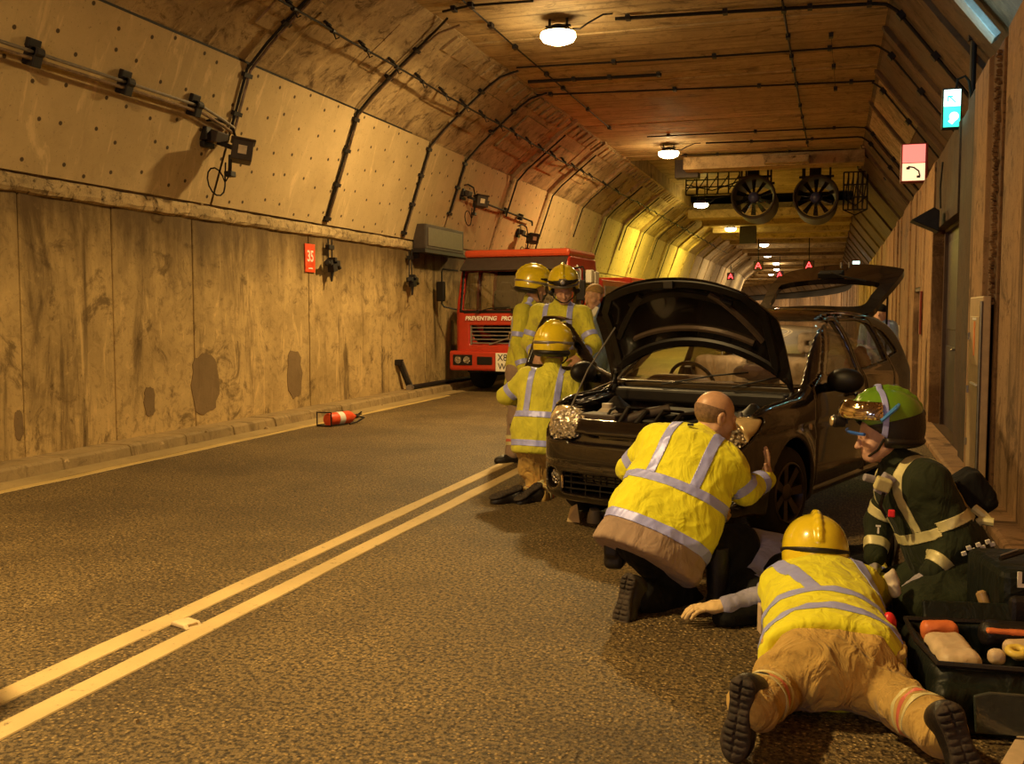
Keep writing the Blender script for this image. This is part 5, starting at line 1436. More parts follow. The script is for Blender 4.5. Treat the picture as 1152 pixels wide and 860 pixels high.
# tall emergency cabinet against the right wall
MAT['cab'] = simple('cream_cabinet', (.50, .34, .19), .45, .1, var=.1); MAT['orange'] = simple('orange_strip', (.80, .22, .05), .4)
t = thing('wall_cabinet', 'tall narrow brown cabinet with an orange strip on the right wall', 'cabinet', (1.17, 9.2, .06))
mb = MB(); mb.box((1.13, 8.56, .06), (1.19, 9.32, 1.58)); mb.build('casing', MAT['cab'], t, bev=.008)
mb = MB(); mb.box((1.12, 8.68, 1.02), (1.135, 9.20, 1.42)); mb.build('upper_door', MAT['cab'], t, bev=.004)
mb = MB(); mb.box((1.116, 8.88, 1.10), (1.12, 8.96, 1.38)); mb.build('orange_strip', MAT['orange'], t)
mb = MB(); mb.box((1.116, 8.82, 1.39), (1.121, 9.04, 1.41)); mb.box((1.116, 8.75, .86), (1.131, 9.1, .875)); mb.build('label', MAT['white'], t)
for z in (.35, .80, 1.25):
    mb = MB(); mb.cbox((1.125, 9.28, z), (.02, .03, .06)); mb.build('hinge', MAT['steel'], t)
mb = MB(); mb.tube([(1.12, 8.56, .1), (1.12, 8.56, 1.54)], .012, 8); mb.build('edge_rail', MAT['steel'], t, smooth=True)

# ---- jet fans -------------------------------------------------------------
MAT['fanblue'] = simple('fan_hub_blue', (.05, .05, .12), .4)
def jetfan(x, y, z, lab):
    t = thing('jet_fan', lab, 'fan', (x, y, z), 0)
    R = .55
    mb = MB(); mb.lathe((0, -1.1, 0), (0, 1, 0), [(0, R * .96), (-.06, R * 1.02), (-.02, R * 1.08), (.15, R * 1.06), (.3, R * 1.02), (2.2, R * 1.02), (2.25, R), (2.2, R * .93), (.1, R * .92), (.0, R * .96)], 40, caps=False); mb.build('casing', MAT['greybox'], t, world=False, smooth=True)
    mb = MB(); mb.lathe((0, -.95, 0), (0, 1, 0), [(-.12, .03), (-.08, .10), (0, .15), (.4, .16), (.42, .02)], 24); mb.build('hub', MAT['fanblue'], t, world=False, smooth=True)
    for i in range(10):
        a = 2 * PI * i / 10; M = Matrix.Rotation(a, 4, 'Y'); mb = MB(); mb.T = M
        mb.add([(-.03, -.90, .14), (.03, -.96, .14), (.065, -1.0, .48), (-.065, -.86, .48), (-.03, -.89, .14), (.03, -.95, .14), (.065, -.99, .48), (-.065, -.85, .48)], [(0, 1, 2, 3), (7, 6, 5, 4), (0, 4, 5, 1), (1, 5, 6, 2), (2, 6, 7, 3), (3, 7, 4, 0)])
        mb.build('blade', MAT['chrome'], t, world=False)
    for sy in (-.7, .8):
        mb = MB(); mb.beam((-.35, sy, .45), (-.35, sy, 5.75 - z), .05, .05, (0, 1, 0)); mb.beam((.35, sy, .45), (.35, sy, 5.75 - z), .05, .05, (0, 1, 0)); mb.beam((-.45, sy, .58), (.45, sy, .58), .06, .06, (0, 0, 1)); mb.build('hanger', MAT['blackmetal'], t, world=False)
    mb = MB(); mb.box((-.18, -.9, .55), (.12, -.6, .85)); mb.build('terminal_box', MAT['blackmetal'], t, world=False, bev=.01)
    return t
jetfan(-2.07, 29.0, 4.58, 'round jet fan hanging from the ceiling, the left of the pair'); jetfan(-.45, 29.0, 4.52, 'round jet fan hanging from the ceiling, the right of the pair')
def frame_truss(x0, x1, y, z0, z1, lab):
    t = thing('cable_frame', lab, 'frame', ((x0 + x1) / 2, y, z0)); mb = MB()
    for i in range(6): x = x0 + (x1 - x0) * i / 5; mb.beam((x, y, z0), (x, y, z1), .04, .04, (0, 1, 0))
    for k in range(4): z = z0 + (z1 - z0) * k / 3; mb.beam((x0, y, z), (x1, y, z), .035, .035)
    for i in range(5): x = x0 + (x1 - x0) * i / 5; mb.beam((x, y, z0 + .1), (x + (x1 - x0) / 5, y, z1 - .1), .03, .03)
    mb.build('lattice', MAT['blackmetal'], t)
    mb = MB(); mb.tube([(x0, y - .05, z0), ((x0 + x1) / 2, y - .1, z0 - .15), (x1, y - .05, z0)], .02, 6); mb.tube([(x0, y - .05, z0 + .3), ((x0 + x1) / 2, y - .1, z0 + .1), (x1, y - .05, z0 + .35)], .02, 6); mb.build('cables', MAT['cable'], t)
frame_truss(gy(772, 200, 31).x, gy(832, 200, 31).x, 31, gy(790, 219, 31).z, 5.7, 'dark lattice of bars and cables hanging left of the jet fans')
frame_truss(.25, .85, 28.4, 4.2, 5.2, 'dark lattice of bars hanging right of the jet fans')
o = MB().box((-1.62, 24.98, 5.04), (-.58, 25.28, 5.22)).build('duct_box', MAT['lip'], bev=.01); own_origin(o); tag(o, 'pale boxed duct under the concrete beam above the jet fans', 'duct')
o = MB().box((-3.9, 25.9, 4.9), (-3.3, 26.3, 5.36)).build('junction_cabinet', MAT['greybox'], bev=.01); own_origin(o); tag(o, 'dark boxy cabinet under the ceiling below the second lamp', 'box')
o = MB().box((-3.60, 41.5, 4.25), (-2.95, 41.9, 4.95)).build('hanging_cabinet', MAT['greybox'], bev=.01); own_origin(o); tag(o, 'small square cabinet hanging from the ceiling left of the far lamps', 'box')
# ---- red lane signals -----------------------------------------------------
MAT['redlit'] = emit('red_signal', (1.0, .03, .03), 14); MAT['redglow'] = simple('signal_face', (.03, .008, .008), .5)
for (px, py, Y, s, lab) in ((822, 311, 66, .9, 'red lane signal farthest left, low over the far road'), (853, 299, 52, .9, 'red lane signal beside the pale far lamps, second from left'), (877, 309, 66, .9, 'red lane signal third from left, low over the far road'), (910, 299, 52, 1.0, 'red lane signal farthest right, brightest of the four')):
    p = gy(px, py, Y); t = thing('lane_signal', lab, 'signal', p, 0, 'red lane signals')
    mb = MB(); mb.cbox((0, .08, 0), (.52 * s, .14, .52 * s)); mb.build('casing', MAT['blackmetal'], t, world=False)
    mb = MB(); mb.cbox((0, .0, 0), (.46 * s, .02, .46 * s)); mb.build('face', MAT['redglow'], t, world=False)
    mb = MB(); mb.beam((-.16 * s, -.02, -.17 * s), (0, -.02, .17 * s), .02, .06 * s, (0, 1, 0)); mb.beam((.16 * s, -.02, -.17 * s), (0, -.02, .17 * s), .02, .075 * s, (0, 1, 0)); mb.beam((-.1 * s, -.02, -.04), (.1 * s, -.02, -.04), .02, .05 * s, (0, 1, 0)); mb.build('lit_arrow', MAT['redlit'], t, world=False)
    mb = MB(); mb.beam((0, .08, .25 * s), (0, .08, 5.2 - p.z), .05, .05, (0, 1, 0)); mb.build('hanger', MAT['blackmetal'], t, world=False)
# ================================================================ people
MAT['skin'] = simple('skin', (.62, .36, .25), .5, var=.06, vs=30)
MAT['skind'] = simple('weathered_skin', (.56, .33, .20), .42, var=.08, vs=25)
MAT['hivis'] = fabric('hi_vis_yellow', (.80, .78, .03), .08, wr=.5, ws=10)
MAT['hivis2'] = fabric('worn_hi_vis_yellow', (.62, .60, .06), .15, wr=.6, ws=10, dirt=(.34, .30, .08))
MAT['strip'] = simple('blue_lit_reflective_tape', (.40, .44, 1.0), .42, .12, var=.08, vs=20)  # lilac glint of the blue strobes is put into the tape colour
MAT['strip2'] = simple('cream_reflective_tape', (.66, .60, .30), .45, .1, var=.08, vs=20)
MAT['tan'] = fabric('tan_fire_trousers', (.52, .34, .095), .18, wr=.9, ws=11, dirt=(.30, .18, .05))
MAT['brown'] = fabric('dull_brown_cloth', (.34, .24, .17), .12, wr=.5)
MAT['dark'] = fabric('black_cloth', (.004, .0035, .003), .25, wr=.5, sheen=0)
MAT['green'] = fabric('ambulance_green', (.020, .026, .010), .2, wr=.6, sheen=.03)
MAT['bluegrey'] = fabric('blue_grey_shirt', (.32, .31, .48), .15, wr=.6)
MAT['paleblue'] = fabric('pale_blue_cloth', (.36, .52, .85), .1, wr=.5)
MAT['helmet'] = simple('yellow_helmet', (.80, .62, .02), .25, var=.06, coat=.7)
MAT['helmgreen'] = simple('green_helmet', (.14, .30, .02), .3, var=.05, coat=.6)
MAT['leather'] = simple('black_boot_leather', (.012, .009, .008), .45, var=.3, bump=.3, bs=90)
MAT['sole'] = simple('dirty_rubber_sole', (.040, .028, .020), .8, var=.4, vs=40, bump=.4)
MAT['glovew'] = fabric('cream_glove_leather', (.72, .52, .26), .12)
MAT['gloveg'] = fabric('grey_nitrile_glove', (.36, .33, .38), .1)
MAT['hairg'] = simple('cropped_brown_hair', (.20, .12, .07), .8, var=.3, vs=60)
MAT['red2'] = simple('bright_red_plastic', (.80, .03, .04), .35)
MAT['redtape'] = simple('pink_red_tape', (.62, .16, .10), .5)
V = Vector


def nz(v): return Vector(v).normalized()


def basis(f, u):
    f = nz(f); s = f.cross(Vector(u)).normalized(); u = s.cross(f).normalized(); return s, f, u   # right, forward, up


def mat_basis(c, f, u, sc=1.0):
    s, f, u = basis(f, u); M = Matrix((s, f, u)).transposed().to_4x4() @ Matrix.Scale(sc, 4); M.translation = Vector(c); return M


def head_sdf(G, c, f, u, k=1.0, ears=True):
    s, f, u = basis(f, u); c = Vector(c); R = [tuple(s), tuple(f), tuple(u)]
    A = lambda a, b, d: c + (s * a + f * b + u * d) * k
    G.ell(A(0, -.015, .030), (.076 * k, .096 * k, .088 * k), R, .01)
    G.ell(A(0, .030, -.035), (.060 * k, .062 * k, .075 * k), R, .03)
    G.ell(A(0, .060, -.085), (.034 * k, .034 * k, .026 * k), R, .03)              # chin
    for q in (-1, 1):
        G.ell(A(.040 * q, .056, -.030), (.026 * k, .026 * k, .024 * k), R, .02)  # cheek
        G.cap(A(.050 * q, -.005, -.055), A(.022 * q, .062, -.092), .020 * k, .018 * k, .02)  # jaw
        G.ell(A(.031 * q, .096, .006), (.018 * k, .012 * k, .011 * k), R, .012, cut=True)    # socket
        G.ell(A(.031 * q, .078, .004), (.013 * k, .013 * k, .012 * k), R, .003)
        G.cap(A(.014 * q, .088, .024), A(.048 * q, .074, .022), .009 * k, .007 * k, .012)    # brow
        if ears:
            G.ell(A(.078 * q, -.006, -.005), (.010 * k, .020 * k, .032 * k), R, .006); G.ell(A(.088 * q, -.002, -.002), (.007 * k, .010 * k, .016 * k), R, .004, cut=True)
    G.cap(A(0, .090, .012), A(0, .112, -.026), .008 * k, .013 * k, .010)              # nose
    for q in (-1, 1): G.ell(A(.011 * q, .103, -.030), (.008 * k, .009 * k, .007 * k), R, .006)
    G.cap(A(-.018, .086, -.056), A(.018, .086, -.056), .008 * k, .008 * k, .008); G.cap(A(-.015, .086, -.067), A(.015, .086, -.067), .009 * k, .009 * k, .005)
    G.cap(A(-.026, .096, -.0615), A(.026, .096, -.0615), .0035 * k, .0035 * k, .003, cut=True)


def hand_sdf(G, w, d, n, curl=.4, k=1.0, side=1, spread=.12, thumb=.6):
    """hand from wrist w pointing along d, n = back-of-hand normal, side = +1 thumb towards d x n"""
    d = nz(d); n = Vector(n); n = (n - d * n.dot(d)).normalized(); t = d.cross(n) * side; w = Vector(w)
    A = lambda a, b, c: w + (d * a + t * b + n * c) * k
    R = [tuple(d), tuple(t), tuple(n)]
    G.ell(A(.050, 0, 0), (.052 * k, .042 * k, .016 * k), R, .015); G.cap(A(0, 0, 0), A(.04, 0, 0), .024 * k, .026 * k, .015, flat=(tuple(t), 1.2))
    for i in range(4):
        b = .031 - .0205 * i; L = [.072, .080, .075, .060][i]; r = [.0092, .0095, .0092, .0082][i]
        a0 = .088 - .004 * abs(i - 1.2); p = A(a0, b, 0); ang = 0; sp = (1.5 - i) * spread
        dd = (d + t * sp).normalized()
        for j, fr in enumerate((.45, .30, .25)):
            ang += curl * (.7 + .5 * (j > 0)); v = dd * math.cos(ang) - n * math.sin(ang); q = p + v * L * fr * k
            G.cap(p, q, r * k, r * .92 * k, .004); p = q; r *= .93
    p = A(.022, .034, -.004); v = (d * math.cos(thumb) + t * math.sin(thumb) - n * .25).normalized(); q = p + v * .036 * k; G.cap(A(.012, .018, -.002), p, .015 * k, .013 * k, .01); G.cap(p, q, .0125 * k, .011 * k, .006)
    v2 = (v + d * .35 - n * .2).normalized(); G.cap(q, q + v2 * .030 * k, .011 * k, .009 * k, .004)


def capmask(C, a, b, ra, rb, flat=None):
    a = np.array(a); b = np.array(b); e = b - a; L = e @ e + 1e-9; q = C - a; t = np.clip(q @ e / L, 0, 1); q = q - t[:, None] * e; d2 = (q * q).sum(1); r = ra + (rb - ra) * t
    if flat:
        n = np.array(flat[0]); n = n / np.linalg.norm(n); qn = q @ n; return (np.sqrt(np.maximum(d2 - qn * qn, 0) + (qn / flat[1]) ** 2) - r)
    return np.sqrt(d2) - r


def cut_band(me, maskfn, planes, mat, parent, off=.004, name='reflective_band'):
    n = len(me.polygons); C = np.empty(n * 3, np.float64); me.polygons.foreach_get('center', C); C = C.reshape(-1, 3)
    m = np.ones(n, bool) if maskfn is None else maskfn(C)
    for p, nn in planes: m &= ((C - np.array(p)) @ np.array(nz(nn))) > -.03
    if not m.any(): return None
    bm = bmesh.new(); bm.from_mesh(me); bm.faces.ensure_lookup_table()
    bmesh.ops.delete(bm, geom=[bm.faces[i] for i in np.nonzero(~m)[0]], context='FACES')
    for p, nn in planes: bmesh.ops.bisect_plane(bm, geom=bm.verts[:] + bm.edges[:] + bm.faces[:], plane_co=Vector(p), plane_no=Vector(nn), clear_inner=True)
    if not bm.faces: bm.free(); return None
    bm.normal_update()
    for v, q in [(v, v.normal.copy()) for v in bm.verts]: v.co += q * off
    r = bpy.data.meshes.new(name); bm.to_mesh(r); bm.free(); r.polygons.foreach_set('use_smooth', [True] * len(r.polygons))
    o = link_mesh(name, r, mat, parent)
    s = o.modifiers.new('thickness', 'SOLIDIFY'); s.thickness = .003; s.offset = -1
    return o


# ---- shared pieces, built once and copied ------------------------------------
def make_boot(top=.40):
    g = Grid((-.09, -.13, -.03), (.09, .24, .40), .006)
    g.cap((0, -.035 if top > .3 else -.02, top), (0, -.02, .12), .062, .052, .02); g.cap((0, -.03, .11), (0, -.05, .055), .050, .042, .03)
    g.cap((0, -.03, .075), (0, .10, .055), .050, .042, .04, flat=((1, 0, 0), 1.0)); g.ell((0, .125, .050), (.050, .068, .042), k=.03)
    for z in (.13, .17, .21): g.cap((-.03, .03 - (z - .13) * .3, z), (.03, .03 - (z - .13) * .3, z), .008, .008, .008)
    X, Y, Z = g.full(); g.D = smax(g.D, (.018 - Z) + 0 * X + 0 * Y, .006); m = g.mesh('boot')
    s = Grid((-.09, -.13, -.03), (.09, .24, .08), .005)
    s.ell((0, .12, .012), (.052, .075, .020), k=.01); s.bx((0, .02, .012), (.038, .09, .016), rad=.015, k=.02); s.ell((0, -.05, .008), (.042, .046, .022), k=.02)
    X, Y, Z = s.full()
    s.D = np.maximum(s.D, -(Z - (-.012)) + 0 * X + 0 * Y)
    gro = (np.abs(((Y + .01 * np.sign(X) * 0) / .024) % 1 - .5) - .16) * .024
    s.D = np.maximum(s.D, -np.maximum(gro + 0 * X, Z + .0)).astype(np.float32)
    cl = np.maximum(np.abs(X) - .004, Z + 0); s.D = np.maximum(s.D, -(cl + 0 * Y)).astype(np.float32)
    return m, s.mesh('sole')


BOOT = make_boot(); BOOT = (BOOT[0], BOOT[1], make_boot(.20)[0])


def boot(parent, ankle, toe, down, sc=1.0, mat='leather', short=False):
    """ankle joint, toe direction, direction from ankle to sole"""
    M = mat_basis(Vector(ankle) + nz(down) * .09 * sc, toe, -Vector(down), sc)
    m = BOOT[2 if short else 0].copy(); m.transform(M); o = link_mesh('boot', m, MAT[mat], parent)
    m = BOOT[1].copy(); m.transform(M); link_mesh('sole', m, MAT['sole'], o)
    return o


def make_helmet():
    g = Grid((-.2, -.23, -.17), (.2, .23, .22), .006)
    g.ell((0, -.01, .035), (.132, .162, .135), k=.01); g.ell((0, -.045, -.03), (.128, .125, .11), k=.04)
    ap = [(0, -.01 + .158 * math.sin(math.radians(q)), .035 + .137 * math.cos(math.radians(q))) for q in range(-80, 81, 16)]
    for a_, b_ in zip(ap, ap[1:]): g.cap(a_, b_, .016, .016, .008)
    for q in (-1, 1): g.cap((.06 * q, .09, .115), (.06 * q, -.11, .095), .007, .007, .01)
    X, Y, Z = g.full()
    rim = -.055 - .35 * np.minimum(Y + .02, 0) * 0 + .10 * np.clip(Y / .15, -.1, 1)           # higher over the face
    g.D = smax(g.D, (rim - Z) + 0 * X, .006)
    g.ell((0, -.01, -.02), (.112, .140, .125), k=.005, cut=True); g.ell((0, -.03, -.08), (.112, .115, .10), k=.005, cut=True)
    shell = g.mesh('shell')
    b = Grid((-.2, -.24, -.2), (.2, .24, .1), .006)
    b.ell((0, -.025, -.060), (.142, .158, .045), k=.01); b.ell((0, -.02, -.055), (.104, .115, .09), k=.01, cut=True); X, Y, Z = b.full(); b.D = smax(b.D, Y - .03 + 0 * X + 0 * Z, .01)
    neck = b.mesh('neck_guard')
    v = Grid((-.2, -.1, -.1), (.2, .24, .16), .006)
    v.ell((0, .0, .045), (.140, .172, .110), k=.01); v.ell((0, .0, .04), (.134, .164, .108), k=.005, cut=True); X, Y, Z = v.full()
    v.D = smax(smax(v.D, .045 - Y + 0 * X + 0 * Z, .004), np.abs(Z - .050) - .030 + np.abs(X) * .15 + 0 * Y, .004)
    visor = v.mesh('front_plate')
    s = Grid((-.18, -.2, -.1), (.18, .2, .16), .006)
    s.ell((0, -.012, .032), (.140, .172, .141), k=.01); X, Y, Z = s.full(); s.D = smax(s.D, np.abs(Z - .012) - .012 + 0 * X + 0 * Y, .003); s.ell((0, -.01, .035), (.128, .158, .132), k=.004, cut=True)
    band_ = s.mesh('helmet_band')
    mb = MB(); mb.lathe((0, .163, .055), (0, 1, .25), [(0, .022), (.008, .022), (.012, .012)], 8); mb.box((-.03, .150, .03), (.03, .163, .085))
    return shell, neck, visor, band_, mb


HELM = make_helmet()


def helmet(parent, c, f, u, sc=1.0, color='helmet', plate='leather', badge=True, bandm='steel'):
    M = mat_basis(c, f, u, sc)
    def cp(m, name, mat, par):
        q = m.copy(); q.transform(M); return link_mesh(name, q, MAT[mat], par)
    o = cp(HELM[0], 'helmet', color, parent)
    cp(HELM[1], 'neck_guard', 'leather', o); cp(HELM[2], 'front_plate', plate, o)
    if bandm: cp(HELM[3], 'helmet_band', bandm, o)
    if badge:
        mb = MB(); mb.v = [tuple(M @ Vector(v)) for v in HELM[4].v]; mb.f = HELM[4].f; mb.mi = HELM[4].mi; mb.build('badge', MAT['steel'], o)
    mb = MB()
    for q in (-1, 1):
        mb.tube([M @ V((q * .10, .03, -.05)), M @ V((q * .085, .05, -.10)), M @ V((q * .03, .07, -.135)), M @ V((0, .075, -.14))], .006 * sc, 6)
    mb.build('chin_strap', MAT['leather'], o, smooth=True)
    return o


def gridfor(pts, pad, h):
    a = np.array([list(p) for p in pts]); return Grid(a.min(0) - pad, a.max(0) + pad, h)


def person(name_label, J, jacket='hivis', trousers='tan', strip='strip', hb=.006, hj=.008, head_f=(0, -1, 0), head_u=(0, 0, 1), hk=1.0, skin='skin',
           fat=1.0, torso_w=1.5, gloves=(None, None), hands=None, style='fire', folds=.0045, group=None, seed=1, ears=True, boots=True, hemx=0.0, legfold=.004, legx=0, bandt=((.50, .60, 'strip2'), (.60, .67, 'redtape'), (.67, .76, 'strip2')), strapx=.115, bw=.048, hemband=True, straps=True, cuffs='strip', jk=None):
    """J: world joints. lateral axis from the shoulders"""
    J = {k: Vector(v) for k, v in J.items()}
    base = Vector(((J['ankL'].x + J['ankR'].x + J['hipL'].x) / 3, (J['ankL'].y + J['ankR'].y + J['hipL'].y) / 3, 0))
    t = thing('person', name_label, 'person', base, 0, group)
    lat = nz(J['shR'] - J['shL']); latp = nz(J['hipR'] - J['hipL']); pel = (J['hipL'] + J['hipR']) / 2; che = J['chest']; neck = J['neck']; fl = (tuple(lat), torso_w); fp = (tuple(latp), 1.45)
    # ---- body, one continuous surface
    hl = hands or {}
    G = gridfor(list(J.values()), .26, hb)
    G.cap(pel, che, .085 * fat, .10 * fat, .05, flat=fl); G.cap(che, neck, .085, .06, .05)
    G.cap(neck, J['head'] + (J['neck'] - J['head']) * .35, .058 * hk, .056 * hk, .03)
    for s in 'LR':
        G.cap(J['sh' + s], J['el' + s], .052, .042, .04); G.cap(J['el' + s], J['wr' + s], .042, .027, .02); G.cap(che, J['sh' + s], .07, .055, .04)
        G.cap(J['hip' + s], J['kn' + s], .080, .055, .05); G.cap(J['kn' + s], J['ank' + s], .052, .036, .03); G.cap(pel, J['hip' + s], .09, .08, .05)
        if s in hl and hl[s].get('glove') is None: hand_sdf(G, J['wr' + s], hl[s]['d'], hl[s]['n'], hl[s].get('curl', .35), hl[s].get('k', 1.0), hl[s].get('side', 1), thumb=hl[s].get('thumb', .6))
    head_sdf(G, J['head'], head_f, head_u, hk, ears)
    G.build('body', MAT[skin], t)
    for s in 'LR':
        if s in hl and hl[s].get('glove'):
            g = gridfor([J['wr' + s], J['wr' + s] + nz(hl[s]['d']) * .2], .10, .004); hand_sdf(g, J['wr' + s], hl[s]['d'], hl[s]['n'], hl[s].get('curl', .35), hl[s].get('k', 1.12), hl[s].get('side', 1)); g.cap(J['wr' + s] + (J['el' + s] - J['wr' + s]) * .15, J['wr' + s], .040, .032, .02)
            g.build('glove', MAT[hl[s]['glove']], t)
    # ---- trousers
    if trousers:
        G = gridfor([J[k] for k in ('hipL', 'hipR', 'knL', 'knR', 'ankL', 'ankR')] + [pel, che], .22, hj)
        up = nz(che - pel); G.cap(pel - up * .02, pel + up * .16, .125 * fat, .115 * fat, .05, flat=fp)
        for s in 'LR':
            h, k_, a = J['hip' + s], J['kn' + s], J['ank' + s]
            G.cap(h + (pel - h) * .35, h, .125, .115, .05); G.cap(h, k_, .115 * fat, .088, .05); G.ell(k_, (.09, .09, .09), k=.04); G.cap(k_, a - (a - k_) * (.10 if legx == 0 else -legx), .088, .084, .04)
            if style == 'fire':
                th = (h + k_) / 2; G.ell(th + latp * (.09 if s == 'R' else -.09), (.05, .07, .07), k=.04)
        G.folds(legfold, 17, seed + 3)
        m = G.mesh('trousers')
        if style == 'fire':
            for s in 'LR':
                k_, a = J['kn' + s], J['ank' + s]; ax = nz(a - k_); L = (a - k_).length
                for t0, t1, mt in bandt:
                    cut_band(m, lambda C, k_=k_, a=a: capmask(C, k_, a, 0, 0) < .125, [(k_ + ax * L * t0, ax), (k_ + ax * L * t1, -ax)], MAT[mt], t, .003, 'leg_band')
        link_mesh('trousers', m, MAT[trousers], t)
    # ---- jacket
    if jacket:
        G = gridfor([J[k] for k in ('shL', 'shR', 'elL', 'elR', 'wrL', 'wrR', 'neck', 'chest', 'hipL', 'hipR')], .26, hj)
        up = nz(che - pel); hem = pel - up * (.06 + hemx)
        rr = jk or (.150, .140, .135)
        G.cap(hem, pel + up * .12, rr[0] * fat, rr[1] * fat, .05, flat=(tuple(latp), 1.42)); G.cap(pel + up * .1, che, rr[1] * fat, rr[2] * fat, .07, flat=fl); G.cap(che, neck - (neck - che) * .25, .12 * fat, .075, .06, flat=(tuple(lat), 1.25))
        G.cap(neck - nz(J['head'] - neck) * .02, neck + nz(J['head'] - neck) * .035, .078, .072, .02)
        segs = []
        for s in 'LR':
            a, b, c = J['sh' + s], J['el' + s], J['wr' + s]
            G.cap(che + (neck - che) * .4, a, .085, .080, .05); G.cap(a, b, .080, .068, .05); G.cap(b, c - (c - b) * .06, .070, .054, .03); segs += [(a, b, .080, .068), (b, c, .070, .054)]
        G.folds(folds, 15, seed); G.folds(folds * .5, 34, seed + 9)
        # open hem and neck so that the garment is not a balloon
        X, Y, Z = G.full(); h2 = hem
        G.D = smax(G.D, ((h2.x - X) * up.x + (h2.y - Y) * up.y + (h2.z - Z) * up.z - .05).astype(np.float32), .02)
        m = G.mesh('jacket')
        dT = lambda C: np.minimum(capmask(C, pel - up * .1, che, rr[0] * fat, rr[2] * fat, fl), capmask(C, che, neck, .12, .08, fl))
        dA = lambda C: np.min([capmask(C, a, b, r0, r1) for a, b, r0, r1 in segs], 0)
        H = (che - pel).length; tor = lambda C: dT(C) < dA(C) - .004
        w = bw
        if strip and straps:
            nn = up
            zs = [.48] if strapx < .15 else [.42, .12]
            for z in zs: cut_band(m, tor, [(pel + up * (H * z), nn), (pel + up * (H * z + w), -nn)], MAT[strip], t)
            if hemband: cut_band(m, tor, [(pel + up * (-.02), nn), (pel + up * (-.02 + w), -nn)], MAT[strip], t)
            for q in (-1, 1):
                cut_band(m, lambda C: tor(C) | (dT(C) < .03), [(che + lat * (q * strapx - w / 2), lat), (che + lat * (q * strapx + w / 2), -lat), (pel + up * (H * zs[0] + w), nn)], MAT[strip], t)
        if strip:
            for s in 'LR':
                a, b, c = J['sh' + s], J['el' + s], J['wr' + s]
                ax = nz(b - a); L = (b - a).length; cut_band(m, lambda C, a=a, b=b: (capmask(C, a, b, .08, .068) < .035) & ~tor(C), [(a + ax * (L * .62), ax), (a + ax * (L * .62 + w), -ax)], MAT[strip], t, name='sleeve_band')
                ax = nz(c - b); L = (c - b).length; cut_band(m, lambda C, b=b, c=c: (capmask(C, b, c, .07, .054) < .03) & ~tor(C), [(b + ax * (L * .55), ax), (b + ax * (L * .55 + w), -ax)], MAT[strip], t, name='sleeve_band')
        if isinstance(jacket, (tuple, list)):      # two-colour garment: lower skirt in another cloth
            jm, lower, z = jacket
            m2 = m.copy(); bm = bmesh.new(); bm.from_mesh(m2); bmesh.ops.bisect_plane(bm, geom=bm.verts[:] + bm.edges[:] + bm.faces[:], plane_co=pel + up * z, plane_no=up, clear_outer=True); bm.to_mesh(m2); bm.free(); link_mesh('jacket_skirt', m2, MAT[lower], t)
            bm = bmesh.new(); bm.from_mesh(m); bmesh.ops.bisect_plane(bm, geom=bm.verts[:] + bm.edges[:] + bm.faces[:], plane_co=pel + up * z, plane_no=up, clear_inner=True); bm.to_mesh(m); bm.free(); jacket = jm
        link_mesh('jacket', m, MAT[jacket], t)
    return t


P = gy
# ---- A: bald man crouching in the foreground ---------------------------------
JA = dict(head=P(805, 469, 5.14), neck=P(789, 496, 5.10), chest=P(777, 516, 5.04), shL=P(738, 496, 5.08), shR=P(818, 524, 5.02), elL=P(708, 528, 5.18), elR=P(838, 554, 5.08), wrL=P(792, 569, 5.02), wrR=P(862, 539, 5.26),
          hipL=P(720, 600, 4.78), hipR=P(757, 612, 4.86), knL=P(772, 683, 5.04), knR=P(832, 612, 5.12), ankL=P(716, 668, 4.66), ankR=P(812, 684, 4.98))
man = person('bald man in a bright yellow hi-vis coat crouching beside the car with one hand raised', JA, jacket=('hivis', 'brown', -.02), trousers='dark', hb=.0055, hj=.007, head_f=(.80, .50, -.30), head_u=(.15, .1, 1), hk=1.08, skin='skind',
             fat=1.12, style='work', hemx=.03, seed=4, hemband=True, jk=(.185, .165, .155), folds=.005,
             hands={'R': dict(d=(.06, .05, 1), n=(.93, .25, 0), curl=.14, side=-1, thumb=.4), 'L': dict(d=(.9, .1, -.1), n=(.1, -.7, .7), curl=.55, side=1)})
s, f, u = basis((.80, .50, -.30), (.15, .1, 1)); hc = JA['head']
g = Grid(hc - V((.16, .16, .16)), hc + V((.16, .16, .16)), .005); Rr = [tuple(s), tuple(f), tuple(u)]; g.ell(hc + (f * -.015 + u * .030) * 1.08, (.0795 * 1.08, .0995 * 1.08, .091 * 1.08), Rr, .004)
X, Y, Z = g.full(); dd = (X - hc.x) * u.x + (Y - hc.y) * u.y + (Z - hc.z) * u.z; ff = (X - hc.x) * f.x + (Y - hc.y) * f.y + (Z - hc.z) * f.z
g.D = smax(smax(g.D, (dd - .045 + 1.1 * np.maximum(ff, 0)).astype(np.float32), .01), (ff - .02 - 0 * dd).astype(np.float32), .01); g.D = smax(g.D, (-.065 - dd).astype(np.float32), .01)
g.build('cropped_hair', MAT['hairg'], man)
boot(man, JA['ankL'], nz((-.15, -.35, -1)), nz((-.45, -.85, .25)), 1.0); boot(man, JA['ankR'], (.7, .5, 0), (0, 0, -1), 1.0)
g = Grid(P(690, 622, 4.8) - V((.15, .15, .15)), P(690, 622, 4.8) + V((.15, .15, .15)), .006); c = P(692, 620, 4.80); g.bx(c, (.05, .06, .085), rad=.03); g.bx(c + V((-.01, -.05, .02)), (.035, .02, .04), rad=.015, k=.01); g.build('belt_pouch', MAT['leather'], man)
mb = MB(); mb.tube([P(782, 585, 4.80), P(786, 600, 4.74), P(780, 614, 4.70), P(768, 618, 4.70), P(752, 621, 4.72), P(744, 620, 4.74)], .004, 6); mb.build('cord', MAT['white'], man, smooth=True)
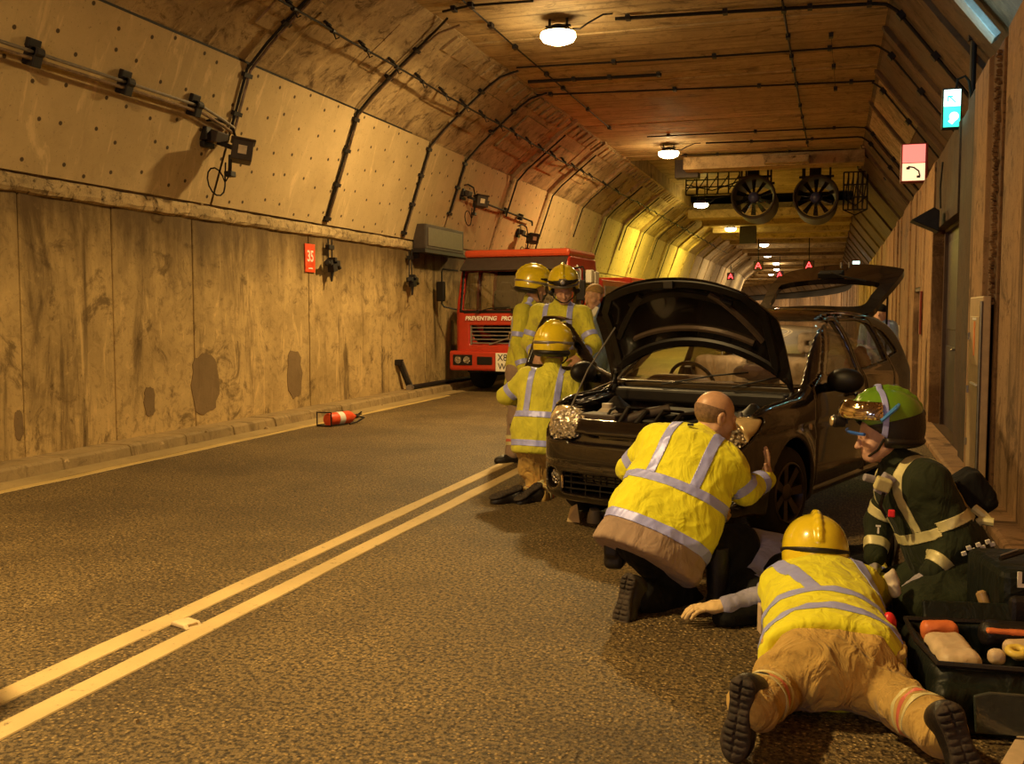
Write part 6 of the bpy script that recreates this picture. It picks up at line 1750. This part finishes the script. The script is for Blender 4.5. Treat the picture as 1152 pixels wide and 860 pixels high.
mb = MB(); mb.cbox(P(777, 478, 4.98), (.03, .01, .012)); mb.build('collar_tab', MAT['black'], man)

# ---- B: firefighter lying prone in the foreground ---------------------------
Q = gz
JB = dict(head=Q(916, 632, .33), neck=Q(918, 648, .30), chest=Q(922, 668, .235), shL=Q(880, 662, .25), shR=Q(968, 660, .25), elL=Q(868, 660, .10), elR=Q(1000, 672, .10), wrL=Q(885, 628, .08), wrR=Q(985, 640, .10),
          hipL=Q(908, 752, .17), hipR=Q(968, 750, .17), knL=Q(885, 800, .10), knR=Q(1002, 800, .10), ankL=Q(868, 800, .20), ankR=Q(1040, 818, .19))
JB['ankL'] = Vector((-.20, 3.33, .15)); JB['ankR'] = Vector((.34, 3.38, .13)); JB['knL'] = Vector((-.13, 3.68, .11)); JB['knR'] = Vector((.20, 3.68, .11))
fb = person('firefighter in a yellow helmet and tan trousers lying face down in the foreground', JB, jacket='hivis', trousers='tan', hb=.007, hj=.0065, head_f=(-.1, .85, -.5), head_u=(0, .4, .9), fat=1.18, style='fire', seed=8, hemx=-.10, legfold=.0085, legx=.16, bandt=((.66, .71, 'strip2'), (.71, .76, 'tan'), (.76, .82, 'redtape'), (.82, .87, 'tan'), (.87, .92, 'strip2')), strapx=.17, bw=.055, hemband=False, jk=(.15, .145, .145),
            hands={'L': dict(d=(.3, .9, 0), n=(0, 0, 1), glove='gloveg'), 'R': dict(d=(-.3, .9, 0), n=(0, 0, 1), glove='gloveg')})
helmet(fb, JB['head'] + V((0, .0, .03)), (-.12, .90, -.25), (0, .25, .95), 1.08, bandm='leather')
boot(fb, JB['ankL'] + V((-.03, -.04, .03)), nz((-.12, -.15, -1)), nz((-.30, -1, .10)), .98, short=True); boot(fb, JB['ankR'] + V((.03, -.085, .035)), nz((.35, -.25, -1)), nz((.25, -1, .15)), .98, short=True)
for q, (px, py) in zip((-1, 1), ((872, 735), (1003, 745))):
    c = Q(px, py, .18); g = Grid(c - V((.15, .15, .15)), c + V((.15, .15, .15)), .006); g.bx(c, (.035, .085, .06), rad=.02); g.bx(c + V((q * .01, 0, .05)), (.04, .07, .015), rad=.01, k=.008); g.folds(.003, 25, 4); g.build('thigh_pocket', MAT['tan'], fb)

# ---- C: kneeling firefighter seen from behind at the car's wing ----------------
JC = dict(head=P(624, 392, 7.72), neck=P(621, 414, 7.68), chest=P(614, 440, 7.62), shL=P(593, 425, 7.62), shR=P(643, 431, 7.66), elL=P(569, 446, 7.66), elR=P(654, 466, 7.60), wrL=P(590, 452, 7.84), wrR=P(655, 488, 7.52),
          hipL=P(598, 500, 7.52), hipR=P(621, 502, 7.56), knL=P(606, 557, 7.62), knR=P(625, 556, 7.72), ankL=P(583, 562, 7.22), ankR=P(603, 560, 7.30))
fc = person('kneeling firefighter in a yellow helmet seen from behind at the front of the car', JC, jacket='hivis2', trousers='tan', hb=.009, hj=.009, head_f=(.35, .93, -.1), fat=1.06, seed=11, hemx=-.03, style='fire', jk=(.165, .150, .140))
helmet(fc, JC['head'] + V((0, 0, .03)), (.42, .90, -.05), (0, 0, 1), 1.08)
boot(fc, JC['ankL'] + V((-.02, -.02, .0)), nz((-.75, -.65, -.25)), nz((-.2, -.3, .9)) * 1, 1.0); boot(fc, JC['ankR'], nz((-.5, -.8, -.35)), nz((-.2, -.4, .9)), 1.0)
# ---- D: standing firefighter facing the camera --------------------------------
JD = dict(head=P(634, 326, 8.75), neck=P(632, 341, 8.8), chest=P(630, 362, 8.85), shL=P(606, 352, 8.85), shR=P(655, 354, 8.85), elL=P(595, 386, 8.80), elR=P(668, 388, 8.75), wrL=P(603, 400, 8.56), wrR=P(652, 402, 8.50),
          hipL=P(620, 418, 8.9), hipR=P(642, 418, 8.9), knL=P(618, 472, 8.85), knR=P(644, 472, 8.85), ankL=P(617, 521, 8.95), ankR=P(645, 521, 8.95))
fd = person('standing firefighter in a yellow helmet with head bowed, facing the camera', JD, jacket='hivis2', trousers='brown', hb=.009, hj=.010, head_f=(.25, -.85, -.5), head_u=(0, -.5, .85), seed=15, fat=1.05, hemx=.05, cuffs=None, skin='skin',
            hands={'L': dict(d=(.3, -.6, -.7), n=(-.5, -.6, .5), curl=.5, k=1.1), 'R': dict(d=(-.3, -.6, -.7), n=(.5, -.6, .5), curl=.5, k=1.1)})
helmet(fd, JD['head'] + V((0, 0, .045)), (.22, -.93, -.25), (0, -.25, .95), 1.06)
boot(fd, JD['ankL'], (-.1, -1, 0), (0, 0, -1)); boot(fd, JD['ankR'], (.1, -1, 0), (0, 0, -1))
# ---- E: firefighter behind him ------------------------------------------------
JE = dict(head=P(601, 325, 9.35), neck=P(596, 341, 9.38), chest=P(592, 362, 9.40), shL=P(588, 352, 9.22), shR=P(594, 350, 9.62), elL=P(582, 388, 9.16), elR=P(596, 388, 9.7), wrL=P(590, 420, 9.1), wrR=P(606, 410, 9.6),
          hipL=P(583, 418, 9.28), hipR=P(591, 418, 9.5), knL=P(582, 470, 9.22), knR=P(596, 468, 9.5), ankL=P(577, 513, 9.12), ankR=P(592, 510, 9.45))
fe = person('firefighter in a yellow helmet partly hidden behind the bowed firefighter, facing right', JE, jacket='hivis2', trousers='brown', hb=.010, hj=.010, head_f=(.9, .3, -.2), seed=19, hemx=.05, fat=1.02)
helmet(fe, JE['head'] + V((0, 0, .045)), (.92, .30, -.15), (0, 0, 1), 1.08)
boot(fe, JE['ankL'], (-.75, -.6, 0), (0, 0, -1)); boot(fe, JE['ankR'], (.7, -.4, 0), (0, 0, -1))
# ---- F: person behind the bonnet ------------------------------------------------
JF = dict(head=P(668, 334, 9.7), neck=P(668, 347, 9.75), chest=P(668, 368, 9.8), shL=P(648, 360, 9.8), shR=P(690, 360, 9.85), elL=P(644, 395, 9.7), elR=P(696, 395, 9.8), wrL=P(655, 418, 9.5), wrR=P(688, 420, 9.5),
          hipL=P(658, 418, 9.8), hipR=P(678, 418, 9.85), knL=P(657, 467, 9.8), knR=P(679, 467, 9.85), ankL=P(656, 508, 9.9), ankR=P(680, 508, 9.95))
ff_ = person('bare-headed person in pale blue standing behind the raised bonnet', JF, jacket='paleblue', trousers='dark', strip=None, hb=.010, hj=.011, head_f=(-.55, -.8, -.25), seed=23, style='plain', folds=.003)
g = Grid(JF['head'] - V((.14, .14, .12)), JF['head'] + V((.14, .14, .16)), .008); s, f, u = basis((-.55, -.8, -.25), (0, 0, 1)); g.ell(JF['head'] + f * -.02 + u * .035, (.083, .103, .093), [tuple(s), tuple(f), tuple(u)], .004); X, Y, Z = g.full()
dd = (X - JF['head'].x) * u.x + (Y - JF['head'].y) * u.y + (Z - JF['head'].z) * u.z; fq = (X - JF['head'].x) * f.x + (Y - JF['head'].y) * f.y + (Z - JF['head'].z) * f.z; g.D = smax(g.D, (.035 - dd + np.maximum(fq, -.05) * .5).astype(np.float32), .01); g.build('hair', simple('sandy_hair', (.42, .26, .10), .7), ff_)
mb = MB()
for q in (-1, 1): mb.cbox(JF['neck'] + V((q * .03, -.09, -.03)), (.05, .02, .10), (0, q * .4, 0))
mb.build('white_collar', MAT['white'], ff_)
boot(ff_, JF['ankL'], (-.1, -1, 0), (0, 0, -1)); boot(ff_, JF['ankR'], (.1, -1, 0), (0, 0, -1))
# ---- G: medic kneeling at the right ----------------------------------------------
JG = dict(head=P(989, 491, 5.02), neck=P(1006, 518, 5.05), chest=P(1026, 548, 5.08), shL=P(1046, 541, 4.90), shR=P(1010, 540, 5.24), elL=P(1079, 606, 4.88), elR=P(988, 588, 5.30), wrL=P(1045, 648, 4.80), wrR=P(984, 628, 5.16),
          hipL=P(1085, 640, 4.95), hipR=P(1068, 640, 5.18), knL=P(1032, 682, 4.72), knR=P(1010, 660, 5.22), ankL=P(1102, 676, 4.75), ankR=P(1100, 668, 5.1))
fg = person('medic in dark green with a green helmet kneeling by the right wall', JG, jacket='green', trousers='green', strip='strip2', hb=.006, hj=.0075, head_f=(-.93, -.28, -.22), head_u=(-.12, 0, 1), hk=1.0, seed=27, style='medic', hemx=.06, fat=1.17, hemband=False, strapx=.14,
            hands={'L': dict(d=(-.75, -.2, -.5), n=(-.4, -.3, .8), glove='gloveg', curl=.5, side=-1), 'R': dict(d=(.1, -.2, -1), n=(-1, 0, 0), glove='gloveg', curl=.3)})
hg = helmet(fg, JG['head'] + V((.02, 0, .05)), (-.95, -.27, .02), (-.05, 0, 1), 1.05, color='helmgreen', plate='leather', badge=False, bandm=None)
M = mat_basis(JG['head'] + V((.02, 0, .05)), (-.95, -.27, .02), (-.05, 0, 1), 1.05)
lm = HELM[0].copy(); lm.transform(M); uax = (M.to_3x3() @ V((0, 0, 1))).normalized(); fax = (M.to_3x3() @ V((0, 1, 0))).normalized()
cut_band(lm, None, [(M @ V((0, 0, .035)), -uax - fax * .25)], MAT['leather'], hg, .004, 'lower_shell')
cut_band(lm, None, [(M @ V((0, .022, 0)), fax), (M @ V((0, .046, 0)), -fax)], MAT['strip'], hg, .006, 'reflective_stripe'); bpy.data.meshes.remove(lm)
v = Grid((-.2, -.05, -.06), (.2, .26, .2), .006); v.ell((0, .02, .055), (.145, .185, .115), k=.01); v.ell((0, .015, .055), (.139, .178, .109), k=.004, cut=True); X, Y, Z = v.full(); v.D = smax(smax(v.D, .05 - Y + 0 * X + 0 * Z, .004), np.abs(Z - .075) - .042 + 0 * X + 0 * Y, .004); m = v.mesh('goggles'); m.transform(M); link_mesh('goggles', m, simple('mirror_goggles', (.75, .62, .42), .1, 1.0), hg)
mb = MB(); mb.lathe(M @ V((.02, .20, .015)), M.to_3x3() @ V((0, 1, 0)), [(-.03, .028), (.02, .03), (.03, .022)], 16); mb.cbox(M @ V((.02, .17, .02)), (.03, .03, .03)); hl = mb.build('head_torch', MAT['leather'], hg, smooth=True)
mb = MB(); mb.lathe(M @ V((.02, .228, .015)), M.to_3x3() @ V((0, 1, 0)), [(0, .024), (.005, .02)], 16); mb.build('torch_lens', MAT['amber'], hl)
mb = MB(); mb.tube([M @ V((-.136, .06 - .02 * i, .035 + .018 * i)) if i < 4 else M @ V((-.11 + .03 * (i - 4), -.02 - .02 * (i - 4), .10 + .02 * (i - 4))) for i in range(7)], .010, 6); mb.build('blue_trim', simple('bright_blue_trim', (.08, .30, .85), .3), hg, smooth=True)
mb = MB(); mb.tube([M @ V((x, .155 - 2.2 * x * x, -.03)) for x in (-.12, -.08, -.04, 0, .04, .08, .12)], .008, 6); mb.build('blue_rim', simple('blue_rim', (.04, .14, .60), .3), hg, smooth=True)
boot(fg, JG['ankL'] + V((.02, -.02, 0)), nz((.5, -.3, -.6)), nz((.6, -.5, .4))); boot(fg, JG['ankR'], nz((.7, 0, -.6)), nz((.6, 0, .5)))
# checked reflective patch, chest straps, radio, id card
mb = MB(); c0 = P(1100, 622, 4.66)
for i in range(7):
    for j in range(2):
        if (i + j) % 2 == 0: mb.cbox(c0 + V((-.055 + .02 * i, .0 + .01 * i, -.008 + .018 * j + .006 * i)), (.018, .012, .016), (0, -.35, .3))
mb.build('checked_patch', MAT['white'], fg)
mb = MB(); mb.box((-.03, -.02, -.05), (.03, .02, .05), Matrix.Translation(P(995, 545, 4.9)) @ Euler((.2, .5, .3)).to_matrix().to_4x4()); mb.tube([P(984, 540, 4.9), P(972, 537, 4.88)], .02, 8); r_ = mb.build('radio', MAT['gloveg'], fg, bev=.006)
mb = MB(); mb.box((-.035, -.025, -.03), (.035, .02, .03), Matrix.Translation(P(993, 545, 4.86)) @ Euler((.2, .3, .2)).to_matrix().to_4x4()); mb.build('white_clip', MAT['strip2'], fg, bev=.008)
mb = MB(); mb.tube([P(994, 555, 4.88), P(990, 570, 4.9), P(997, 582, 4.9), P(1003, 575, 4.9)], .009, 6); mb.build('coiled_lead', MAT['leather'], fg, smooth=True)
mb = MB(); mb.cbox(P(1003, 578, 4.87), (.03, .02, .035)); mb.build('red_tag', MAT['red2'], fg, bev=.006)
mb = MB(); mb.cbox(P(988, 592, 4.95), (.022, .008, .008)); mb.cbox(P(988, 597, 4.95), (.008, .008, .03)); mb.build('white_mark', MAT['white'], fg)
# ---- H: casualty / helper on the ground between them ----------------------------------
JH = dict(head=P(800, 622, 5.62), neck=P(818, 632, 5.5), chest=P(842, 630, 5.30), shL=P(828, 652, 5.10), shR=P(834, 612, 5.55), elL=P(866, 685, 4.80), elR=P(866, 640, 5.7), wrL=P(815, 697, 4.62), wrR=P(890, 650, 5.6),
          hipL=P(884, 652, 5.10), hipR=P(892, 640, 5.4), knL=P(945, 655, 5.3), knR=P(950, 640, 5.6), ankL=P(985, 650, 5.6), ankR=P(990, 640, 5.9))
for k_ in JH: JH[k_].z = max(JH[k_].z, .09)
fh = person('person in a blue grey top lying low behind the prone firefighter, cream glove on road', JH, jacket='bluegrey', trousers='dark', strip=None, hb=.009, hj=.009, head_f=(-.3, -.5, .8), head_u=(-.9, .2, 0), seed=33, style='plain', folds=.006, fat=1.15,
            hands={'L': dict(d=(-.93, -.30, -.05), n=(0, 0, 1), glove='glovew', curl=.30, side=1, k=1.25)})
boot(fh, JH['ankL'], (.1, 0, 1), (1, .3, 0)); boot(fh, JH['ankR'], (.1, 0, 1), (1, .3, 0))
g = gridfor([P(830, 690, 4.9), P(870, 690, 4.75), P(812, 700, 4.6)], .15, .008); g.cap(P(838, 660, 5.02), P(866, 684, 4.80), .10, .09, .03); g.cap(P(866, 684, 4.80), P(818, 695, 4.63), .088, .070, .03); g.folds(.005, 22, 2); X, Y, Z = g.full(); g.D = smax(g.D, (.006 - Z + 0 * X + 0 * Y).astype(np.float32), .01); g.build('dark_sleeve', MAT['dark'], fh)
# ---- I: far person beyond the tailgate --------------------------------------------------
YI = 14.0
JI = dict(head=P(991, 353, YI), neck=P(989, 362, YI), chest=P(988, 374, YI), shL=P(975, 368, YI), shR=P(1002, 368, YI), elL=P(970, 392, YI), elR=P(1006, 392, YI), wrL=P(978, 408, YI - .2), wrR=P(1000, 408, YI - .2),
          hipL=P(981, 410, YI), hipR=P(996, 410, YI), knL=P(981, 440, YI), knR=P(996, 440, YI), ankL=P(981, 466, YI), ankR=P(996, 466, YI))
fi = person('distant person in blue and white stripes behind the open tailgate', JI, jacket='paleblue', trousers='dark', strip='strip', hb=.014, hj=.016, head_f=(-.3, -.9, 0), seed=37, style='plain')
boot(fi, JI['ankL'], (0, -1, 0), (0, 0, -1)); boot(fi, JI['ankR'], (0, -1, 0), (0, 0, -1))
g = Grid(JI['head'] - V((.14, .14, .12)), JI['head'] + V((.14, .14, .16)), .012); g.ell(JI['head'] + V((0, .01, .04)), (.088, .105, .09), k=.004); X, Y, Z = g.full(); g.D = smax(g.D, (JI['head'].z + .02 - Z + 0 * X + 0 * Y).astype(np.float32), .01); g.build('dark_hair', MAT['dark'], fi)
# ================================================================ equipment on the ground
MAT['bagdark'] = fabric('dark_green_bag_fabric', (.006, .009, .006), .3, rough=.5, wr=.4, sheen=.02)
MAT['pvc'] = simple('clear_pvc_pocket', (.05, .06, .05), .15, coat=1.0, bump=.6, bs=14)
MAT['orangetrim'] = simple('orange_trim', (.75, .20, .06), .5)
MAT['creampack'] = simple('cream_dressing_pack', (.66, .50, .32), .5, bump=.4, bs=18)
MAT['tapey'] = simple('yellow_tape_roll', (.80, .60, .10), .4)
MAT['gold'] = simple('scuffed_brown_tube', (.42, .27, .12), .35)
# open trauma bag
g = Grid((.20, 3.45, -.02), (1.20, 4.50, .45), .009)
c = V((.70, 3.98, .105)); a = math.radians(8); R_ = [(math.cos(a), math.sin(a), 0), (-math.sin(a), math.cos(a), 0), (0, 0, 1)]
g.bx(c, (.38, .28, .125), M=R_, rad=.05); g.bx(c + V((0, 0, .09)), (.345, .245, .13), M=R_, rad=.03, cut=True, k=.01); g.bx(c + V((-.03, -.29, -.02)), (.32, .05, .09), M=R_, rad=.045, k=.02); g.folds(.005, 14, 6); X, Y, Z = g.full(); g.D = smax(g.D, (.004 - Z + 0 * X + 0 * Y).astype(np.float32), .01)
bag = thing('trauma_bag', 'open dark green medical bag full of packs beside the prone firefighter', 'bag', (c.x, c.y, 0))
g.build('bag_body', MAT['bagdark'], bag)
def bl(u, v, z): return c + V((R_[0][0] * u + R_[1][0] * v, R_[0][1] * u + R_[1][1] * v, 0)) + V((0, 0, z - c.z))
MR = Matrix.Rotation(a, 4, 'Z')
mb = MB(); mb.tube([bl(-.36, -.26, .232), bl(0, -.275, .228), bl(.36, -.26, .232), bl(.375, 0, .232), bl(.36, .26, .232), bl(0, .27, .232), bl(-.36, .26, .232), bl(-.375, 0, .232)], .012, 6, closed=True); mb.build('zip_edge', MAT['leather'], bag, smooth=True)
mb = MB(); mb.prism([(-.24, -.07), (.24, -.075), (.25, .06), (.20, .07), (-.20, .075), (-.25, .06)], bl(-.02, -.352, .105), tuple(MR.to_3x3() @ V((1, 0, 0))), (0, 0, 1), tuple(MR.to_3x3() @ V((0, -1, 0))), .012); mb.build('clear_pocket', MAT['pvc'], bag, bev=.006)
mb = MB(); mb.tube([bl(.1, -.38, .2), bl(.22, -.42, .10), bl(.34, -.38, .18)], .014, 6); mb.build('handle', MAT['leather'], bag, smooth=True)
g = Grid(bl(-.36, .25, .22) - V((.1, .1, .1)), bl(.36, .55, .5) + V((.15, .15, .1)), .010); 
mb = MB(); mb.T = Matrix.Translation(bl(.05, .30, .28)) @ MR @ Matrix.Rotation(math.radians(-25), 4, 'X'); mb.box((-.34, -.012, -.06), (.34, .012, .02)); mb.build('lid', MAT['bagdark'], bag, bev=.01)
def pack(name, lab, cat, u, v, z, d, rot, mat, group=None, bulge=True):
    p = bl(u, v, z); M = Matrix.Translation(p) @ MR @ Euler(rot).to_matrix().to_4x4()
    g = Grid((-d[0] / 2 - .03, -d[1] / 2 - .03, -d[2] / 2 - .03), (d[0] / 2 + .03, d[1] / 2 + .03, d[2] / 2 + .03), .006)
    g.bx((0, 0, 0), (d[0] / 2, d[1] / 2, d[2] / 2), rad=min(d) * .4); g.folds(.003, 30, int(u * 100) + 50); m = g.mesh(name); m.transform(M); o = link_mesh(name, m, MAT[mat]); own_origin(o); tag(o, lab, cat, group); return o
pack('dressing_pack', 'large cream dressing pack at the left end of the open medical bag', 'pack', -.25, -.01, .185, (.15, .24, .10), (.1, 0, .1), 'creampack')
pack('orange_pouch', 'orange pouch behind the large cream pack in the medical bag', 'pouch', -.25, .18, .205, (.14, .07, .10), (0, 0, .05), 'orangetrim')
pack('gauze_ball', 'small round white gauze roll beside the large cream pack', 'gauze', -.125, -.10, .215, (.055, .055, .055), (0, 0, 0), 'creampack')
pack('dressing_pack', 'flat cream dressing pack at the right end of the medical bag', 'pack', .17, -.08, .20, (.24, .16, .06), (0, .05, -.1), 'creampack')
pack('dressing_pack', 'second flat cream pack lying behind the yellow rolls in the bag', 'pack', .02, .05, .20, (.14, .10, .06), (.1, 0, .3), 'creampack')
pack('black_pouch', 'black pouch with an orange edge in the rear of the medical bag', 'pouch', .08, .17, .215, (.38, .10, .10), (.1, 0, 0), 'leather')
pack('orange_strap', 'orange strap along the black pouch in the medical bag', 'strap', .08, .11, .245, (.36, .03, .02), (.1, 0, 0), 'orangetrim')
for u, lab in ((-.055, 'left of two yellow tape rolls standing in the medical bag'), (.035, 'right of two yellow tape rolls standing in the medical bag')):
    p = bl(u, -.10, .240); mb = MB(); mb.tube([p + V((math.cos(t) * .027, math.sin(t) * .024, math.sin(t) * .006)) for t in [2 * PI * i / 24 for i in range(24)]], .014, 10, closed=True); o = mb.build('tape_roll', MAT['tapey'], smooth=True); own_origin(o); tag(o, lab, 'tape', 'yellow tape rolls in the medical bag')
# black equipment case with white letter
lp_ = gy(1138, 655, 4.25)
t = thing('equipment_case', 'black equipment case with a white letter behind the medical bag', 'case', (lp_.x + .02, lp_.y + .24, 0), math.radians(12))
mb = MB(); mb.box((-.09, -.20, 0), (.35, .22, lp_.z + .035)); mb.build('case_body', MAT['bagdark'], t, world=False, bev=.03)
mb = MB(); mb.box((-.07, -.235, .05), (.31, -.19, lp_.z - .06)); mb.build('front_pocket', MAT['leather'], t, world=False, bev=.02)
text_obj('letter', 'L', .08, frame((-.02, -.206, lp_.z), (1, 0, 0), (0, 0, 1)), MAT['white'], t, .003, .004, world=False)
for x0, y0 in ((-.05, -.06), (.08, -.12)):
    mb = MB(); mb.tube([(x0, y0, lp_.z + .05), (x0 + .16, y0 + .06, lp_.z + .085), (x0 + .24, y0 + .10, lp_.z + .075)], .010, 8); mb.build('carry_rail', MAT['leather'], t, world=False, smooth=True)
    mb = MB(); mb.tube([(x0, y0, lp_.z + .063), (x0 + .08, y0 + .03, lp_.z + .083)], .004, 6); mb.build('rail_edge', MAT['steel'], t, world=False)
for px, py, lab in ((1108, 680, 'left of two short brown tubes lying behind the medical bag'), (1122, 672, 'right of two short brown tubes lying behind the medical bag')):
    p = gy(px, py, 4.42 if px < 1115 else 4.46); mb = MB(); mb.lathe(p + V((-.02, 0, .055)), (.35, -.3, -.9), [(0, .010), (.01, .022), (.10, .024), (.12, .018), (.125, .012)], 14); o = mb.build('brown_tube', MAT['gold'], smooth=True); own_origin(o); tag(o, lab, 'tube', 'brown tubes behind the medical bag')
# black backpack on the medic's back
t = thing('backpack', 'black backpack on the back of the medic in green', 'backpack', P(1095, 575, 5.02)); p = P(1090, 556, 5.12)
g = Grid(p - V((.2, .2, .2)), p + V((.2, .2, .2)), .008); g.bx(p, (.085, .12, .10), M=[(.8, 0, .6), (0, 1, 0), (-.6, 0, .8)], rad=.03); g.bx(p + V((.05, -.02, .05)), (.03, .08, .07), M=[(.8, 0, .6), (0, 1, 0), (-.6, 0, .8)], rad=.02, k=.02); g.build('pack_body', MAT['dark'], t)
mb = MB(); mb.tube([P(1096, 572, 4.98), P(1104, 578, 4.96), P(1112, 586, 4.95)], .022, 8); mb.build('reflective_strap', MAT['strip2'], t, smooth=True)
mb = MB(); mb.tube([P(1094, 592, 4.95), P(1104, 586, 4.93), P(1118, 588, 4.92)], .020, 8); mb.build('lower_strap', MAT['strip2'], t, smooth=True)
# small things round the casualty
o = MB().box((-.035, -.03, 0), (.035, .03, .13), Matrix.Translation(gz(862, 712)) @ Matrix.Rotation(.3, 4, 'Z')).build('cream_carton', MAT['creampack'], bev=.004); own_origin(o); tag(o, 'small upright cream carton beside the prone firefighter’s left elbow'.replace('’', "'"), 'carton')
p = P(1000, 703, 4.05); g = Grid(p - V((.08, .08, .10)), p + V((.08, .08, .10)), .005); g.ell(p, (.028, .03, .050), k=.01); g.build('red_x', MAT['red2']); o = bpy.data.objects['red_x']; o.name = 'red_torch'; own_origin(o); tag(o, 'small bright red torch against the prone firefighter’s right side'.replace('’', "'"), 'torch')
for px, py, w, lab in ((1003, 652, .055, "crumpled cream dressing at the medic's knee"), (980, 658, .035, "smaller crumpled cream dressing left of the medic's knee")):
    p = P(px, py, 4.62); g = Grid(p - V((.12, .12, .12)), p + V((.12, .12, .12)), .006); g.bx(p, (w * .6, .02, w * .7), M=[(.9, 0, .43), (0, 1, 0), (-.43, 0, .9)], rad=.02); g.ell(p + V((.01, -.01, -w)), (w * .5, .02, w * .6), k=.02); g.folds(.008, 30, px); o = g.build('dressing', simple('white_gauze', (.72, .62, .48), .7)); own_origin(o); tag(o, lab, 'dressing')
# broken lamp parts under the bumper
p = gz(645, 588); mb = MB(); mb.add([p + V(v) for v in ((-.05, 0, .0), (.05, -.01, .0), (.02, .02, .13), (-.03, .03, .10), (-.05, .04, 0), (.05, .03, 0), (.02, .05, .12), (-.03, .06, .09))], [(0, 1, 2, 3), (7, 6, 5, 4), (0, 4, 5, 1), (1, 5, 6, 2), (2, 6, 7, 3), (3, 7, 4, 0)]); o = mb.build('lamp_shard', MAT['amber'], bev=.004); own_origin(o); tag(o, 'broken amber lamp piece on the road under the left corner of the bumper', 'debris')
p = gz(668, 588); mb = MB(); mb.lathe(p + V((0, 0, .0)), (.1, -.2, 1), [(0, .05), (.06, .045), (.10, .035), (.105, .01)], 12); o = mb.build('lamp_housing', simple('dirty_clear_plastic', (.28, .22, .13), .3, coat=.6), smooth=True); own_origin(o); tag(o, 'broken dull lamp housing on the road beside the amber piece', 'debris')
# cream strap in the bottom right corner
o = MB(); pts = [gz(1128, 880, .012), gz(1142, 848, .012), gz(1156, 815, .012), gz(1180, 790, .012)]; o.prism([(-.03, 0), (.03, 0), (.03, .012), (-.03, .012)], pts[0], (.8, -.6, 0), (0, 0, 1), (pts[3] - pts[0]).normalized(), (pts[3] - pts[0]).length); o = o.build('webbing_strap', MAT['creampack'], bev=.003); own_origin(o); tag(o, 'pale webbing strap on the road in the bottom right corner', 'strap')
# another firefighter stands just outside the left edge: his shadow falls on the double line
def copy_tree(o, parent=None):
    c_ = o.copy(); COL.objects.link(c_); c_.parent = parent
    for ch in list(o.children): copy_tree(ch, c_)
    return c_
fo = copy_tree(fd); fo.location = (-3.09, 2.62, 0); fo.rotation_euler = (0, 0, math.radians(-90)); tag(fo, 'firefighter just outside the left edge whose shadow falls on the double line', 'person')
